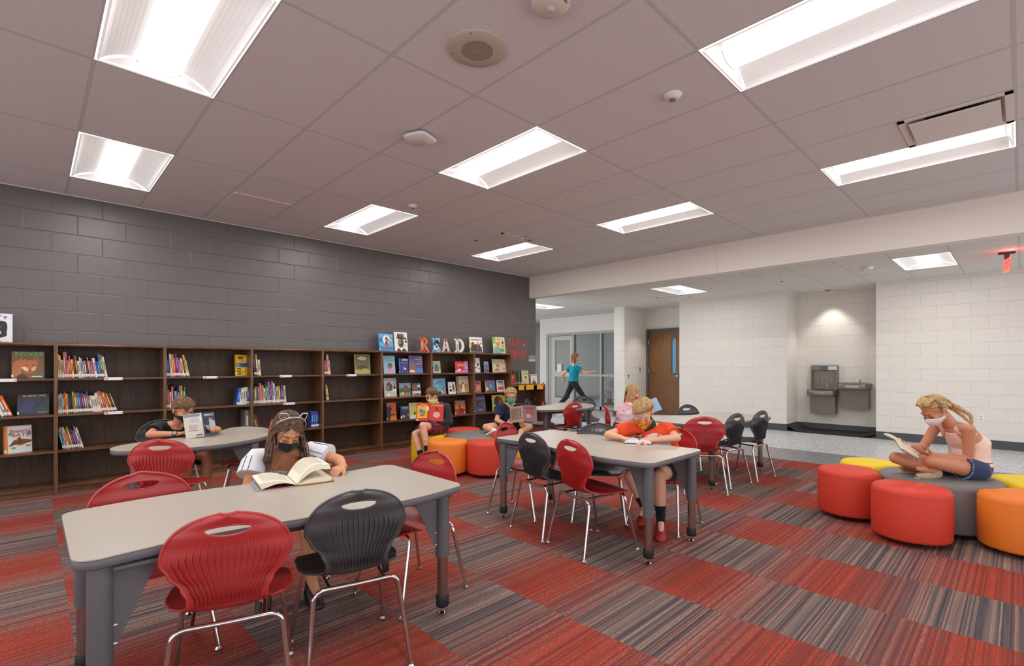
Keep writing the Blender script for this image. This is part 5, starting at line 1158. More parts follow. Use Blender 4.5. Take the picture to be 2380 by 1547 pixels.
# letter signs R E A D
def big_letter(ch, x0, x1, zt, m1, m2, label):
    t = empty('letter_sign', ((x0+x1)/2, 6.76, TOP)); t.rotation_euler = (R(-5), 0, 0); tag(t, label, 'letter', 'upright letters on the bookcases')
    w, h = x1-x0, zt-TOP; b = MB(); hh = w/2
    def bar(pts, m=0):
        b.use(m); P = [(x*w-hh, z_*h) for x, z_ in pts]; n = len(P)
        vs = [(x, 0.0 if m == 0 else -0.0006-0.0003*m, z_) for x, z_ in P]+[(x, 0.02, z_) for x, z_ in P]
        b.add(vs, [tuple(range(n)), tuple(range(2*n-1, n-1, -1))]+[(k, n+k, n+(k+1) % n, (k+1) % n) for k in range(n)])
    def arc(cx, cz, rx, rz_, tx, tz, a0, a1, m=0, n=12):
        b.use(m)
        for k in range(n):
            p = [R(a0+(a1-a0)*(k+q)/n) for q in (0, 1)]
            bar([(cx+rx*math.cos(p[0]), cz+rz_*math.sin(p[0])), (cx+rx*math.cos(p[1]), cz+rz_*math.sin(p[1])), (cx+(rx-tx)*math.cos(p[1]), cz+(rz_-tz)*math.sin(p[1])), (cx+(rx-tx)*math.cos(p[0]), cz+(rz_-tz)*math.sin(p[0]))], m)
    if ch == 'R':
        bar([(.12, 0), (.42, 0), (.42, 1), (.12, 1)]); bar([(0, 0), (.54, 0), (.54, .12), (0, .12)]); bar([(0, .88), (.4, .88), (.4, 1), (0, 1)])
        arc(.42, .72, .46, .28, .24, .14, 90, -90); bar([(.42, .44), (.6, .5), (1, .10), (1, 0), (.74, 0)])
        bar([(.16, .3), (.3, .3), (.3, .7), (.16, .7)], 1); bar([(.5, .38), (.62, .4), (.8, .2), (.7, .16)], 1)
    if ch == 'E':
        bar([(.12, 0), (.45, 0), (.45, 1), (.12, 1)]); bar([(0, 0), (1, 0), (1, .3), (.8, .3), (.8, .14), (0, .14)]); bar([(0, .86), (.8, .86), (.8, .72), (1, .72), (1, 1), (0, 1)]); bar([(.4, .44), (.75, .44), (.75, .58), (.4, .58)])
        arc(.55, .55, .40, .30, .2, .16, 200, 20, 1); arc(.5, .42, .34, .26, .12, .10, 180, 350, 2)
    if ch == 'A':
        bar([(.06, 0), (.30, 0), (.56, .85), (.62, 1), (.40, 1), (.36, .9)]); bar([(.70, 0), (.98, 0), (.62, 1), (.42, 1)]); bar([(0, 0), (.38, 0), (.38, .12), (0, .12)]); bar([(.62, 0), (1, 0), (1, .12), (.62, .12)]); bar([(.3, .26), (.75, .26), (.72, .40), (.34, .40)])
        bar([(.40, .85), (.5, 1), (.60, .98), (.56, .78), (.46, .72)], 1); bar([(.36, .55), (.46, .7), (.46, .55)], 1); bar([(.36, .12), (.44, .30), (.62, .22), (.5, .04)], 1)
    if ch == 'D':
        bar([(.14, 0), (.42, 0), (.42, 1), (.14, 1)]); bar([(0, 0), (.5, 0), (.5, .14), (0, .14)]); bar([(0, .86), (.5, .86), (.5, 1), (0, 1)])
        arc(.46, .5, .54, .5, .28, .16, 90, -90, 0, 18); bar([(.2, .2), (.34, .2), (.34, .6), (.2, .6)], 1)
    b.build('letter', m1 + m2, t, smooth=False, fix=False)
big_letter('R', 4.51, 4.69, 1.722, [cm((222, 102, 56))], [cm((150, 180, 200))], 'orange letter R standing on top of the bookcase')
big_letter('E', 4.756, 4.913, 1.726, [cm((130, 184, 214))], [cm((40, 38, 42)), cm(WH)], 'light blue letter E standing on top of the bookcase')
big_letter('A', 4.942, 5.119, 1.72, [cm((222, 196, 190))], [cm((40, 36, 36))], 'pale pink letter A standing on top of the bookcase')
big_letter('D', 5.219, 5.428, 1.729, [cm((222, 216, 208))], [cm((176, 160, 140))], 'cream letter D standing on top of the bookcase')
# sign with pennants at far left
t = empty('shelf_sign', (-0.30, 6.76, TOP)); tag(t, 'white framed sign with coloured pennants and a black label at the left edge', 'sign')
MB().box((-0.18, 0, 0), (0.18, 0.012, 0.275)).build('board', mat('sign_white', (228, 226, 226), 0.5, bump=(30, 0.02, 0.001)), t, smooth=False)
bl = MB(); P = spline([(-.12, .05), (-.06, .045), (0, .05), (.07, .04), (.135, .06), (.14, .1), (.145, .15), (.13, .2), (.06, .205), (0, .2), (-.08, .205), (-.13, .19), (-.14, .12)], 4)
bl.add([(p[0], -0.0006, p[1]) for p in P], [tuple(range(len(P)))]); bl.build('label_shape', mat('sign_black', (46, 46, 50), 0.6, bump=(30, 0.02, 0.001)), t, smooth=False, fix=False)
for k, (x, cl) in enumerate([(-.15, (226, 90, 130)), (-.11, (230, 190, 60)), (-.07, (90, 170, 200)), (-.03, (226, 90, 130)), (.01, (150, 110, 190)), (.05, (90, 180, 190)), (.09, (90, 130, 200)), (.13, (150, 110, 190))]):
    MB().add([(x-.018, -0.0007, .262-0.012*(k % 2)), (x+.018, -0.0007, .262-0.012*(k % 2)), (x, -0.0007, .23-0.012*(k % 2))], [(0, 1, 2)]).build('pennant', cm(cl), t, smooth=False, fix=False)
for k in range(9): MB().box((-0.16+k*0.036, -0.0008, 0.008), (-0.14+k*0.036, -0.0004, 0.014)).build('dot', cm([(226, 90, 60), (90, 130, 200), (230, 190, 60)][k % 3]), t, smooth=False)
text_mesh('n-\non', 0.062, Matrix.Translation((0.075, -0.001, 0.125)) @ Matrix.Rotation(R(90), 4, 'X'), mat('sign_letter', (240, 238, 236), 0.5, bump=(30, 0.02, 0.001)), 'lettering', t)

# --- rows of spines
PAL = {'yellow': (226, 180, 50), 'cream': (222, 210, 176), 'light blue': (140, 180, 206), 'orange': (214, 104, 50), 'lilac': (168, 128, 186), 'white': (222, 218, 214), 'red': (196, 50, 42),
       'black': (34, 32, 36), 'blue': (56, 84, 156), 'pink': (206, 96, 104), 'tan': (176, 142, 96), 'grey': (128, 126, 128), 'dark blue': (34, 44, 84), 'green': (52, 132, 70), 'purple': (88, 58, 122),
       'maroon': (104, 40, 44), 'olive': (122, 116, 70), 'teal': (44, 120, 140), 'light green': (130, 180, 80), 'magenta': (190, 36, 106), 'brown': (120, 70, 46)}
ORD = ['first', 'second', 'third', 'fourth', 'fifth', 'sixth', 'seventh', 'eighth', 'ninth', 'tenth', 'eleventh', 'twelfth', 'thirteenth', 'fourteenth', 'fifteenth', 'sixteenth', 'seventeenth', 'eighteenth', 'nineteenth', 'twentieth', 'twenty-first', 'twenty-second', 'twenty-third', 'twenty-fourth', 'twenty-fifth', 'twenty-sixth', 'twenty-seventh', 'twenty-eighth', 'twenty-ninth', 'thirtieth']
def spine_book(x, z, w, h, d, lean, col, sticker, label, group, y=6.665, stripes=None):
    """book standing on its tail, spine to the room; lean in degrees to the left"""
    b = MB(); rgb = PAL[col]; b.use(0)
    b.add([(0, 0.004, 0), (w*0.15, 0, 0), (w*0.85, 0, 0), (w, 0.004, 0), (0, 0.004, h), (w*0.15, 0, h), (w*0.85, 0, h), (w, 0.004, h)], [(0, 1, 5, 4), (1, 2, 6, 5), (2, 3, 7, 6), (0, 3, 2, 1), (4, 5, 6, 7)])
    b.box((0, 0.004, 0), (0.0015, d, h)); b.box((w-0.0015, 0.004, 0), (w, d, h))
    b.use(1); b.box((0.0015, 0.004, 0.003), (w-0.0015, d-0.004, h-0.003))
    b.use(2); b.box((0.0005, -0.0006, 0.012), (w-0.0005, 0.004, 0.012+sticker))
    b.use(3)
    q = h*0.35
    b.box((w*0.3, -0.0005, q), (w*0.7, 0.001, q+h*0.42))
    c2 = tuple(int(min(255, k*1.5+40)) for k in rgb) if sum(rgb) < 420 else tuple(int(k*0.45) for k in rgb)
    o = b.build('book', [cm(rgb), M_PAGE, mat('call_label', (226, 222, 212), 0.6, var=(300, 0.25)), cm(c2)], smooth=False, fix=False)
    o.location = (x, y, z); o.rotation_euler = (0, R(-lean), 0); tag(o, label, 'book', group); return o
def run(x0, x1, z, hs, cols, lean, where, group, h0=0.225, dep=0.19):
    n = len(cols); rnd = random.Random(int(x0*1000+z*77)); ws = [rnd.uniform(0.6, 1.4) for _ in cols]; tot = sum(ws)
    x = x0; span = (x1-x0)
    for k, c in enumerate(cols):
        w = span*ws[k]/tot; L = lean[0]+(lean[1]-lean[0])*k/max(1, n-1); h = h0*(hs[k % len(hs)])+rnd.uniform(-0.006, 0.006)
        bw = max(0.006, w*math.cos(R(L))-0.0012)
        spine_book(x+0.0005, z+0.0008+bw*math.sin(R(L)) if L < 0 else z+0.0008, bw, h, dep*rnd.uniform(0.85, 1.0), L, c, 0.028, '%s book, %s from the left %s' % (c, ORD[k], where), group); x += w
run(-0.325, -0.115, SH[1], [.95, .85, 1.0, .9], ['maroon', 'white', 'brown', 'grey', 'dark blue', 'maroon', 'white', 'grey', 'orange'], (12, 20), 'in the leaning row beside the owl book', 'leaning books beside the owl book', .215)
run(0.20, 0.585, SH[0], [1.06, 1.0, .82, .80, 1.12, 1.15, .8, .98, .82, 1.05, 1.0, .75, .96, .88, .74, .8, .76, .92, .8, .74, .92, .88, .8, .76, 1.1, 1.1], ['yellow', 'cream', 'light blue', 'yellow', 'orange', 'lilac', 'tan', 'red', 'yellow', 'black', 'brown', 'cream', 'white', 'light blue', 'pink', 'grey', 'black', 'orange', 'light blue', 'red', 'lilac', 'white', 'dark blue', 'teal', 'blue', 'green', 'pink', 'cream'], (2, 9), 'on its top shelf by the fox bookcase', 'books in the long row right of the fox book')
run(0.20, 0.665, SH[1], [.86, .88, .88, .96, .88, .86, .86, .88, .95, .92, .88, .9, .9, .9, .84, .82, .98, .76, .76, .76, .76, .88, .9, .98, .98, .92, .9, .9], ['yellow', 'light blue', 'grey', 'red', 'yellow', 'black', 'black', 'black', 'yellow', 'olive', 'olive', 'blue', 'maroon', 'purple', 'olive', 'orange', 'blue', 'tan', 'white', 'white', 'cream', 'white', 'orange', 'grey', 'red', 'yellow', 'brown', 'orange', 'black', 'olive'], (0, 17), 'of the long leaning second shelf row', 'books in the long leaning row right of the owl book')
run(0.235, 0.395, SH[2], [.9, .98, 1.0, .94, .9, .95, .84, .8, .78, .98], ['teal', 'light blue', 'orange', 'cream', 'red', 'light green', 'maroon', 'purple', 'lilac', 'grey', 'cream'], (12, 14), 'on the third shelf right of the bats book', 'books right of the bats book', .23)
run(1.095, 1.318, SH[0], [1.0, .78, 1.08, 1.04, 1.04, 1.04, 1.04, .85, 1.06, .86, .76, .92, .86, .74], ['blue', 'purple', 'black', 'white', 'white', 'orange', 'orange', 'maroon', 'purple', 'lilac', 'orange', 'magenta', 'white', 'black', 'yellow', 'cream'], (2, 11), 'in the top row above the boy in black', 'books in the top row above the boy in black', .245)
run(1.095, 1.275, SH[1], [1.1, .88, .8, 1.02, 1.1, .82, .9, .72, 1.08, 1.08, .8, 1.02], ['green', 'red', 'white', 'pink', 'black', 'light blue', 'purple', 'grey', 'light blue', 'orange', 'light green', 'green'], (0, 0), 'in the row just above the head of the boy in black', 'books in the row behind the boy in black', .235)
run(1.80, 1.965, SH[1], [1.0], ['blue', 'white', 'cream', 'white', 'blue', 'blue'], (-8, -2), 'in the short blue and white set', 'books of the blue and white set', .21, .16)
run(1.90, 1.948, SH[2], [1.0], ['grey'], (0, 0), 'alone on the shelf below the blue and white set', 'books alone on a shelf', .285)
run(2.005, 2.085, SH[0], [1.25, 1.2, .92], ['black', 'tan', 'white'], (6, 5), 'in the group of three under a bookcase top', 'books in the group of three', .22)
run(1.995, 2.392, SH[1], [.8, .9, .9, .86, .98, 1.06, .85, .92, .8, 1.0, .86, 1.1, .96, .96, 1.14, 1.06, .9, .84, .86, .88, .8, .86], ['lilac', 'light green', 'dark blue', 'light blue', 'red', 'white', 'magenta', 'yellow', 'cream', 'green', 'light blue', 'lilac', 'blue', 'red', 'lilac', 'white', 'teal', 'light blue', 'yellow', 'tan', 'maroon', 'blue', 'purple', 'cream'], (0, 4), 'in the colourful row behind the cat ear girl', 'books in the colourful row above the cat ear girl', .245)
run(2.02, 2.066, SH[2], [1.0, .98, .96], ['red', 'green', 'red'], (12, 10), 'in the leaning trio behind the curved table', 'books in the leaning red and green trio', .225, .15)
run(2.715, 2.825, SH[2], [1.0], ['blue', 'blue', 'blue', 'dark blue'], (0, 0), 'in the upright blue set', 'books of the upright blue set', .215, .16)
run(2.895, 2.985, SH[0], [.82, 1.2, 1.18, .84], ['magenta', 'purple', 'yellow', 'cream'], (2, 5), 'on the top shelf of the nearly empty bookcase', 'books on the nearly empty bookcase', .23)
run(2.925, 2.962, SH[1], [1.0, .98, .95], ['tan', 'light green', 'orange'], (5, 7), 'on the second shelf of the nearly empty bookcase', 'books on the nearly empty bookcase, lower', .215, .15)
for ob, cover in (('set', (1.83, SH[1], 0.205)),): pass
# ============================================================= PEOPLE
SKIN_A = skin_mat('skin_light', (222, 168, 138)); SKIN_B = skin_mat('skin_tan', (206, 146, 108)); SKIN_C = skin_mat('skin_warm', (196, 136, 104))
M_LASH = mat('dark_lash', (52, 34, 28), 0.7, bump=(90, 0.1, 0.001)); M_EYEW = mat('eye_white', (226, 218, 212), 0.3, bump=(90, 0.02, 0.001))
def hand(mb, w, d, n, side, curl=(0.5, 0.6, 0.5), s=1.0, thumb=0.6, spread=0.05, tcurl=0.4):
    """w wrist, d finger direction, n palm normal; side +1 puts the thumb on d x n side"""
    w = V(w); d = V(d).normalized(); n = V(n); n = (n-d*n.dot(d)).normalized(); t = d.cross(n)*side
    K = []
    for k, off in enumerate((0.023, 0.0078, -0.0078, -0.022)):
        b = w + d*(0.018*s)+t*(off*0.55*s); kn = w+d*((0.066, 0.070, 0.067, 0.060)[k]*s)+t*(off*s)-n*0.002
        mb.cap(b, kn, 0.0115*s, 0.0098*s, 8); K.append(kn)
    mb.cap(w+d*0.012*s+t*0.010*s, w+d*0.045*s+t*0.016*s+n*0.004*s, 0.014*s, 0.012*s, 8)
    mb.cap(w-d*0.01, w+d*0.03*s, 0.0185*s, 0.016*s, 10)
    for k, kn in enumerate(K):
        L = [(0.026, 0.019, 0.015), (0.029, 0.021, 0.016), (0.027, 0.020, 0.015), (0.021, 0.015, 0.013)][k]
        a = 0.0; p = kn; r = (0.0080, 0.0082, 0.0078, 0.0070)[k]*s
        fd = (d+t*(spread*(1.5-k))).normalized()
        for j in range(3):
            a += curl[j]*(1+0.08*k); dr = fd*math.cos(a)+n*math.sin(a); q = p+dr*L[j]*s
            mb.cap(p, q, r*(1-0.07*j), r*(0.93-0.07*j), 8); p = q
    b = w+d*0.022*s+t*0.020*s; dr = (d*0.65+t*thumb+n*0.25).normalized(); q = b+dr*0.032*s; mb.cap(b, q, 0.0115*s, 0.0095*s, 8)
    dr2 = (d*(0.9)+t*(thumb-tcurl)+n*tcurl).normalized(); q2 = q+dr2*0.026*s; mb.cap(q, q2, 0.0092*s, 0.0085*s, 8); mb.cap(q2, q2+(dr2+n*0.2).normalized()*0.016*s, 0.0083*s, 0.0072*s, 8)
class Fig:
    def __init__(s, name, label, cat, org, skin, J, hf, hu=(0, 0, 1), S=1.0, seat=True):
        s.J = {k: V(v) for k, v in J.items()}; s.skin = skin; s.S = S; s.org = V(org); s.name = name; s.label = label; s.cat = cat
        f = V(hf).normalized(); u = V(hu); u = (u-f*u.dot(f)).normalized(); s.f, s.u, s.r = f, u, f.cross(u)
        s.b = MB(); s.parts = []
        J = s.J; s.lat = (J['shL']-J['shR']).normalized()
        if 'C' not in J: J['C'] = J['P'].lerp(J['N'], 0.68)
    def h(s, r, f, u):           # point in head frame
        return s.J['H']+(s.r*r+s.f*f+s.u*u)*s.S
    def torso_rings(s, g=0.0, low=-0.03, top=True, k=1.0):
        J = s.J; P, C, N = J['P'], J['C'], J['N']; up = (C-P).normalized(); S_ = s.S; M = (J['shL']+J['shR'])/2
        R_ = [(P+up*low, .112*k, .088*k), (P+up*0.03, .128*k, .098*k), (P.lerp(C, .45), .112*k, .084*k), (C, .120*k, .090*k), (C.lerp(N, .5), .118*k, .080*k)]
        if top: R_ += [(C.lerp(N, .80), .085*k, .062*k), (N, .050, .046)]
        return [(p, (a*S_+g), (b_*S_+g)) for p, a, b_ in R_]
    def body(s, voxel=0.0042, it=5):
        J, b, S_ = s.J, s.b, s.S
        b.loft(s.torso_rings(), s.lat, 24)
        b.cap(J['N']-(J['N']-J['C']).normalized()*0.02, s.h(0, -.022, -.045), .044*S_, .041*S_, 14)
        for k in 'LR':
            sh, el, wr = J['sh'+k], J['el'+k], J['wr'+k]
            b.cap(J['N'].lerp(sh, .25), sh, .040*S_, .040*S_); b.cap(sh, el, .040*S_, .031*S_); b.cap(el, el.lerp(wr, .35), .031*S_, .030*S_); b.cap(el.lerp(wr, .35), wr, .030*S_, .0195*S_)
            if 'hp'+k in J:
                hp, kn, an = J['hp'+k], J['kn'+k], J['an'+k]
                b.cap(hp, kn.lerp(hp, .12), .070*S_, .050*S_, 16); b.cap(kn.lerp(hp, .15), kn, .048*S_, .046*S_, 14); b.cap(kn, kn.lerp(an, .35), .045*S_, .046*S_, 14); b.cap(kn.lerp(an, .35), an, .046*S_, .028*S_, 14)
                if 'to'+k in J: b.cap(an, J['to'+k].lerp(an, .25)+V((0, 0, .01)), .027*S_, .020*S_); b.cap(an-(J['to'+k]-an).normalized()*.02-V((0, 0, .03)), an, .026*S_, .026*S_)
        s.head_prims()
        o = fuse(b, voxel, it, s.name, [s.skin], org=s.org); tag(o, s.label, s.cat); s.o = o
        return o
    def head_prims(s):
        b, S_ = s.b, s.S; ax = (s.r, s.f, s.u)
        E = lambda c, r: b.ell(s.h(*c), ax, tuple(k*S_ for k in r), 20, 14)
        E((0, -.012, .030), (.070, .088, .076)); E((0, .020, -.028), (.057, .062, .072)); E((0, .036, -.078), (.036, .038, .028)); E((0, .0, -.06), (.050, .050, .036))
        for k in (-1, 1):
            E((k*.032, .052, -.034), (.026, .026, .026)); E((k*.072, -.012, -.014), (.008, .016, .026)); E((k*.0765, -.018, -.002), (.006, .014, .014))
            E((k*.030, .067, .001), (.0145, .0135, .0115)); b.cap(s.h(k*.012, .076, .020), s.h(k*.045, .066, .018), .0085*S_, .0065*S_)
        b.cap(s.h(0, .074, .004), s.h(0, .094, -.030), .0075*S_, .0105*S_); b.cap(s.h(-.011, .084, -.034), s.h(.011, .084, -.034), .0075*S_)
        b.cap(s.h(-.016, .076, -.058), s.h(.016, .076, -.058), .008*S_)
    def child(s, mb, name, m, ang=60, **kw): return mb.build(name, m, s.o, ang=ang, org=s.org, **kw)
    def brows(s, col=(70, 46, 34), closed=True):
        m = mat('brow_%d_%d_%d' % col, col, 0.8, bump=(90, 0.1, 0.001))
        for k in (-1, 1):
            s.child(MB().tube([s.h(k*.013, .0865, .021), s.h(k*.030, .083, .027), s.h(k*.047, .070, .020)], [.0022, .0028, .0012], 6), 'eyebrow', m)
            P = [s.h(k*(.030-.013*math.cos(q)), .067+.0150*math.sin(q)**.6, -.003-.0055*math.sin(q)) for q in [PI*i/8 for i in range(9)]]
            s.child(MB().tube(P, .0013, 5), 'eyelash', M_LASH)
            if not closed:
                s.child(MB().ell(s.h(k*.030, .0745, -.001), (s.r, s.f, s.u), (.0095, .008, .0055), 12, 8), 'eye', M_EYEW); s.child(MB().ell(s.h(k*.030, .0795, -.002), (s.r, s.f, s.u), (.0042, .0035, .0042), 10, 6), 'iris', M_LASH)
    def mask(s, col, pts=None, loops=True, name='face_mask', low=1.0, m=None):
        m = m or cloth_mat('mask_%d_%d_%d' % col, col, 0.85, 700, 0.06, 30); b = MB(); NU, NV = 26, 12; vs = []
        def Q(a, v, off):
            u_top = -.006-.030*abs(math.sin(a))**1.3; u_bot = -.108*low+.040*abs(math.sin(a))**1.5
            u = u_top+(u_bot-u_top)*v
            rf = interp([(0, .098), (.3, .107), (.55, .103), (.8, .090), (1.0, .062)], v); rr = interp([(0, .072), (.5, .069), (.8, .060), (1.0, .046)], v)
            nose = .012*math.exp(-(a/.22)**2)*(1-v)
            return s.h((rr+off)*math.sin(a), (rf+nose+off)*max(0, math.cos(a))**.85-.004, u)
        for off in (.004, .0015):
            for j in range(NV+1):
                for i in range(NU+1): vs.append(Q(-1.42+2.84*i/NU, j/NV, off))
        n = (NU+1)*(NV+1); fs = []
        for o in (0, 1):
            for j in range(NV):
                for i in range(NU):
                    a = o*n+j*(NU+1)+i; fs.append((a, a+1, a+NU+2, a+NU+1))
        bd = [i for i in range(NU+1)]+[j*(NU+1)+NU for j in range(1, NV+1)]+[NV*(NU+1)+i for i in range(NU-1, -1, -1)]+[j*(NU+1) for j in range(NV-1, 0, -1)]
        for k in range(len(bd)): a, c = bd[k], bd[(k+1) % len(bd)]; fs.append((a, c, c+n, a+n))
        b.add(vs, fs); s.child(b, name, m, 80)
        if loops:
            l = MB()
            for k in (-1, 1):
                e = s.h(k*.076, -.020, -.012); l.tube([Q(k*1.40, .05, .004), s.h(k*.0775, -.002, .004), e+s.u*.016], .0014, 5); l.tube([Q(k*1.38, .9, .004), s.h(k*.075, -.004, -.036), e-s.u*.012], .0014, 5)
            s.child(l, 'ear_loop', m)
    def shirt(s, m, sleeve=0.5, g=.011, name='shirt', low=-.01, flare=.014, voxel=.0055, neck=.80, belly=0.0, it=6):
        b = MB(); J = s.J; rg = s.torso_rings(g, low, False)
        rg = [(p, w_+(belly if k < 3 else 0), d_+(belly if k < 3 else 0)) for k, (p, w_, d_) in enumerate(rg)]
        tp = J['C'].lerp(J['N'], neck); rg.append((tp, .092*s.S, .062*s.S+g*.6)); rg.append((J['C'].lerp(J['N'], neck+.14), .062*s.S, .052*s.S)); b.loft(rg, s.lat, 26)
        for k in 'LR':
            sh, el, wr = J['sh'+k], J['el'+k], J['wr'+k]
            b.cap(J['N'].lerp(sh, .42)-V((0, 0, .006)), sh, (.036*s.S+g*.7), (.042*s.S+g))
            def cone(a, c, ra, rb):
                a = V(a); c = V(c); n = 16; b.tube([a, a.lerp(c, .5), c], [ra, (ra+rb)/2, rb], n)
            if sleeve <= 1: cone(sh, sh.lerp(el, sleeve), .042*s.S+g, (.036*s.S+g+flare))
            else:
                b.cap(sh, el, .042*s.S+g, .036*s.S+g); b.cap(el, el.lerp(wr, .5), .036*s.S+g, .031*s.S+g); cone(el.lerp(wr, .4), el.lerp(wr, sleeve-1), .033*s.S+g, .024*s.S+g)
        o = fuse(b, voxel, it, name, [m], s.o, s.org); return o
    def shorts(s, m, length=.62, g=.013, name='shorts', flare=.018, voxel=.006, hi=.06):
        b = MB(); J = s.J; P, C = J['P'], J['C']; up = (C-P).normalized()
        b.loft([(P-up*.045, .112*s.S+g, .090*s.S+g), (P, .130*s.S+g, .100*s.S+g), (P+up*hi, .122*s.S+g, .094*s.S+g)], s.lat, 24)
        for k in 'LR':
            hp, kn = J['hp'+k], J['kn'+k]; e = hp.lerp(kn, length)
            b.tube([hp.lerp(kn, -.12), hp, hp.lerp(e, .5), e], [.060*s.S, .072*s.S+g, .066*s.S+g+flare*.5, .058*s.S+g+flare], 18)
        return fuse(b, voxel, 5, name, [m], s.o, s.org)
    def shoe(s, k, m, sole, name='shoe', s_=1.0, up=None):
        J = s.J; an, to = J['an'+k], J['to'+k]; d = (to-an); d = d.normalized(); up = V(up) if up else V((0, 0, 1)); up = (up-d*up.dot(d)).normalized(); lat = d.cross(up)
        c = an-up*.040; b = MB()
        b.ell(c+d*.055-up*.002, (lat, d, up), (.038*s_, .092*s_, .030), 16, 10); b.ell(c-d*.01+up*.02, (lat, d, up), (.034*s_, .042*s_, .046), 16, 10); b.ell(c+d*.105-up*.006, (lat, d, up), (.040*s_, .044, .024), 16, 10)
        o = fuse(b, .005, 3, name, [m], s.o, s.org)
        P = [(0.040*s_*math.sin(q)*(1-.12*math.cos(q)), 0.115*math.cos(q)*s_) for q in [2*PI*i/28 for i in range(28)]]; c2 = c+d*.052-up*.030
        b = MB(); vs = [c2+lat*x+d*y+up*z for z in (-.008, .010) for x, y in P]; n = len(P)
        b.add(vs, [tuple(range(n-1, -1, -1)), tuple(range(n, 2*n))]+[(i, (i+1) % n, n+(i+1) % n, n+i) for i in range(n)])
        s.child(b, 'sole', sole, 50, fix=True).parent = s.o; return o
    def sock(s, k, m, frac=.25, name='sock'):
        J = s.J; an, kn = J['an'+k], J['kn'+k]
        s.child(MB().tube([an-(kn-an).normalized()*.03, an, an.lerp(kn, frac*.6), an.lerp(kn, frac)], [.030*s.S, .0315*s.S, .036*s.S, .0415*s.S if frac > .3 else .036*s.S], 18), name, m)
    # ---- hair
    def scalp(s, m, front=.50, side=-.10, back=-.62, k=1.06, name='hair_cap'):
        b = MB(); NU, NV = 40, 26; c = s.h(0, -.012, .030); keep = {}
        def lim(az):   # az from front
            cf = math.cos(az); return front*max(0, cf)**1.2+back*max(0, -cf)**1.0+side*(1-abs(cf)) if True else 0
        vs = []; fs = []
        for j in range(NV+1):
            for i in range(NU):
                az = 2*PI*i/NU; lo = math.asin(max(-.99, min(.99, lim(az)))); el_ = lo+(PI/2-.001-lo)*j/NV
                x, y, z = math.cos(el_)*math.sin(az), math.cos(el_)*math.cos(az), math.sin(el_)
                kk = k+(.02*math.sin(az*7+el_*9)) if j else 1.0
                vs.append(c+(s.r*(x*.070)+s.f*(y*.088)+s.u*(z*.076))*s.S*kk)
        for j in range(NV):
            for i in range(NU): a = j*NU+i; c_ = j*NU+(i+1) % NU; fs.append((a, c_, c_+NU, a+NU))
        fs.append(tuple(range(NV*NU, NV*NU+NU))); b.add(vs, fs); return s.child(b, name, m, 180)
    def locks(s, m, n, length, crown=(-.0, -.45, .90), fall=0.0, r=.0042, front=.42, side=-.15, back=-.6, lift=.10, seed=1, name='hair', comb=(0, 0, 0), part=None, wave=.0, steps=8, flat=0.0, ff=None, cut=None, sweep=0.0):
        rnd = random.Random(seed); b = MB(); c = s.h(0, -.012, .030); cr = V(crown).normalized(); g = (V((s.r.z, s.f.z, s.u.z))*-1)
        ax = (.070*s.S, .088*s.S, .076*s.S)
        def world(p, k): return c+s.r*(p.x*ax[0]*k)+s.f*(p.y*ax[1]*k)+s.u*(p.z*ax[2]*k)
        done = 0; tries = 0
        while done < n and tries < n*20:
            tries += 1
            z = rnd.uniform(-.6, 1); az = rnd.uniform(-PI, PI); q = math.sqrt(max(0, 1-z*z)); p = V((q*math.sin(az), q*math.cos(az), z)); cf = math.cos(az)
            lim = front*max(0, cf)**1.2+back*max(0, -cf)+side*(1-abs(cf))
            if z < lim: continue
            done += 1; L = length*rnd.uniform(.75, 1.15); st = L/steps; pts = []; k = 1.03+rnd.uniform(0, .05); cb = V(comb); P = p.copy(); ph = rnd.uniform(0, 6.3); free = None; dirw = None
            for j in range(steps+1):
                if free is None:
                    w_ = world(P, k); pts.append(w_)
                    t = P-cr*P.dot(cr)
                    if part is not None: t = V((math.copysign(1, P.x-part), .15*P.y, -.35)); t = t-P*t.dot(P)
                    t = t-P*t.dot(P); t = (t.normalized() if t.length > .05 else V((0, 1, 0)))+cb
                    t = t-P*t.dot(P); t.normalize(); P2 = (P+t*(st/.078)).normalized(); dw = world(P2, k)-w_
                    P = P2; k += lift*.09/steps*rnd.uniform(.5, 1.5)
                    if fall and (P.z < -.02 or (P.y > .80 and P.z < .35)): free = world(P, k); dirw = dw.normalized()
                else:
                    o_ = (free-c); o_.z = 0; o_ = o_.normalized() if o_.length > 1e-4 else V((0, 0, 0))
                    dirw = (dirw*.62+V((0, 0, -1))*.38+o_*(.05+fall*.04*math.sin(ph+j*.9))+(ff*sweep if ff is not None else V((0, 0, 0)))).normalized()
                    free = free+dirw*st+V((math.sin(ph+j*1.3), math.cos(ph*1.7+j), 0))*wave; pts.append(free.copy())
                    if cut is not None and free.z < cut: break
            rs = [r*(.55+.45*math.sin(PI*min(1, (i+.8)/len(pts))))*(1-.55*(i/len(pts))**3) for i in range(len(pts))]; rs[-1] = r*.2
            if len(pts) > 1: b.tube(pts, rs, 5)
        return s.child(b, name, m, 180, fix=False)
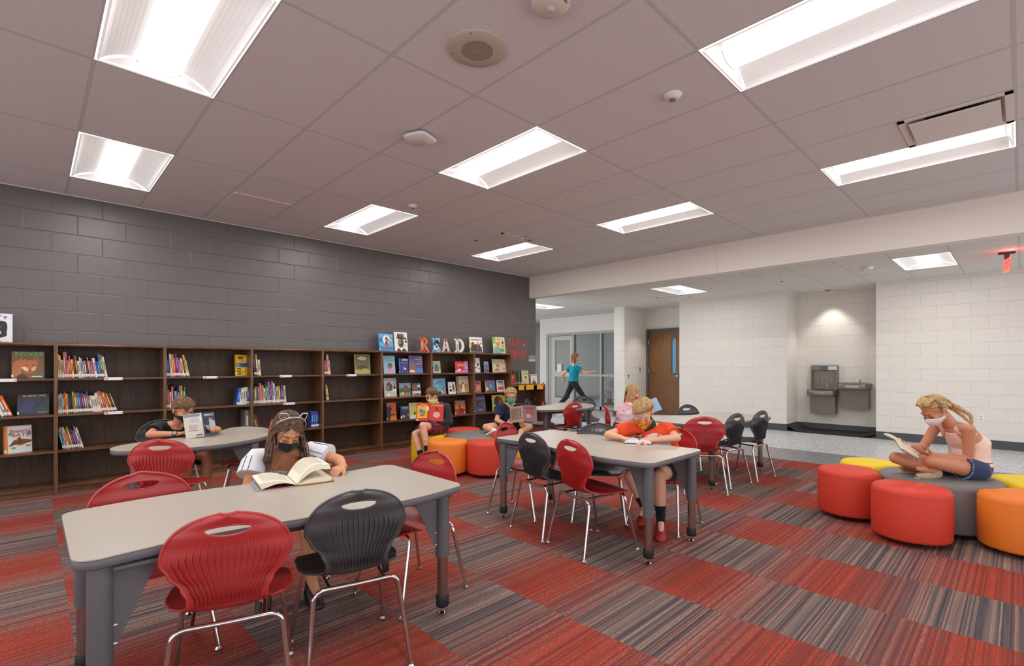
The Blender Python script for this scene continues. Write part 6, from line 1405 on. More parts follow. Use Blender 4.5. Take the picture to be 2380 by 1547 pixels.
def book_open(name, c, xdir, up, w, h, th, colc, label, cols=None, arch=.02, ang=0.0, pagec=(236, 230, 218), thk=.003, shapes=(), fan=0, texts=()):
    """open book; c spine centre, xdir towards the right half, up towards the head of the page; pages face xdir x up"""
    x = V(xdir).normalized(); u = V(up); u = (u-x*u.dot(x)).normalized(); n = x.cross(u)
    Mx = Matrix((( x.x, u.x, n.x, 0), (x.y, u.y, n.y, 0), (x.z, u.z, n.z, 0), (0, 0, 0, 1)))
    t = empty(name, c); tag(t, label, 'book'); cols = cols or (colc, colc)
    for sg, cl in ((-1, cols[0]), (1, cols[1])):
        R2 = Mx @ Matrix.Rotation(-sg*ang, 4, 'Y'); m = MB(); m.obox(R2, (min(0, sg*w), -h/2, -thk), (max(0, sg*w), h/2, 0)); m.build('cover', cm(cl), t, smooth=False)
        pg = MB(); N = 12; top = []; 
        for k in range(N+1):
            q = k/N; top.append((sg*q*(w-.006), th*(1-(1-min(1, q/.25))**2)*(1-.25*q)+arch*math.sin(PI*min(1, q))*.5 if q > 0 else 0.001))
        vs = []
        for yy in (-h/2+.004, h/2-.004):
            vs += [(a, yy, b_) for a, b_ in top]+[(a, yy, 0.0003) for a, b_ in top]
        m_ = N+1; fs = []
        for k in range(N):
            fs += [(k, k+1, 2*m_+k+1, 2*m_+k), (m_+k, 3*m_+k, 3*m_+k+1, m_+k+1), (k, m_+k, m_+k+1, k+1), (2*m_+k, 2*m_+k+1, 3*m_+k+1, 3*m_+k)]
        fs.append((N, m_+N, 3*m_+N, 2*m_+N)); pg.add([R2 @ V(v) for v in vs], fs); o = pg.build('pages', mat('open_page_%d' % pagec[0], pagec, 0.8, var=(300, .03)), t, ang=40)
        ln = MB()
        for r_ in range(int(h/.0085)-3):
            yy = h/2-.016-r_*.0085; q0, q1 = .16, .90-(.2 if r_ % 6 == 5 else 0); P = []
            for k in range(N+1):
                q = k/N
                if q0 <= q <= q1: P.append(R2 @ V((top[k][0], yy, top[k][1]+.0003)))
            v2 = []
            for p in P: v2 += [p-R2.to_3x3() @ V((0, .0009, 0)), p+R2.to_3x3() @ V((0, .0009, 0))]
            if len(P) > 1: ln.add(v2, [(2*i, 2*i+1, 2*i+3, 2*i+2) for i in range(len(P)-1)])
        if ln.v: ln.build('print', mat('page_print', (176, 170, 162), 0.9, bump=(30, 0.02, 0.001)), o, smooth=False, fix=False)
        for sh in shapes:
            if sh[0] != sg: continue
            _, kd, p, cl2 = sh; k2 = MB()
            pts = [(p[0], p[1]), (p[2], p[1]), (p[2], p[3]), (p[0], p[3])] if kd == 'r' else ([(p[0]+p[2]*math.cos(2*PI*i/20), p[1]+p[3]*math.sin(2*PI*i/20)) for i in range(20)] if kd == 'e' else p)
            lay = .0004+.0002*shapes.index(sh); vs = [R2 @ V((sg*a*w, (b_-.5)*h, -thk-lay)) for a, b_ in pts]
            k2.add(vs, [tuple(range(len(vs)))]); k2.build('cover_art', cm(cl2), t, smooth=False, fix=False)
        for tx in texts:
            if tx[0] != sg: continue
            _, st_, cx_, cy_, wf, hf, cl2 = tx
            M2 = R2 @ Matrix.Translation((sg*cx_*w, (cy_-.5)*h, -thk-.006*0-.0035)) @ Matrix.Rotation(PI, 4, 'Y')
            text_mesh(st_, hf*h, M2, cm(cl2), 'title', t, .0001, wf*w, bold=.0004)
    return t
def fx(x, y, z, dx, dy): return (x+dx, y+dy, z)

# ---------------------------------------------------------------- 1 girl with cat ear headband
H_BR = hair_mat('hair_dark_brown', (46, 30, 22), (120, 86, 62)); H_BB = hair_mat('hair_brown', (66, 46, 30), (142, 106, 72)); H_BL = hair_mat('hair_blond', (150, 116, 70), (224, 190, 136))
H_SB = hair_mat('hair_sandy', (132, 98, 58), (214, 176, 116)); H_HB = hair_mat('hair_honey', (116, 78, 44), (206, 160, 104)); H_AU = hair_mat('hair_auburn', (92, 50, 28), (160, 100, 62))
G = Fig('person', 'girl with cat ear headband and black mask reading at the foreground table', 'person', (1.06, 3.08, 0), SKIN_B,
        dict(P=(1.075, 3.16, .475), C=(1.07, 3.10, .66), N=(1.062, 3.015, .775), H=(1.055, 2.925, .898), shL=(1.205, 2.955, .752), shR=(.925, 3.06, .735),
             elL=(1.305, 2.80, .712), wrL=(1.262, 2.66, .700), elR=(.865, 2.985, .60), wrR=(.98, 2.84, .56),
             hpL=(1.14, 3.14, .47), hpR=(1.00, 3.17, .47), knL=(1.10, 2.78, .46), knR=(.945, 2.82, .46), anL=(1.09, 2.66, .10), anR=(.885, 2.80, .10), toL=(1.075, 2.54, .05), toR=(.85, 2.69, .05)),
        (-.06, -.80, -.60), (0.04, -.5, .86), 1.0)
hand(G.b, G.J['wrL'], (-.80, -.50, -.12), (-.1, .25, -1), 1, (.45, .5, .4), 1.0, thumb=.55)
hand(G.b, G.J['wrR'], (.3, -.8, -.2), (0, .2, -1), -1, (.5, .5, .4))
G.body(.0042, 4); G.brows((58, 38, 30))
G.mask((26, 25, 28))
# off-shoulder striped top
m = bpy.data.materials.new('striped_linen'); t_ = NT(m); x_, y_, z_ = t_.sep(t_.obj())
st_ = t_.math('ABSOLUTE', t_.math('SUBTRACT', t_.math('FRACT', t_.math('DIVIDE', x_, 0.011)), 0.5)); grp = t_.math('LESS_THAN', t_.math('ABSOLUTE', t_.math('SUBTRACT', t_.math('FRACT', t_.math('DIVIDE', t_.math('ADD', x_, 5.02), 0.085)), 0.5)), 0.24)
lw = t_.math('MULTIPLY', t_.math('GREATER_THAN', st_, 0.36), grp)
nz = t_.noise(t_.obj(), 600, 2); t_.link(t_.mix(lw, t_.mix(nz, lin((176, 174, 178)), lin((214, 212, 212))), lin((56, 58, 74))), t_.b.inputs['Base Color']); t_.b.inputs['Roughness'].default_value = .9
t_.bump(t_.math('ADD', t_.noise(t_.obj(), 24, 3), t_.math('MULTIPLY', t_.math('SINE', t_.math('MULTIPLY', x_, 560)), .15)), .4, .008)
M_SLV = cloth_mat('white_linen', (222, 222, 228), .9, 700, .06, 22)
J = G.J
b = MB(); up_ = (J['C']-J['P']).normalized()
b.loft([(J['P']-up_*.05, .128, .105), (J['P'], .142, .112), (J['P'].lerp(J['C'], .45), .124, .098), (J['C'], .130, .102), (J['C'].lerp(J['N'], .30)+V((0, -.006, 0)), .126, .092), (J['C'].lerp(J['N'], .36)+V((0, -.006, 0)), .121, .086)], G.lat, 30)
fuse(b, .0055, 3, 'top', [m], G.o, G.org)
for k in 'LR':
    sh, el = J['sh'+k], J['el'+k]; b = MB(); d_ = (el-sh).normalized(); o_ = (sh-J['N']).normalized()
    st0 = J['N'].lerp(sh, .62)-V((0, 0, .004)); e = sh.lerp(el, .62)
    b.tube([st0, sh.lerp(st0, .25)+V((0, 0, .004)), sh+d_*.03, sh.lerp(el, .4), e], [.046, .060, .068, .072, .076], 22); sl = fuse(b, .0055, 5, 'sleeve', [M_SLV], G.o, G.org)
    lt = MB()
    for q in (-.5, -.15, .25, 1.15, 1.5) if k == 'L' else (-.35, .1, 1.6):
        n1 = V((0, 0, 1)); n1 = (n1-d_*n1.dot(d_)).normalized(); n2 = d_.cross(n1); P = []
        for i in range(8):
            f_ = i/7; c_ = (sh+d_*.01).lerp(e, f_); r_ = .0675+.0085*f_; P.append(c_+(n1*math.cos(q*(1 if k == 'L' else -1))+n2*math.sin(q*(1 if k == 'L' else -1)))*r_)
        lt.tube(P, .0017, 5)
    lt.build('sleeve_stripe', mat('navy_thread', (52, 56, 76), .9, bump=(90, .1, .001)), G.o, org=G.org)
bt = MB(); fr_ = G.lat.cross(V((0, 0, 1))).normalized(); fr_ = fr_ if fr_.y < 0 else -fr_
for k in range(3):
    c_ = J['C'].lerp(J['N'], .30)+fr_*.094+V((.0, 0, -.012-.035*k)); bt.ell(c_, (G.lat, fr_, V((0, 0, 1))), (.006, .003, .006), 10, 6)
bt.build('button', mat('horn_button', (120, 96, 50), .3, bump=(90, .1, .001)), G.o, org=G.org)
G.shorts(m, .55, .014, 'shorts', .02)
for k in 'LR': G.shoe(k, mat('black_leather', (30, 28, 28), .5, bump=(90, .1, .001)), M_BLACK, 'sandal')
G.scalp(H_BR, .60, -.05, -.7, 1.05)
G.locks(H_BR, 620, .40, fall=1, r=.0044, front=.45, side=-.2, back=-.6, seed=4, part=.12, wave=.003, steps=15, lift=.9, cut=.735)
G.locks(H_BR, 46, .36, fall=1, r=.0036, front=.5, side=-.1, back=.3, seed=9, part=.12, wave=.005, steps=14, lift=1.2, cut=.70, name='hair_strands', ff=V((-.08, -.9, 0)), sweep=.10)
# headband
M_SIL = mat('silver_wire', (206, 204, 206), .25, .9, bump=(90, .05, .0005))
hbp = [G.h(.086*math.sin(a), .012+.022*math.cos(a), .034+.094*math.cos(a)) for a in [(-1.55+3.1*i/24) for i in range(25)]]
hbm = MB().tube(hbp, .0034, 8)
for k in (-1, 1):
    a0, a1, am = k*.30, k*.82, k*.66
    p0 = G.h(.086*math.sin(a0), .012+.022*math.cos(a0), .034+.094*math.cos(a0)); p1 = G.h(.086*math.sin(a1), .012+.022*math.cos(a1), .034+.094*math.cos(a1))
    tip = G.h(.086*math.sin(am)*1.36, .014, .034+.094*math.cos(am)*1.42); cc = G.h(.086*math.sin(.42*k)*1.2, .016, .034+.094*math.cos(.42*k)*1.24)
    hbm.tube([p0, cc, tip], .0022, 6); hbm.tube([tip, G.h(.086*math.sin(k*.80)*1.2, .014, .034+.094*math.cos(k*.80)*1.2), p1], .0022, 6)
    for q in range(9): hbm.ell(cc.lerp(tip, q/8), (G.r, G.f, G.u), (.0034, .0034, .0034), 8, 6)
G.child(hbm, 'headband', M_SIL)
rg = G.J['wrL']+V((-.80, -.50, -.12)).normalized()*.085
G.child(MB().tube([rg+V((.0, .011*math.cos(a), .011*math.sin(a))) for a in [2*PI*i/12 for i in range(13)]], .0018, 6), 'ring', M_SIL)

# thick open book on the foreground table
t = empty('open_book', (.975, 2.64, TZ), R(-9)); tag(t, 'thick open hardcover book with cream pages on the foreground table', 'book')
MB().box((-.182, -.122, 0.0005), (-.010, .122, .0045)).build('cover', cm((150, 146, 150)), t, smooth=False); MB().box((.010, -.122, 0.0005), (.182, .122, .0045)).build('cover', cm((150, 104, 60)), t, smooth=False)
MB().box((-.010, -.122, .0005), (.010, .122, .003)).build('spine', cm((196, 150, 60)), t, smooth=False)
MB().box((-.150, -.119, .0047), (-.012, .119, .0062)).build('endpaper', cm((140, 30, 30)), t, smooth=False)
MB().box((.012, -.119, .0047), (.150, .119, .0062)).build('endpaper', cm((200, 150, 60)), t, smooth=False)
M_PG = mat('thick_book_pages', (236, 228, 206), .8, var=(700, .05)); M_PT = mat('page_face', (238, 234, 224), .85, var=(300, .02))
def slab(prof_t, prof_b, name, m_):
    n = len(prof_t); b = MB(); vs = []
    for yy in (-.116, .116): vs += [(x, yy, z) for x, z in prof_t]+[(x, yy, z) for x, z in prof_b]
    fs = []
    for k in range(n-1): fs += [(k, k+1, 2*n+k+1, 2*n+k), (n+k, 3*n+k, 3*n+k+1, n+k+1), (k, n+k, n+k+1, k+1), (2*n+k, 2*n+k+1, 3*n+k+1, 3*n+k)]
    fs += [(n-1, 2*n-1, 4*n-1, 3*n-1), (0, 2*n, 3*n, n)]; b.add(vs, fs); return b.build(name, m_, t, ang=50)
N = 16
lt_ = [(-.003-.168*q, .010+.034*math.sin(min(1, q*1.5)*PI/2)-.010*q*q) for q in [k/N for k in range(N+1)]]; lb_ = [(x*.93, .0065+(.018*math.sin(PI*min(1, q*1.1)) if q < .6 else max(0, .0177*(1-(q-.6)/.4)))) for (x, z), q in zip(lt_, [k/N for k in range(N+1)])]
slab(lt_, lb_, 'left_pages', M_PG)
rt_ = [(.003+.165*q, .010+.022*math.sin(min(1, q*1.6)*PI/2)-.006*q) for q in [k/N for k in range(N+1)]]; rb_ = [(x, .0065+.004*math.sin(PI*q)) for x, z in rt_]
slab(rt_, rb_, 'right_pages', M_PG)
ft_ = [(-.002+.012*math.sin(q*PI)*(-1)+.158*q, .012+.088*math.sin(min(1, q*1.15)*PI*.62)) for q in [k/N for k in range(N+1)]]
fb_ = [(x+.010*math.sin(PI*q*.8)+.004, .010+(z-.012)*.70) for (x, z), q in zip(ft_, [k/N for k in range(N+1)])]
slab(ft_, fb_, 'lifted_pages', M_PG)
ln = MB()
for r_ in range(22):
    yy = .098-.0088*r_
    for prof in (lt_[2:-2], ft_[3:-1]):
        P = [(x, yy, z+.0004) for x, z in prof]; vs = []
        for p in P: vs += [(p[0], p[1]-.0009, p[2]), (p[0], p[1]+.0009, p[2])]
        ln.add(vs, [(2*i, 2*i+1, 2*i+3, 2*i+2) for i in range(len(P)-1)])
ln.build('print', mat('page_print', (176, 170, 162), .9), t, smooth=False, fix=False)

# ---------------------------------------------------------------- 2 boy in black shirt at the curved table
B = Fig('person', 'boy in a black shirt and black mask with an upright book at the curved table', 'person', (.93, 5.3, 0), SKIN_B,
        dict(P=(.93, 5.36, .475), C=(.93, 5.26, .65), N=(.925, 5.12, .755), H=(.945, 5.02, .890), shL=(1.065, 5.08, .735), shR=(.80, 5.20, .735), elL=(1.19, 4.96, .70), wrL=(1.155, 4.84, .715), elR=(.715, 5.07, .692), wrR=(.885, 4.93, .696),
             hpL=(1.0, 5.34, .47), hpR=(.86, 5.34, .47), knL=(1.12, 5.0, .475), knR=(.95, 4.97, .475), anL=(1.10, 4.98, .12), anR=(.97, 5.02, .12), toL=(1.11, 4.85, .06), toR=(.98, 4.88, .06)), (.30, -.80, -.36), (0, 0, 1), .98)
hand(B.b, B.J['wrR'], (.80, -.45, .05), (.1, -.1, .9), 1, (.25, .35, .3)); hand(B.b, B.J['wrL'], (-.75, -.5, .1), (.1, -.3, .9), -1, (.3, .4, .3))
B.body(.0046, 4); B.brows((80, 56, 40)); B.mask((24, 24, 27)); M_BK = cloth_mat('black_jersey', (26, 26, 28)); B.shirt(M_BK, .62); B.shorts(cloth_mat('black_shorts', (22, 22, 25)), .72)
B.child(MB().tube([B.J['hpL'].lerp(B.J['knL'], .74)+(V((0, 0, 1))*math.cos(a)+V((.9, .3, 0)).normalized()*math.sin(a))*.088 for a in [2*PI*i/20 for i in range(21)]], .004, 6), 'hem', cm((110, 112, 120)))
for k in 'LR': B.shoe(k, cm((120, 120, 124)), cm((220, 218, 216)))
wd = (B.J['wrR']-B.J['elR']).normalized(); wc = B.J['wrR']-wd*.02; n1 = V((0, 0, 1)); n2 = wd.cross(n1).normalized()
B.child(MB().tube([wc+(n1*math.cos(a)*.0245+n2*math.sin(a)*.0245) for a in [2*PI*i/20 for i in range(21)]], .007, 8, cap=False), 'watch_strap', mat('olive_rubber', (52, 54, 42), .6, bump=(90, .1, .001)))
fo = V((-.25, -.9, .35)).normalized(); B.child(MB().tube([wc+fo*.018, wc+fo*.034], .0185, 16), 'watch_case', mat('olive_rubber', (52, 54, 42), .6)); B.child(MB().tube([wc+fo*.034, wc+fo*.0350], .0135, 16), 'watch_face', cm((160, 170, 166)))
B.scalp(H_BB, .55, -.02, -.6, 1.04); B.locks(H_BB, 460, .115, crown=(.1, -.5, .85), r=.0038, front=.45, side=.05, back=-.55, lift=1.3, seed=3, comb=(.35, .35, -.1)); B.locks(H_BB, 60, .10, crown=(-.6, .1, .8), r=.005, front=.45, side=.55, back=.6, lift=1.0, seed=8, comb=(.5, .6, -.2), name='hair_fringe')
book_open('open_book', (1.045, 4.815, .772), (-.94, -.34, -.02), (.10, .25, .98), .135, .20, .010, (206, 200, 190), 'upright open book titled IMPACT held by the boy in black', cols=((60, 66, 92), (208, 202, 192)), ang=.28,
          shapes=((1, 'r', (.10, .86, .98, .98), (130, 138, 160)), (1, 'r', (.12, .62, .62, .80), (190, 186, 180)), (1, 'r', (.06, .64, .14, .82), (236, 234, 236)), (1, 'r', (.3, .5, .75, .52), (90, 90, 92)), (1, 'r', (.3, .42, .78, .44), (70, 70, 72)), (1, 'r', (.4, .35, .7, .37), (90, 90, 92)), (1, 'r', (.3, .28, .8, .30), (80, 80, 82)), (1, 'r', (.1, .05, .45, .12), (120, 118, 116)),
                  (-1, 'r', (.0, .0, 1, .5), (90, 104, 130)), (-1, 'p', [(.4, .1), (.5, .75), (.95, .6), (.95, .1)], (176, 190, 204)), (-1, 'p', [(.1, .1), (.15, .7), (.5, .8), (.45, .1)], (52, 62, 88)), (-1, 'e', (.62, .72, .1, .05), (200, 96, 70)), (-1, 'r', (.15, .40, .42, .44), (220, 222, 226))), texts=((-1, 'IMPACT', .55, .88, .8, .13, (226, 228, 232)),))

# ---------------------------------------------------------------- 3 boy with yellow mask on the yellow petal
B = Fig('person', 'boy in a dark grey jacket and yellow mask reading a red book', 'person', (3.72, 5.24, 0), SKIN_A,
        dict(P=(3.76, 5.22, .455), C=(3.735, 5.21, .62), N=(3.68, 5.18, .755), H=(3.625, 5.165, .885), shL=(3.79, 5.09, .74), shR=(3.575, 5.25, .735), elL=(3.80, 5.04, .565), wrL=(3.64, 5.14, .545), elR=(3.54, 5.24, .58), wrR=(3.585, 5.17, .56),
             hpL=(3.72, 5.14, .455), hpR=(3.66, 5.26, .455), knL=(3.385, 5.02, .545), knR=(3.37, 5.16, .43), anL=(3.412, 4.965, .235), anR=(3.385, 5.05, .155), toL=(3.37, 4.87, .18), toR=(3.33, 4.96, .085)), (-.30, -.86, -.30), (0, 0, 1), .96)
hand(B.b, B.J['wrL'], (-.25, .0, .9), (-.6, -.5, 0), 1, (.5, .6, .4), .95); hand(B.b, B.J['wrR'], (.15, -.1, .9), (0, -.9, .1), -1, (.5, .6, .4), .95)
B.body(.0046, 4); B.brows((96, 66, 44)); B.mask((220, 216, 128)); B.shirt(cloth_mat('charcoal_jersey', (50, 50, 56)), 1.86, .012, 'jacket')
B.child(MB().loft([(B.J['N']+V((0, 0, -.03)), .07, .06), (B.J['N']+V((-.005, -.01, .015)), .052, .05), (B.J['N']+V((-.012, -.02, .035)), .047, .045)], B.lat, 20), 'collar', cloth_mat('white_cotton', (226, 222, 224)))
m = bpy.data.materials.new('red_black_print'); t_ = NT(m); x_, y_, z_ = t_.sep(t_.obj()); wv = t_.noise(t_.scale(t_.obj(), (30, 30, 90)), 1.0, 2); t_.link(t_.mix(t_.math('GREATER_THAN', wv, .52), lin((36, 32, 36)), lin((168, 36, 40))), t_.b.inputs['Base Color']); t_.b.inputs['Roughness'].default_value = .85
B.shorts(m, .70, .012); M_SK = cloth_mat('black_sock', (24, 24, 26)); B.sock('L', M_SK, .66); B.sock('R', M_SK, .30)
sk = MB(); a0 = B.J['anL'].lerp(B.J['knL'], .50); ax_ = (B.J['knL']-B.J['anL']).normalized(); out_ = V((-.55, -.83, 0)); out_ = (out_-ax_*out_.dot(ax_)).normalized(); sd = ax_.cross(out_)
sk.tube([a0+out_*.0425+sd*.018-ax_*.004, a0+out_*.046+sd*.006-ax_*.012, a0+out_*.042-sd*.022+ax_*.006], [.001, .0035, .001], 5)
sk.tube([a0+out_*.043-sd*.005-ax_*.04, a0+out_*.044+sd*.018-ax_*.075, a0+out_*.040+sd*.022-ax_*.055], .0018, 5); sk.tube([a0+out_*.042-sd*.012-ax_*.045, a0+out_*.042+sd*.010-ax_*.085], .0018, 5); sk.build('sock_print', cm(WH), B.o, org=B.org)
for k in 'LR': B.shoe(k, cm((190, 44, 40)), cm((226, 224, 222)), s_=.95)
B.scalp(H_BB, .62, .0, -.6, 1.04); B.locks(H_BB, 420, .12, crown=(-.15, -.45, .88), r=.0040, front=.5, side=.0, back=-.5, lift=1.4, seed=5, comb=(.15, .2, 0)); B.locks(H_BB, 50, .12, crown=(-.6, .1, .8), r=.0055, front=.5, side=.6, back=.7, lift=1.0, seed=6, comb=(.6, .3, -.2), name='hair_fringe')
book_open('open_book', (3.55, 5.12, .695), (-.72, .64, .02), (.29, .02, .96), .185, .225, .008, (196, 50, 34), 'open red picture book held up by the boy with the yellow mask', ang=.42, pagec=(240, 240, 242),
          shapes=((1, 'r', (.16, .15, .92, .86), (232, 180, 30)), (1, 'e', (.5, .84, .22, .10), (232, 180, 30)), (1, 'e', (.5, .84, .14, .06), (206, 120, 60)), (1, 'r', (.3, .35, .52, .60), (90, 150, 80)), (1, 'r', (.52, .45, .76, .66), (80, 110, 180)), (1, 'r', (.36, .26, .7, .40), (190, 90, 50)), (1, 'r', (.05, .55, .16, .80), (238, 236, 238)), (1, 'r', (.78, .02, .97, .12), (190, 170, 170)),
                  (-1, 'r', (.1, .84, .92, .90), (232, 150, 50)), (-1, 'e', (.5, .35, .24, .17), (222, 170, 150)), (-1, 'e', (.5, .66, .07, .13), (70, 40, 40))))

# ---------------------------------------------------------------- 4 boy with green mask
B = Fig('person', 'blond boy with glasses, green mask and navy shirt on an ottoman', 'person', (4.60, 4.74, 0), SKIN_A,
        dict(P=(4.63, 4.82, .455), C=(4.60, 4.78, .61), N=(4.565, 4.735, .745), H=(4.525, 4.675, .872), shL=(4.66, 4.62, .715), shR=(4.46, 4.80, .72), elL=(4.58, 4.53, .50), wrL=(4.57, 4.50, .565), elR=(4.37, 4.78, .555), wrR=(4.44, 4.66, .50),
             hpL=(4.64, 4.74, .455), hpR=(4.56, 4.84, .455), knL=(4.72, 4.52, .46), knR=(4.20, 4.80, .475), anL=(4.50, 4.46, .43), anR=(4.13, 4.53, .445), toL=(4.46, 4.40, .40), toR=(4.045, 4.58, .415)), (-.62, -.74, -.24), (0, 0, 1), .97)
hand(B.b, B.J['wrL'], (-.15, .0, .95), (-.5, -.6, .2), 1, (.35, .45, .4), .95); hand(B.b, B.J['wrR'], (.7, -.3, .3), (-.2, -.5, .4), -1, (.5, .6, .4), .95)
B.body(.0046, 4); B.brows((170, 130, 84)); B.mask((58, 166, 126)); B.shirt(cloth_mat('navy_jersey', (34, 42, 74)), .66, belly=.006); B.shorts(cloth_mat('black_shorts', (22, 22, 25)), .55)
B.child(MB().tube([V((4.60, 4.55, .46)), V((4.615, 4.53, .49)), V((4.64, 4.53, .50)), V((4.66, 4.55, .485)), V((4.65, 4.55, .46))], .009, 6), 'shorts_emblem', cm((236, 200, 40)))
gl = MB()
for k in (-1, 1): gl.tube([B.h(k*.031+.021*math.cos(a), .094, -.002+.014*math.sin(a)) for a in [2*PI*i/18 for i in range(19)]], .0018, 5); gl.tube([B.h(k*.052, .092, .002), B.h(k*.078, -.005, .004)], .0018, 5)
gl.tube([B.h(-.011, .096, .0), B.h(.011, .096, .0)], .0018, 5); B.child(gl, 'glasses', mat('glasses_dark', (30, 30, 34), .3, bump=(90, .05, .001)))
B.child(MB().tube([B.J['wrL']-V((0, 0, .012))+V((.024*math.cos(a), .024*math.sin(a), 0)) for a in [2*PI*i/16 for i in range(17)]], .006, 6, cap=False), 'wristband', cm((50, 46, 110)))
B.shoe('R', cm((214, 212, 210)), cm((138, 128, 116)), up=(.65, .72, .2)); B.shoe('L', cm((214, 212, 210)), cm((138, 128, 116))); B.sock('R', cloth_mat('white_cotton', (226, 222, 224)), .22)
B.child(MB().tube([V((4.05, 4.475, .430)), V((4.043, 4.468, .429))], .03, 14), 'sole_patch', cm((222, 84, 62)))
B.scalp(H_BL, .50, .05, -.55, 1.03); B.locks(H_BL, 480, .08, crown=(0, -.5, .86), r=.0036, front=.42, side=.08, back=-.5, lift=1.5, seed=7)
book_open('open_book', (4.50, 4.42, .655), (-.68, .72, -.06), (.0, .30, .95), .185, .205, .012, (150, 120, 104), 'open grey and maroon comic book held by the boy with the green mask', cols=((128, 96, 100), (164, 132, 112)), ang=.40, pagec=(238, 238, 240),
          shapes=tuple((1, 'r', (.15+.16*i, .2+.14*j, .26+.16*i, .30+.14*j), (92, 72, 60)) for i in range(5) for j in range(5))+((-1, 'e', (.5, .6, .3, .2), (150, 54, 50)), (-1, 'e', (.35, .35, .2, .14), (176, 140, 140)), (-1, 'r', (.1, .8, .9, .88), (110, 44, 44))))

# ---------------------------------------------------------------- 5 boy in orange shirt
B = Fig('person', 'blond boy in an orange shirt and patterned mask leaning over a book', 'person', (3.60, 1.99, 0), SKIN_A,
        dict(P=(3.66, 1.95, .475), C=(3.62, 2.02, .63), N=(3.585, 2.085, .775), H=(3.505, 2.105, .895), shL=(3.655, 1.975, .762), shR=(3.505, 2.215, .760), elL=(3.60, 1.865, .705), wrL=(3.435, 1.995, .692), elR=(3.355, 2.335, .708), wrR=(3.345, 2.205, .700),
             hpL=(3.64, 1.90, .47), hpR=(3.62, 2.03, .47), knL=(3.32, 1.86, .455), knR=(3.27, 2.075, .43), anL=(3.31, 1.84, .13), anR=(3.33, 1.985, .20), toL=(3.24, 1.80, .06), toR=(3.24, 1.97, .14)), (-.70, -.42, -.58), (-.3, -.2, .9), 1.02)
hand(B.b, B.J['wrL'], (-.72, .50, -.12), (0, 0, -1), 1, (.18, .22, .2), 1.0, thumb=.5); hand(B.b, B.J['wrR'], (.02, -.85, -.12), (0.1, 0, -1), 1, (.75, .9, .6), 1.0, thumb=.3)
B.body(.0040, 4); B.brows((150, 112, 70))
m = bpy.data.materials.new('gaiter_print'); t_ = NT(m); nn = t_.noise(t_.obj(), 38, 4, .7); t_.link(t_.ramp(nn, [(.35, lin((60, 34, 18))), (.47, lin((196, 92, 24))), (.6, lin((232, 168, 40))), (.75, lin((90, 50, 24)))]), t_.b.inputs['Base Color']); t_.b.inputs['Roughness'].default_value = .8; t_.bump(t_.noise(t_.obj(), 30, 2), .3, .006)
B.mask((0, 0, 0), m=m, loops=False, low=1.22, name='gaiter_mask'); B.child(MB().loft([(B.J['N']+V((0, 0, -.012)), .060, .060), (B.J['N'].lerp(B.h(0, -.02, -.05), .5), .053, .055), (B.h(0, -.02, -.052), .050, .054)], B.lat, 22), 'neck_gaiter', mat('gaiter_black', (40, 34, 34), .8, bump=(60, .3, .004)))
m = bpy.data.materials.new('orange_shirt'); t_ = NT(m); x_, y_, z_ = t_.sep(t_.obj())
dd = V((-.83, -.56, 0)); q_ = t_.math('ADD', t_.math('MULTIPLY', x_, -.56), t_.math('MULTIPLY', y_, .83))
arc_ = t_.math('ADD', z_, t_.math('MULTIPLY', t_.math('MULTIPLY', t_.math('SUBTRACT', q_, .055), t_.math('SUBTRACT', q_, .055)), 6.0))
low_ = t_.math('LESS_THAN', arc_, .735); mk_ = low_
stt = t_.math('MULTIPLY', t_.math('LESS_THAN', t_.math('ABSOLUTE', t_.math('SUBTRACT', t_.math('ADD', q_, t_.math('MULTIPLY', z_, .45)), .355)), .011), t_.math('GREATER_THAN', t_.math('FRACT', t_.math('MULTIPLY', z_, 75.0)), .45))
cc_ = t_.mix(mk_, lin((222, 70, 28)), lin((214, 190, 196))); cc_ = t_.mix(t_.math('MULTIPLY', stt, low_), cc_, lin((196, 40, 30))); t_.link(cc_, t_.b.inputs['Base Color']); t_.b.inputs['Roughness'].default_value = .9; t_.bump(t_.noise(t_.obj(), 20, 3, .6), .35, .01)
B.shirt(m, .58, .012, voxel=.005); B.shorts(cloth_mat('grey_shorts', (74, 70, 68)), .62)
for k in 'LR': B.sock(k, M_SK, .35); B.shoe(k, mat('red_clog', (150, 36, 28), .5, bump=(60, .1, .001)), cm((120, 30, 24)), 'clog')
B.scalp(H_SB, .46, .0, -.6, 1.04); B.locks(H_SB, 760, .125, crown=(.35, -.55, .78), r=.0036, front=.36, side=.0, back=-.55, lift=1.5, seed=11, comb=(-.12, .25, 0), steps=9)
book_open('open_book', (3.405, 2.085, TZ+.005), (-.45, .89, 0), (-.89, -.45, .0), .105, .150, .012, (30, 44, 92), 'open book with white pages and a navy cover lying before the boy in orange', arch=.03, pagec=(240, 240, 242))

# ---------------------------------------------------------------- 6 girl in pink shirt behind him
B = Fig('person', 'girl with long hair and pink shirt reading behind the boy in orange', 'person', (5.22, 3.34, 0), SKIN_A,
        dict(P=(5.22, 3.36, .475), C=(5.25, 3.345, .63), N=(5.295, 3.33, .785), H=(5.345, 3.30, .915), shL=(5.31, 3.46, .755), shR=(5.275, 3.205, .755), elL=(5.42, 3.50, .60), wrL=(5.50, 3.32, .69), elR=(5.26, 3.30, .57), wrR=(5.40, 3.24, .665),
             hpL=(5.24, 3.43, .47), hpR=(5.24, 3.29, .47), knL=(5.58, 3.42, .46), knR=(5.58, 3.25, .46), anL=(5.56, 3.42, .12), anR=(5.56, 3.25, .12), toL=(5.68, 3.42, .06), toR=(5.68, 3.25, .06)), (.60, -.66, -.42), (.2, 0, 1), .98)
B.J['elR'] = V((5.20, 3.36, .585)); B.J['shR'] = V((5.235, 3.28, .76)); B.J['shL'] = V((5.37, 3.40, .76))
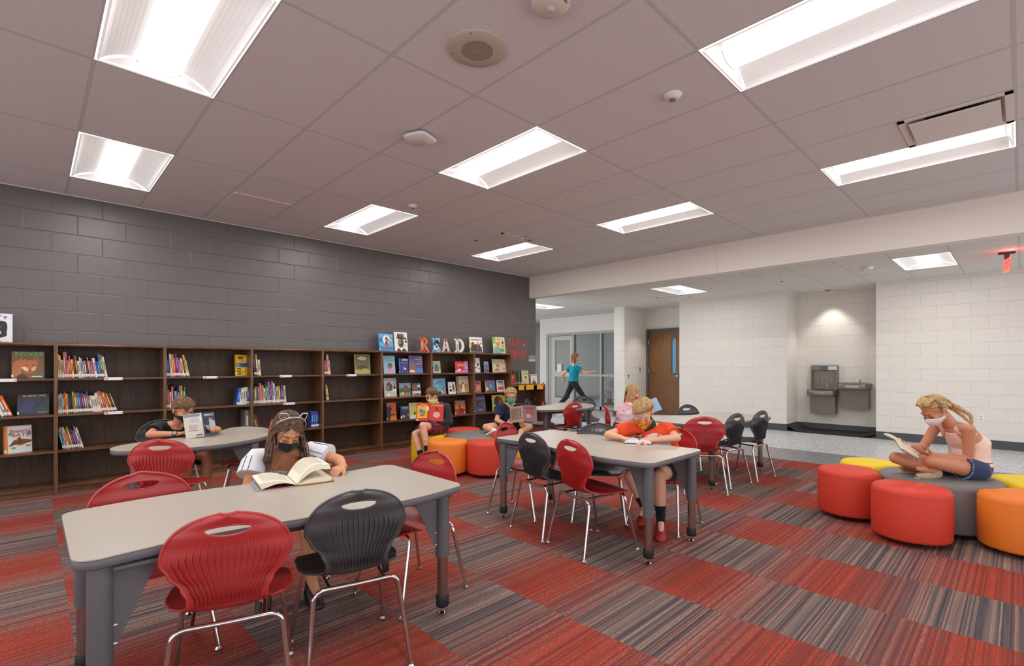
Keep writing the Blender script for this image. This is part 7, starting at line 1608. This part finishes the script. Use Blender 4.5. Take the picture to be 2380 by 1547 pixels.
for k_ in B.J: B.J[k_] = B.J[k_]+V((.14, .14, 0))
hand(B.b, B.J['wrL'], (.6, -.3, .5), (-.3, -.3, .6), -1, (.4, .5, .4), .95); hand(B.b, B.J['wrR'], (.8, -.2, .4), (-.2, -.2, .8), 1, (.4, .5, .4), .95)
B.body(.0048, 4); B.brows((140, 100, 64)); B.mask((206, 60, 90))
m = bpy.data.materials.new('pink_tie_dye'); t_ = NT(m); nn = t_.noise(t_.scale(t_.obj(), (4, 4, 26)), 1.0, 3, .6); t_.link(t_.ramp(nn, [(.4, lin((232, 214, 220))), (.6, lin((226, 160, 176)))]), t_.b.inputs['Base Color']); t_.b.inputs['Roughness'].default_value = .9; t_.bump(t_.noise(t_.obj(), 20, 3), .3, .01)
B.shirt(m, .42, .010); B.shorts(cloth_mat('denim_blue', (70, 84, 120)), .5)
for k in 'LR': B.shoe(k, cm((200, 198, 200)), cm((230, 228, 226)))
e_ = B.J['shR'].lerp(B.J['elR'], .42); d_ = (B.J['elR']-B.J['shR']).normalized(); n1 = d_.orthogonal().normalized(); n2 = d_.cross(n1)
B.child(MB().tube([e_+(n1*math.cos(a)+n2*math.sin(a))*.058 for a in [2*PI*i/18 for i in range(19)]], .0026, 5), 'sleeve_trim', cm((70, 170, 180)))
B.scalp(H_HB, .62, .0, -.7, 1.05); B.locks(H_HB, 420, .33, fall=1, r=.0048, front=.5, side=-.1, back=-.6, seed=14, part=.0, wave=.001, steps=13, lift=.8, cut=.70)
book_open('open_book', (5.66, 3.30, .735), (.80, -.45, .25), (.35, .2, .8), .13, .18, .010, (40, 96, 176), 'open blue book held by the girl in the pink shirt', ang=.35, pagec=(150, 176, 200))

# ---------------------------------------------------------------- 7 girl in peach top
B = Fig('person', 'blonde braided girl in a peach top, cross legged on the round seat', 'person', (5.23, .36, 0), SKIN_C,
        dict(P=(5.255, .285, .475), C=(5.255, .285, .66), N=(5.115, .385, .822), H=(5.045, .47, .925), shL=(5.085, .275, .785), shR=(5.235, .475, .785), elL=(5.135, .285, .545), wrL=(4.955, .485, .585), elR=(5.19, .56, .600), wrR=(4.99, .62, .625),
             hpL=(5.19, .225, .465), hpR=(5.29, .38, .465), knL=(4.925, .475, .535), knR=(5.03, .70, .520), anL=(5.12, .62, .435), anR=(4.90, .50, .440), toL=(5.16, .74, .43), toR=(4.80, .50, .43)), (-.52, .50, -.60), (-.3, .3, .9), 1.02)
B.J['N'] = V((5.13, .375, .80))
B.J.update(dict(knR=V((4.965, .70, .530)), anR=V((4.99, .46, .462)), toR=V((4.87, .58, .465)), anL=V((5.13, .60, .43)), toL=V((5.05, .70, .43)), knL=V((4.915, .475, .540))))
hand(B.b, B.J['wrL'], (-.72, .60, .25), (.1, .2, .9), -1, (.25, .3, .2), 1.0, thumb=.6); hand(B.b, B.J['wrR'], (-.80, .35, .25), (.1, -.5, .8), 1, (.3, .35, .3), 1.0)
B.body(.0040, 4); B.brows((150, 112, 74)); B.mask((232, 222, 226))
M_PCH = cloth_mat('peach_cotton', (240, 206, 190), .9, 700, .05, 26); b = MB(); J = B.J; rg = B.torso_rings(.013, -.02, False); tp = J['C'].lerp(J['N'], .72); rg = rg[:4]+[(J['C'].lerp(J['N'], .45), .112, .088), (tp, .082, .074), (J['C'].lerp(J['N'], .9), .060, .060)]; b.loft(rg, B.lat, 28)
for k in 'LR': b.cap(J['N'].lerp(J['sh'+k], .42)-V((0, 0, .006)), J['C'].lerp(J['sh'+k], .60), .043, .054)
fuse(b, .0050, 4, 'tank_top', [M_PCH], B.o, B.org)
M_DEN = cloth_mat('denim_dark', (44, 60, 92), .85, 900, .25, 22); B.shorts(M_DEN, .34, .012, 'denim_shorts', .010)
e_ = J['hpL'].lerp(J['knL'], .345); d_ = (J['knL']-J['hpL']).normalized(); n1 = V((0, 0, 1)); n1 = (n1-d_*n1.dot(d_)).normalized(); n2 = d_.cross(n1); fr_ = MB(); rnd = random.Random(3)
for i in range(46):
    a = 2*PI*i/46; p = e_+(n1*math.cos(a)+n2*math.sin(a))*.087; fr_.tube([p-d_*.004, p+d_*rnd.uniform(.006, .014)+V((0, 0, -.002))], .0013, 4)
B.child(fr_, 'frayed_hem', cm((222, 222, 226)))
pk = MB(); bk = V((-.62, -.78, 0)); c_ = J['P']+V((.03, -.085, .02)); pk.tube([c_+V((-.05, .012, .03)), c_+V((.03, -.018, .035)), c_+V((.035, -.012, -.02)), c_+V((-.04, .0, -.03)), c_+V((-.05, .012, .03))], .0012, 5); B.child(pk, 'pocket_stitching', cm((150, 160, 180)))
M_STR = bpy.data.materials.new('striped_canvas'); t_ = NT(M_STR); x_, y_, z_ = t_.sep(t_.obj()); f_ = t_.math('GREATER_THAN', t_.math('FRACT', t_.math('DIVIDE', t_.math('SUBTRACT', x_, y_), .016)), .55); t_.link(t_.mix(f_, lin((206, 182, 150)), lin((140, 118, 92))), t_.b.inputs['Base Color']); t_.b.inputs['Roughness'].default_value = .9
for k in 'LR': B.shoe(k, M_STR, cm((216, 200, 176)), 'slipper', s_=.92)
B.scalp(H_BL, .52, -.02, -.7, 1.03); B.locks(H_BL, 480, .13, crown=(0, .95, .2), r=.0034, front=.42, side=-.02, back=-.65, lift=.7, seed=21, comb=(0, -.6, 0), steps=9)
def braid(fig, pts, r0, n, name='braid'):
    P = spline(pts, 10, False); L = len(P); b = MB()
    for st in range(3):
        q = []; rs = []
        for k in range(L):
            t = k/(L-1); tv = (P[min(k+1, L-1)]-P[max(k-1, 0)]).normalized(); n1 = tv.orthogonal().normalized(); n2 = tv.cross(n1); a = t*n*2*PI+st*2*PI/3; rr = r0*(1-.55*t)
            q.append(P[k]+(n1*math.cos(a)+n2*math.sin(a)*.8)*rr*.75); rs.append(rr*.85)
        b.tube(q, rs, 7)
    fig.child(b, name, H_BL, 180)
for k in (1, -1):
    braid(B, [B.h(k*.035, .055, .085), B.h(k*.048, .0, .098), B.h(k*.05, -.06, .075), B.h(k*.042, -.095, .02), B.h(k*.035, -.11, -.05)], .013, 6)
    e0 = B.h(k*.035, -.11, -.05); braid(B, [e0, e0+V((.05, -.045, -.035)), e0+V((.10, -.09, -.085)), e0+V((.15, -.14, -.150)) if k == 1 else e0+V((.12, -.09, -.160))], .015, 5)
# her thick book
book_open('open_book', (4.885, .645, .655), (.42, .40, .28), (-.62, .58, .52), .11, .185, .018, (56, 84, 140), 'thick open book with a blue cover held by the girl in the peach top', cols=((56, 84, 140), (56, 84, 140)), ang=-.25, pagec=(222, 206, 176), arch=.015)
# ---------------------------------------------------------------- 8 child walking in the hall
W_ = Fig('person', 'child in a teal shirt and black leggings walking past the glazed grey door', 'person', (9.55, 7.65, 0), SKIN_A,
         dict(P=(9.55, 7.66, .86), C=(9.56, 7.65, 1.08), N=(9.57, 7.64, 1.27), H=(9.585, 7.63, 1.455), shL=(9.49, 7.52, 1.235), shR=(9.64, 7.79, 1.235), elL=(9.62, 7.36, 1.08), wrL=(9.80, 7.30, 1.11), elR=(9.50, 7.95, 1.05), wrR=(9.62, 8.02, .95),
              hpL=(9.50, 7.60, .84), hpR=(9.60, 7.72, .84), knL=(9.70, 7.46, .50), knR=(9.47, 7.83, .47), anL=(9.72, 7.30, .12), anR=(9.30, 8.05, .17), toL=(9.80, 7.20, .05), toR=(9.33, 8.02, .05)), (.62, -.75, -.1), (0, 0, 1), 1.08)
hand(W_.b, W_.J['wrL'], (.7, -.5, .2), (0, .2, -1), 1, (.3, .3, .3)); hand(W_.b, W_.J['wrR'], (.3, 0, -.8), (0, .9, 0), -1, (.3, .3, .3)); W_.body(.0055, 4); W_.brows((120, 80, 50), False)
W_.shirt(cloth_mat('teal_jersey', (0, 128, 150)), .55, .016); b = MB(); J = W_.J
b.loft([(J['P']-V((0, 0, .05)), .13, .105), (J['P'], .15, .12), (J['P']+V((0, 0, .06)), .142, .11)], W_.lat, 22)
for k in 'LR': b.cap(J['hp'+k], J['kn'+k], .085, .060, 14); b.tube([J['kn'+k], J['kn'+k].lerp(J['an'+k], .55)], [.060, .050], 14)
fuse(b, .006, 4, 'leggings', [cloth_mat('black_leggings', (34, 34, 38))], W_.o, W_.org)
for k in 'LR': W_.shoe(k, cm((120, 116, 116)), cm((200, 198, 196)))
W_.scalp(H_AU, .6, -.1, -.7, 1.05); W_.locks(H_AU, 150, .16, fall=1, r=.0075, front=.5, side=-.1, back=-.6, seed=31, part=0, steps=8, lift=1.0)
# ---------------------------------------------------------------- 9 boy behind the glass
B = Fig('person', 'boy in a plaid shirt sitting on a red stool behind the glass', 'person', (13.45, 9.24, 0), SKIN_A,
        dict(P=(13.44, 9.25, .50), C=(13.47, 9.22, .68), N=(13.53, 9.16, .86), H=(13.575, 9.115, .99), shL=(13.60, 9.24, .82), shR=(13.44, 9.06, .82), elL=(13.70, 9.13, .62), wrL=(13.84, 9.02, .64), elR=(13.54, 8.92, .62), wrR=(13.72, 8.86, .64),
             hpL=(13.52, 9.26, .50), hpR=(13.42, 9.16, .50), knL=(13.76, 9.05, .47), knR=(13.66, 8.95, .47), anL=(13.70, 9.06, .13), anR=(13.60, 8.97, .13), toL=(13.80, 8.97, .06), toR=(13.70, 8.88, .06)), (.65, -.62, -.35), (.2, -.2, .9), 1.0)
hand(B.b, B.J['wrL'], (.6, -.5, 0), (0, 0, -1), 1); hand(B.b, B.J['wrR'], (.6, -.4, 0), (0, 0, -1), -1); B.body(.006, 3); B.brows()
m = bpy.data.materials.new('blue_plaid'); t_ = NT(m); x_, y_, z_ = t_.sep(t_.obj()); g1 = t_.math('GREATER_THAN', t_.math('FRACT', t_.math('DIVIDE', z_, .05)), .6); g2 = t_.math('GREATER_THAN', t_.math('FRACT', t_.math('DIVIDE', t_.math('ADD', x_, y_), .06)), .6)
t_.link(t_.mix(t_.math('MULTIPLY', t_.math('ADD', g1, g2), .5), lin((40, 48, 74)), lin((150, 160, 184))), t_.b.inputs['Base Color']); t_.b.inputs['Roughness'].default_value = .9; B.shirt(m, .9, .014); B.shorts(cloth_mat('khaki', (186, 166, 136)), .75)
for k in 'LR': B.shoe(k, cm((50, 48, 50)), cm((200, 198, 196)))
B.scalp(H_BB, .5, .0, -.6, 1.05); B.locks(H_BB, 120, .07, r=.006, front=.42, side=.05, back=-.5, lift=1.2, seed=33)
t = empty('wobble_stool', (13.42, 9.27, 0)); tag(t, 'red wobble stool with a round seat behind the glass', 'stool')
M_ST = mat('red_stool_plastic', (150, 34, 34), .45, bump=(200, .05, .001))
MB().lathe([(.15, .425), (.17, .435), (.17, .455), (.12, .46)], n=28).build('seat', M_ST, t); MB().lathe([(.085, .06), (.075, .2), (.085, .40), (.12, .43)], n=24).build('column', M_ST, t); MB().lathe([(.19, .0), (.21, .02), (.19, .045), (.085, .07)], n=28).build('base', mat('stool_base_grey', (70, 66, 66), .6, bump=(90, .05, .001)), t)
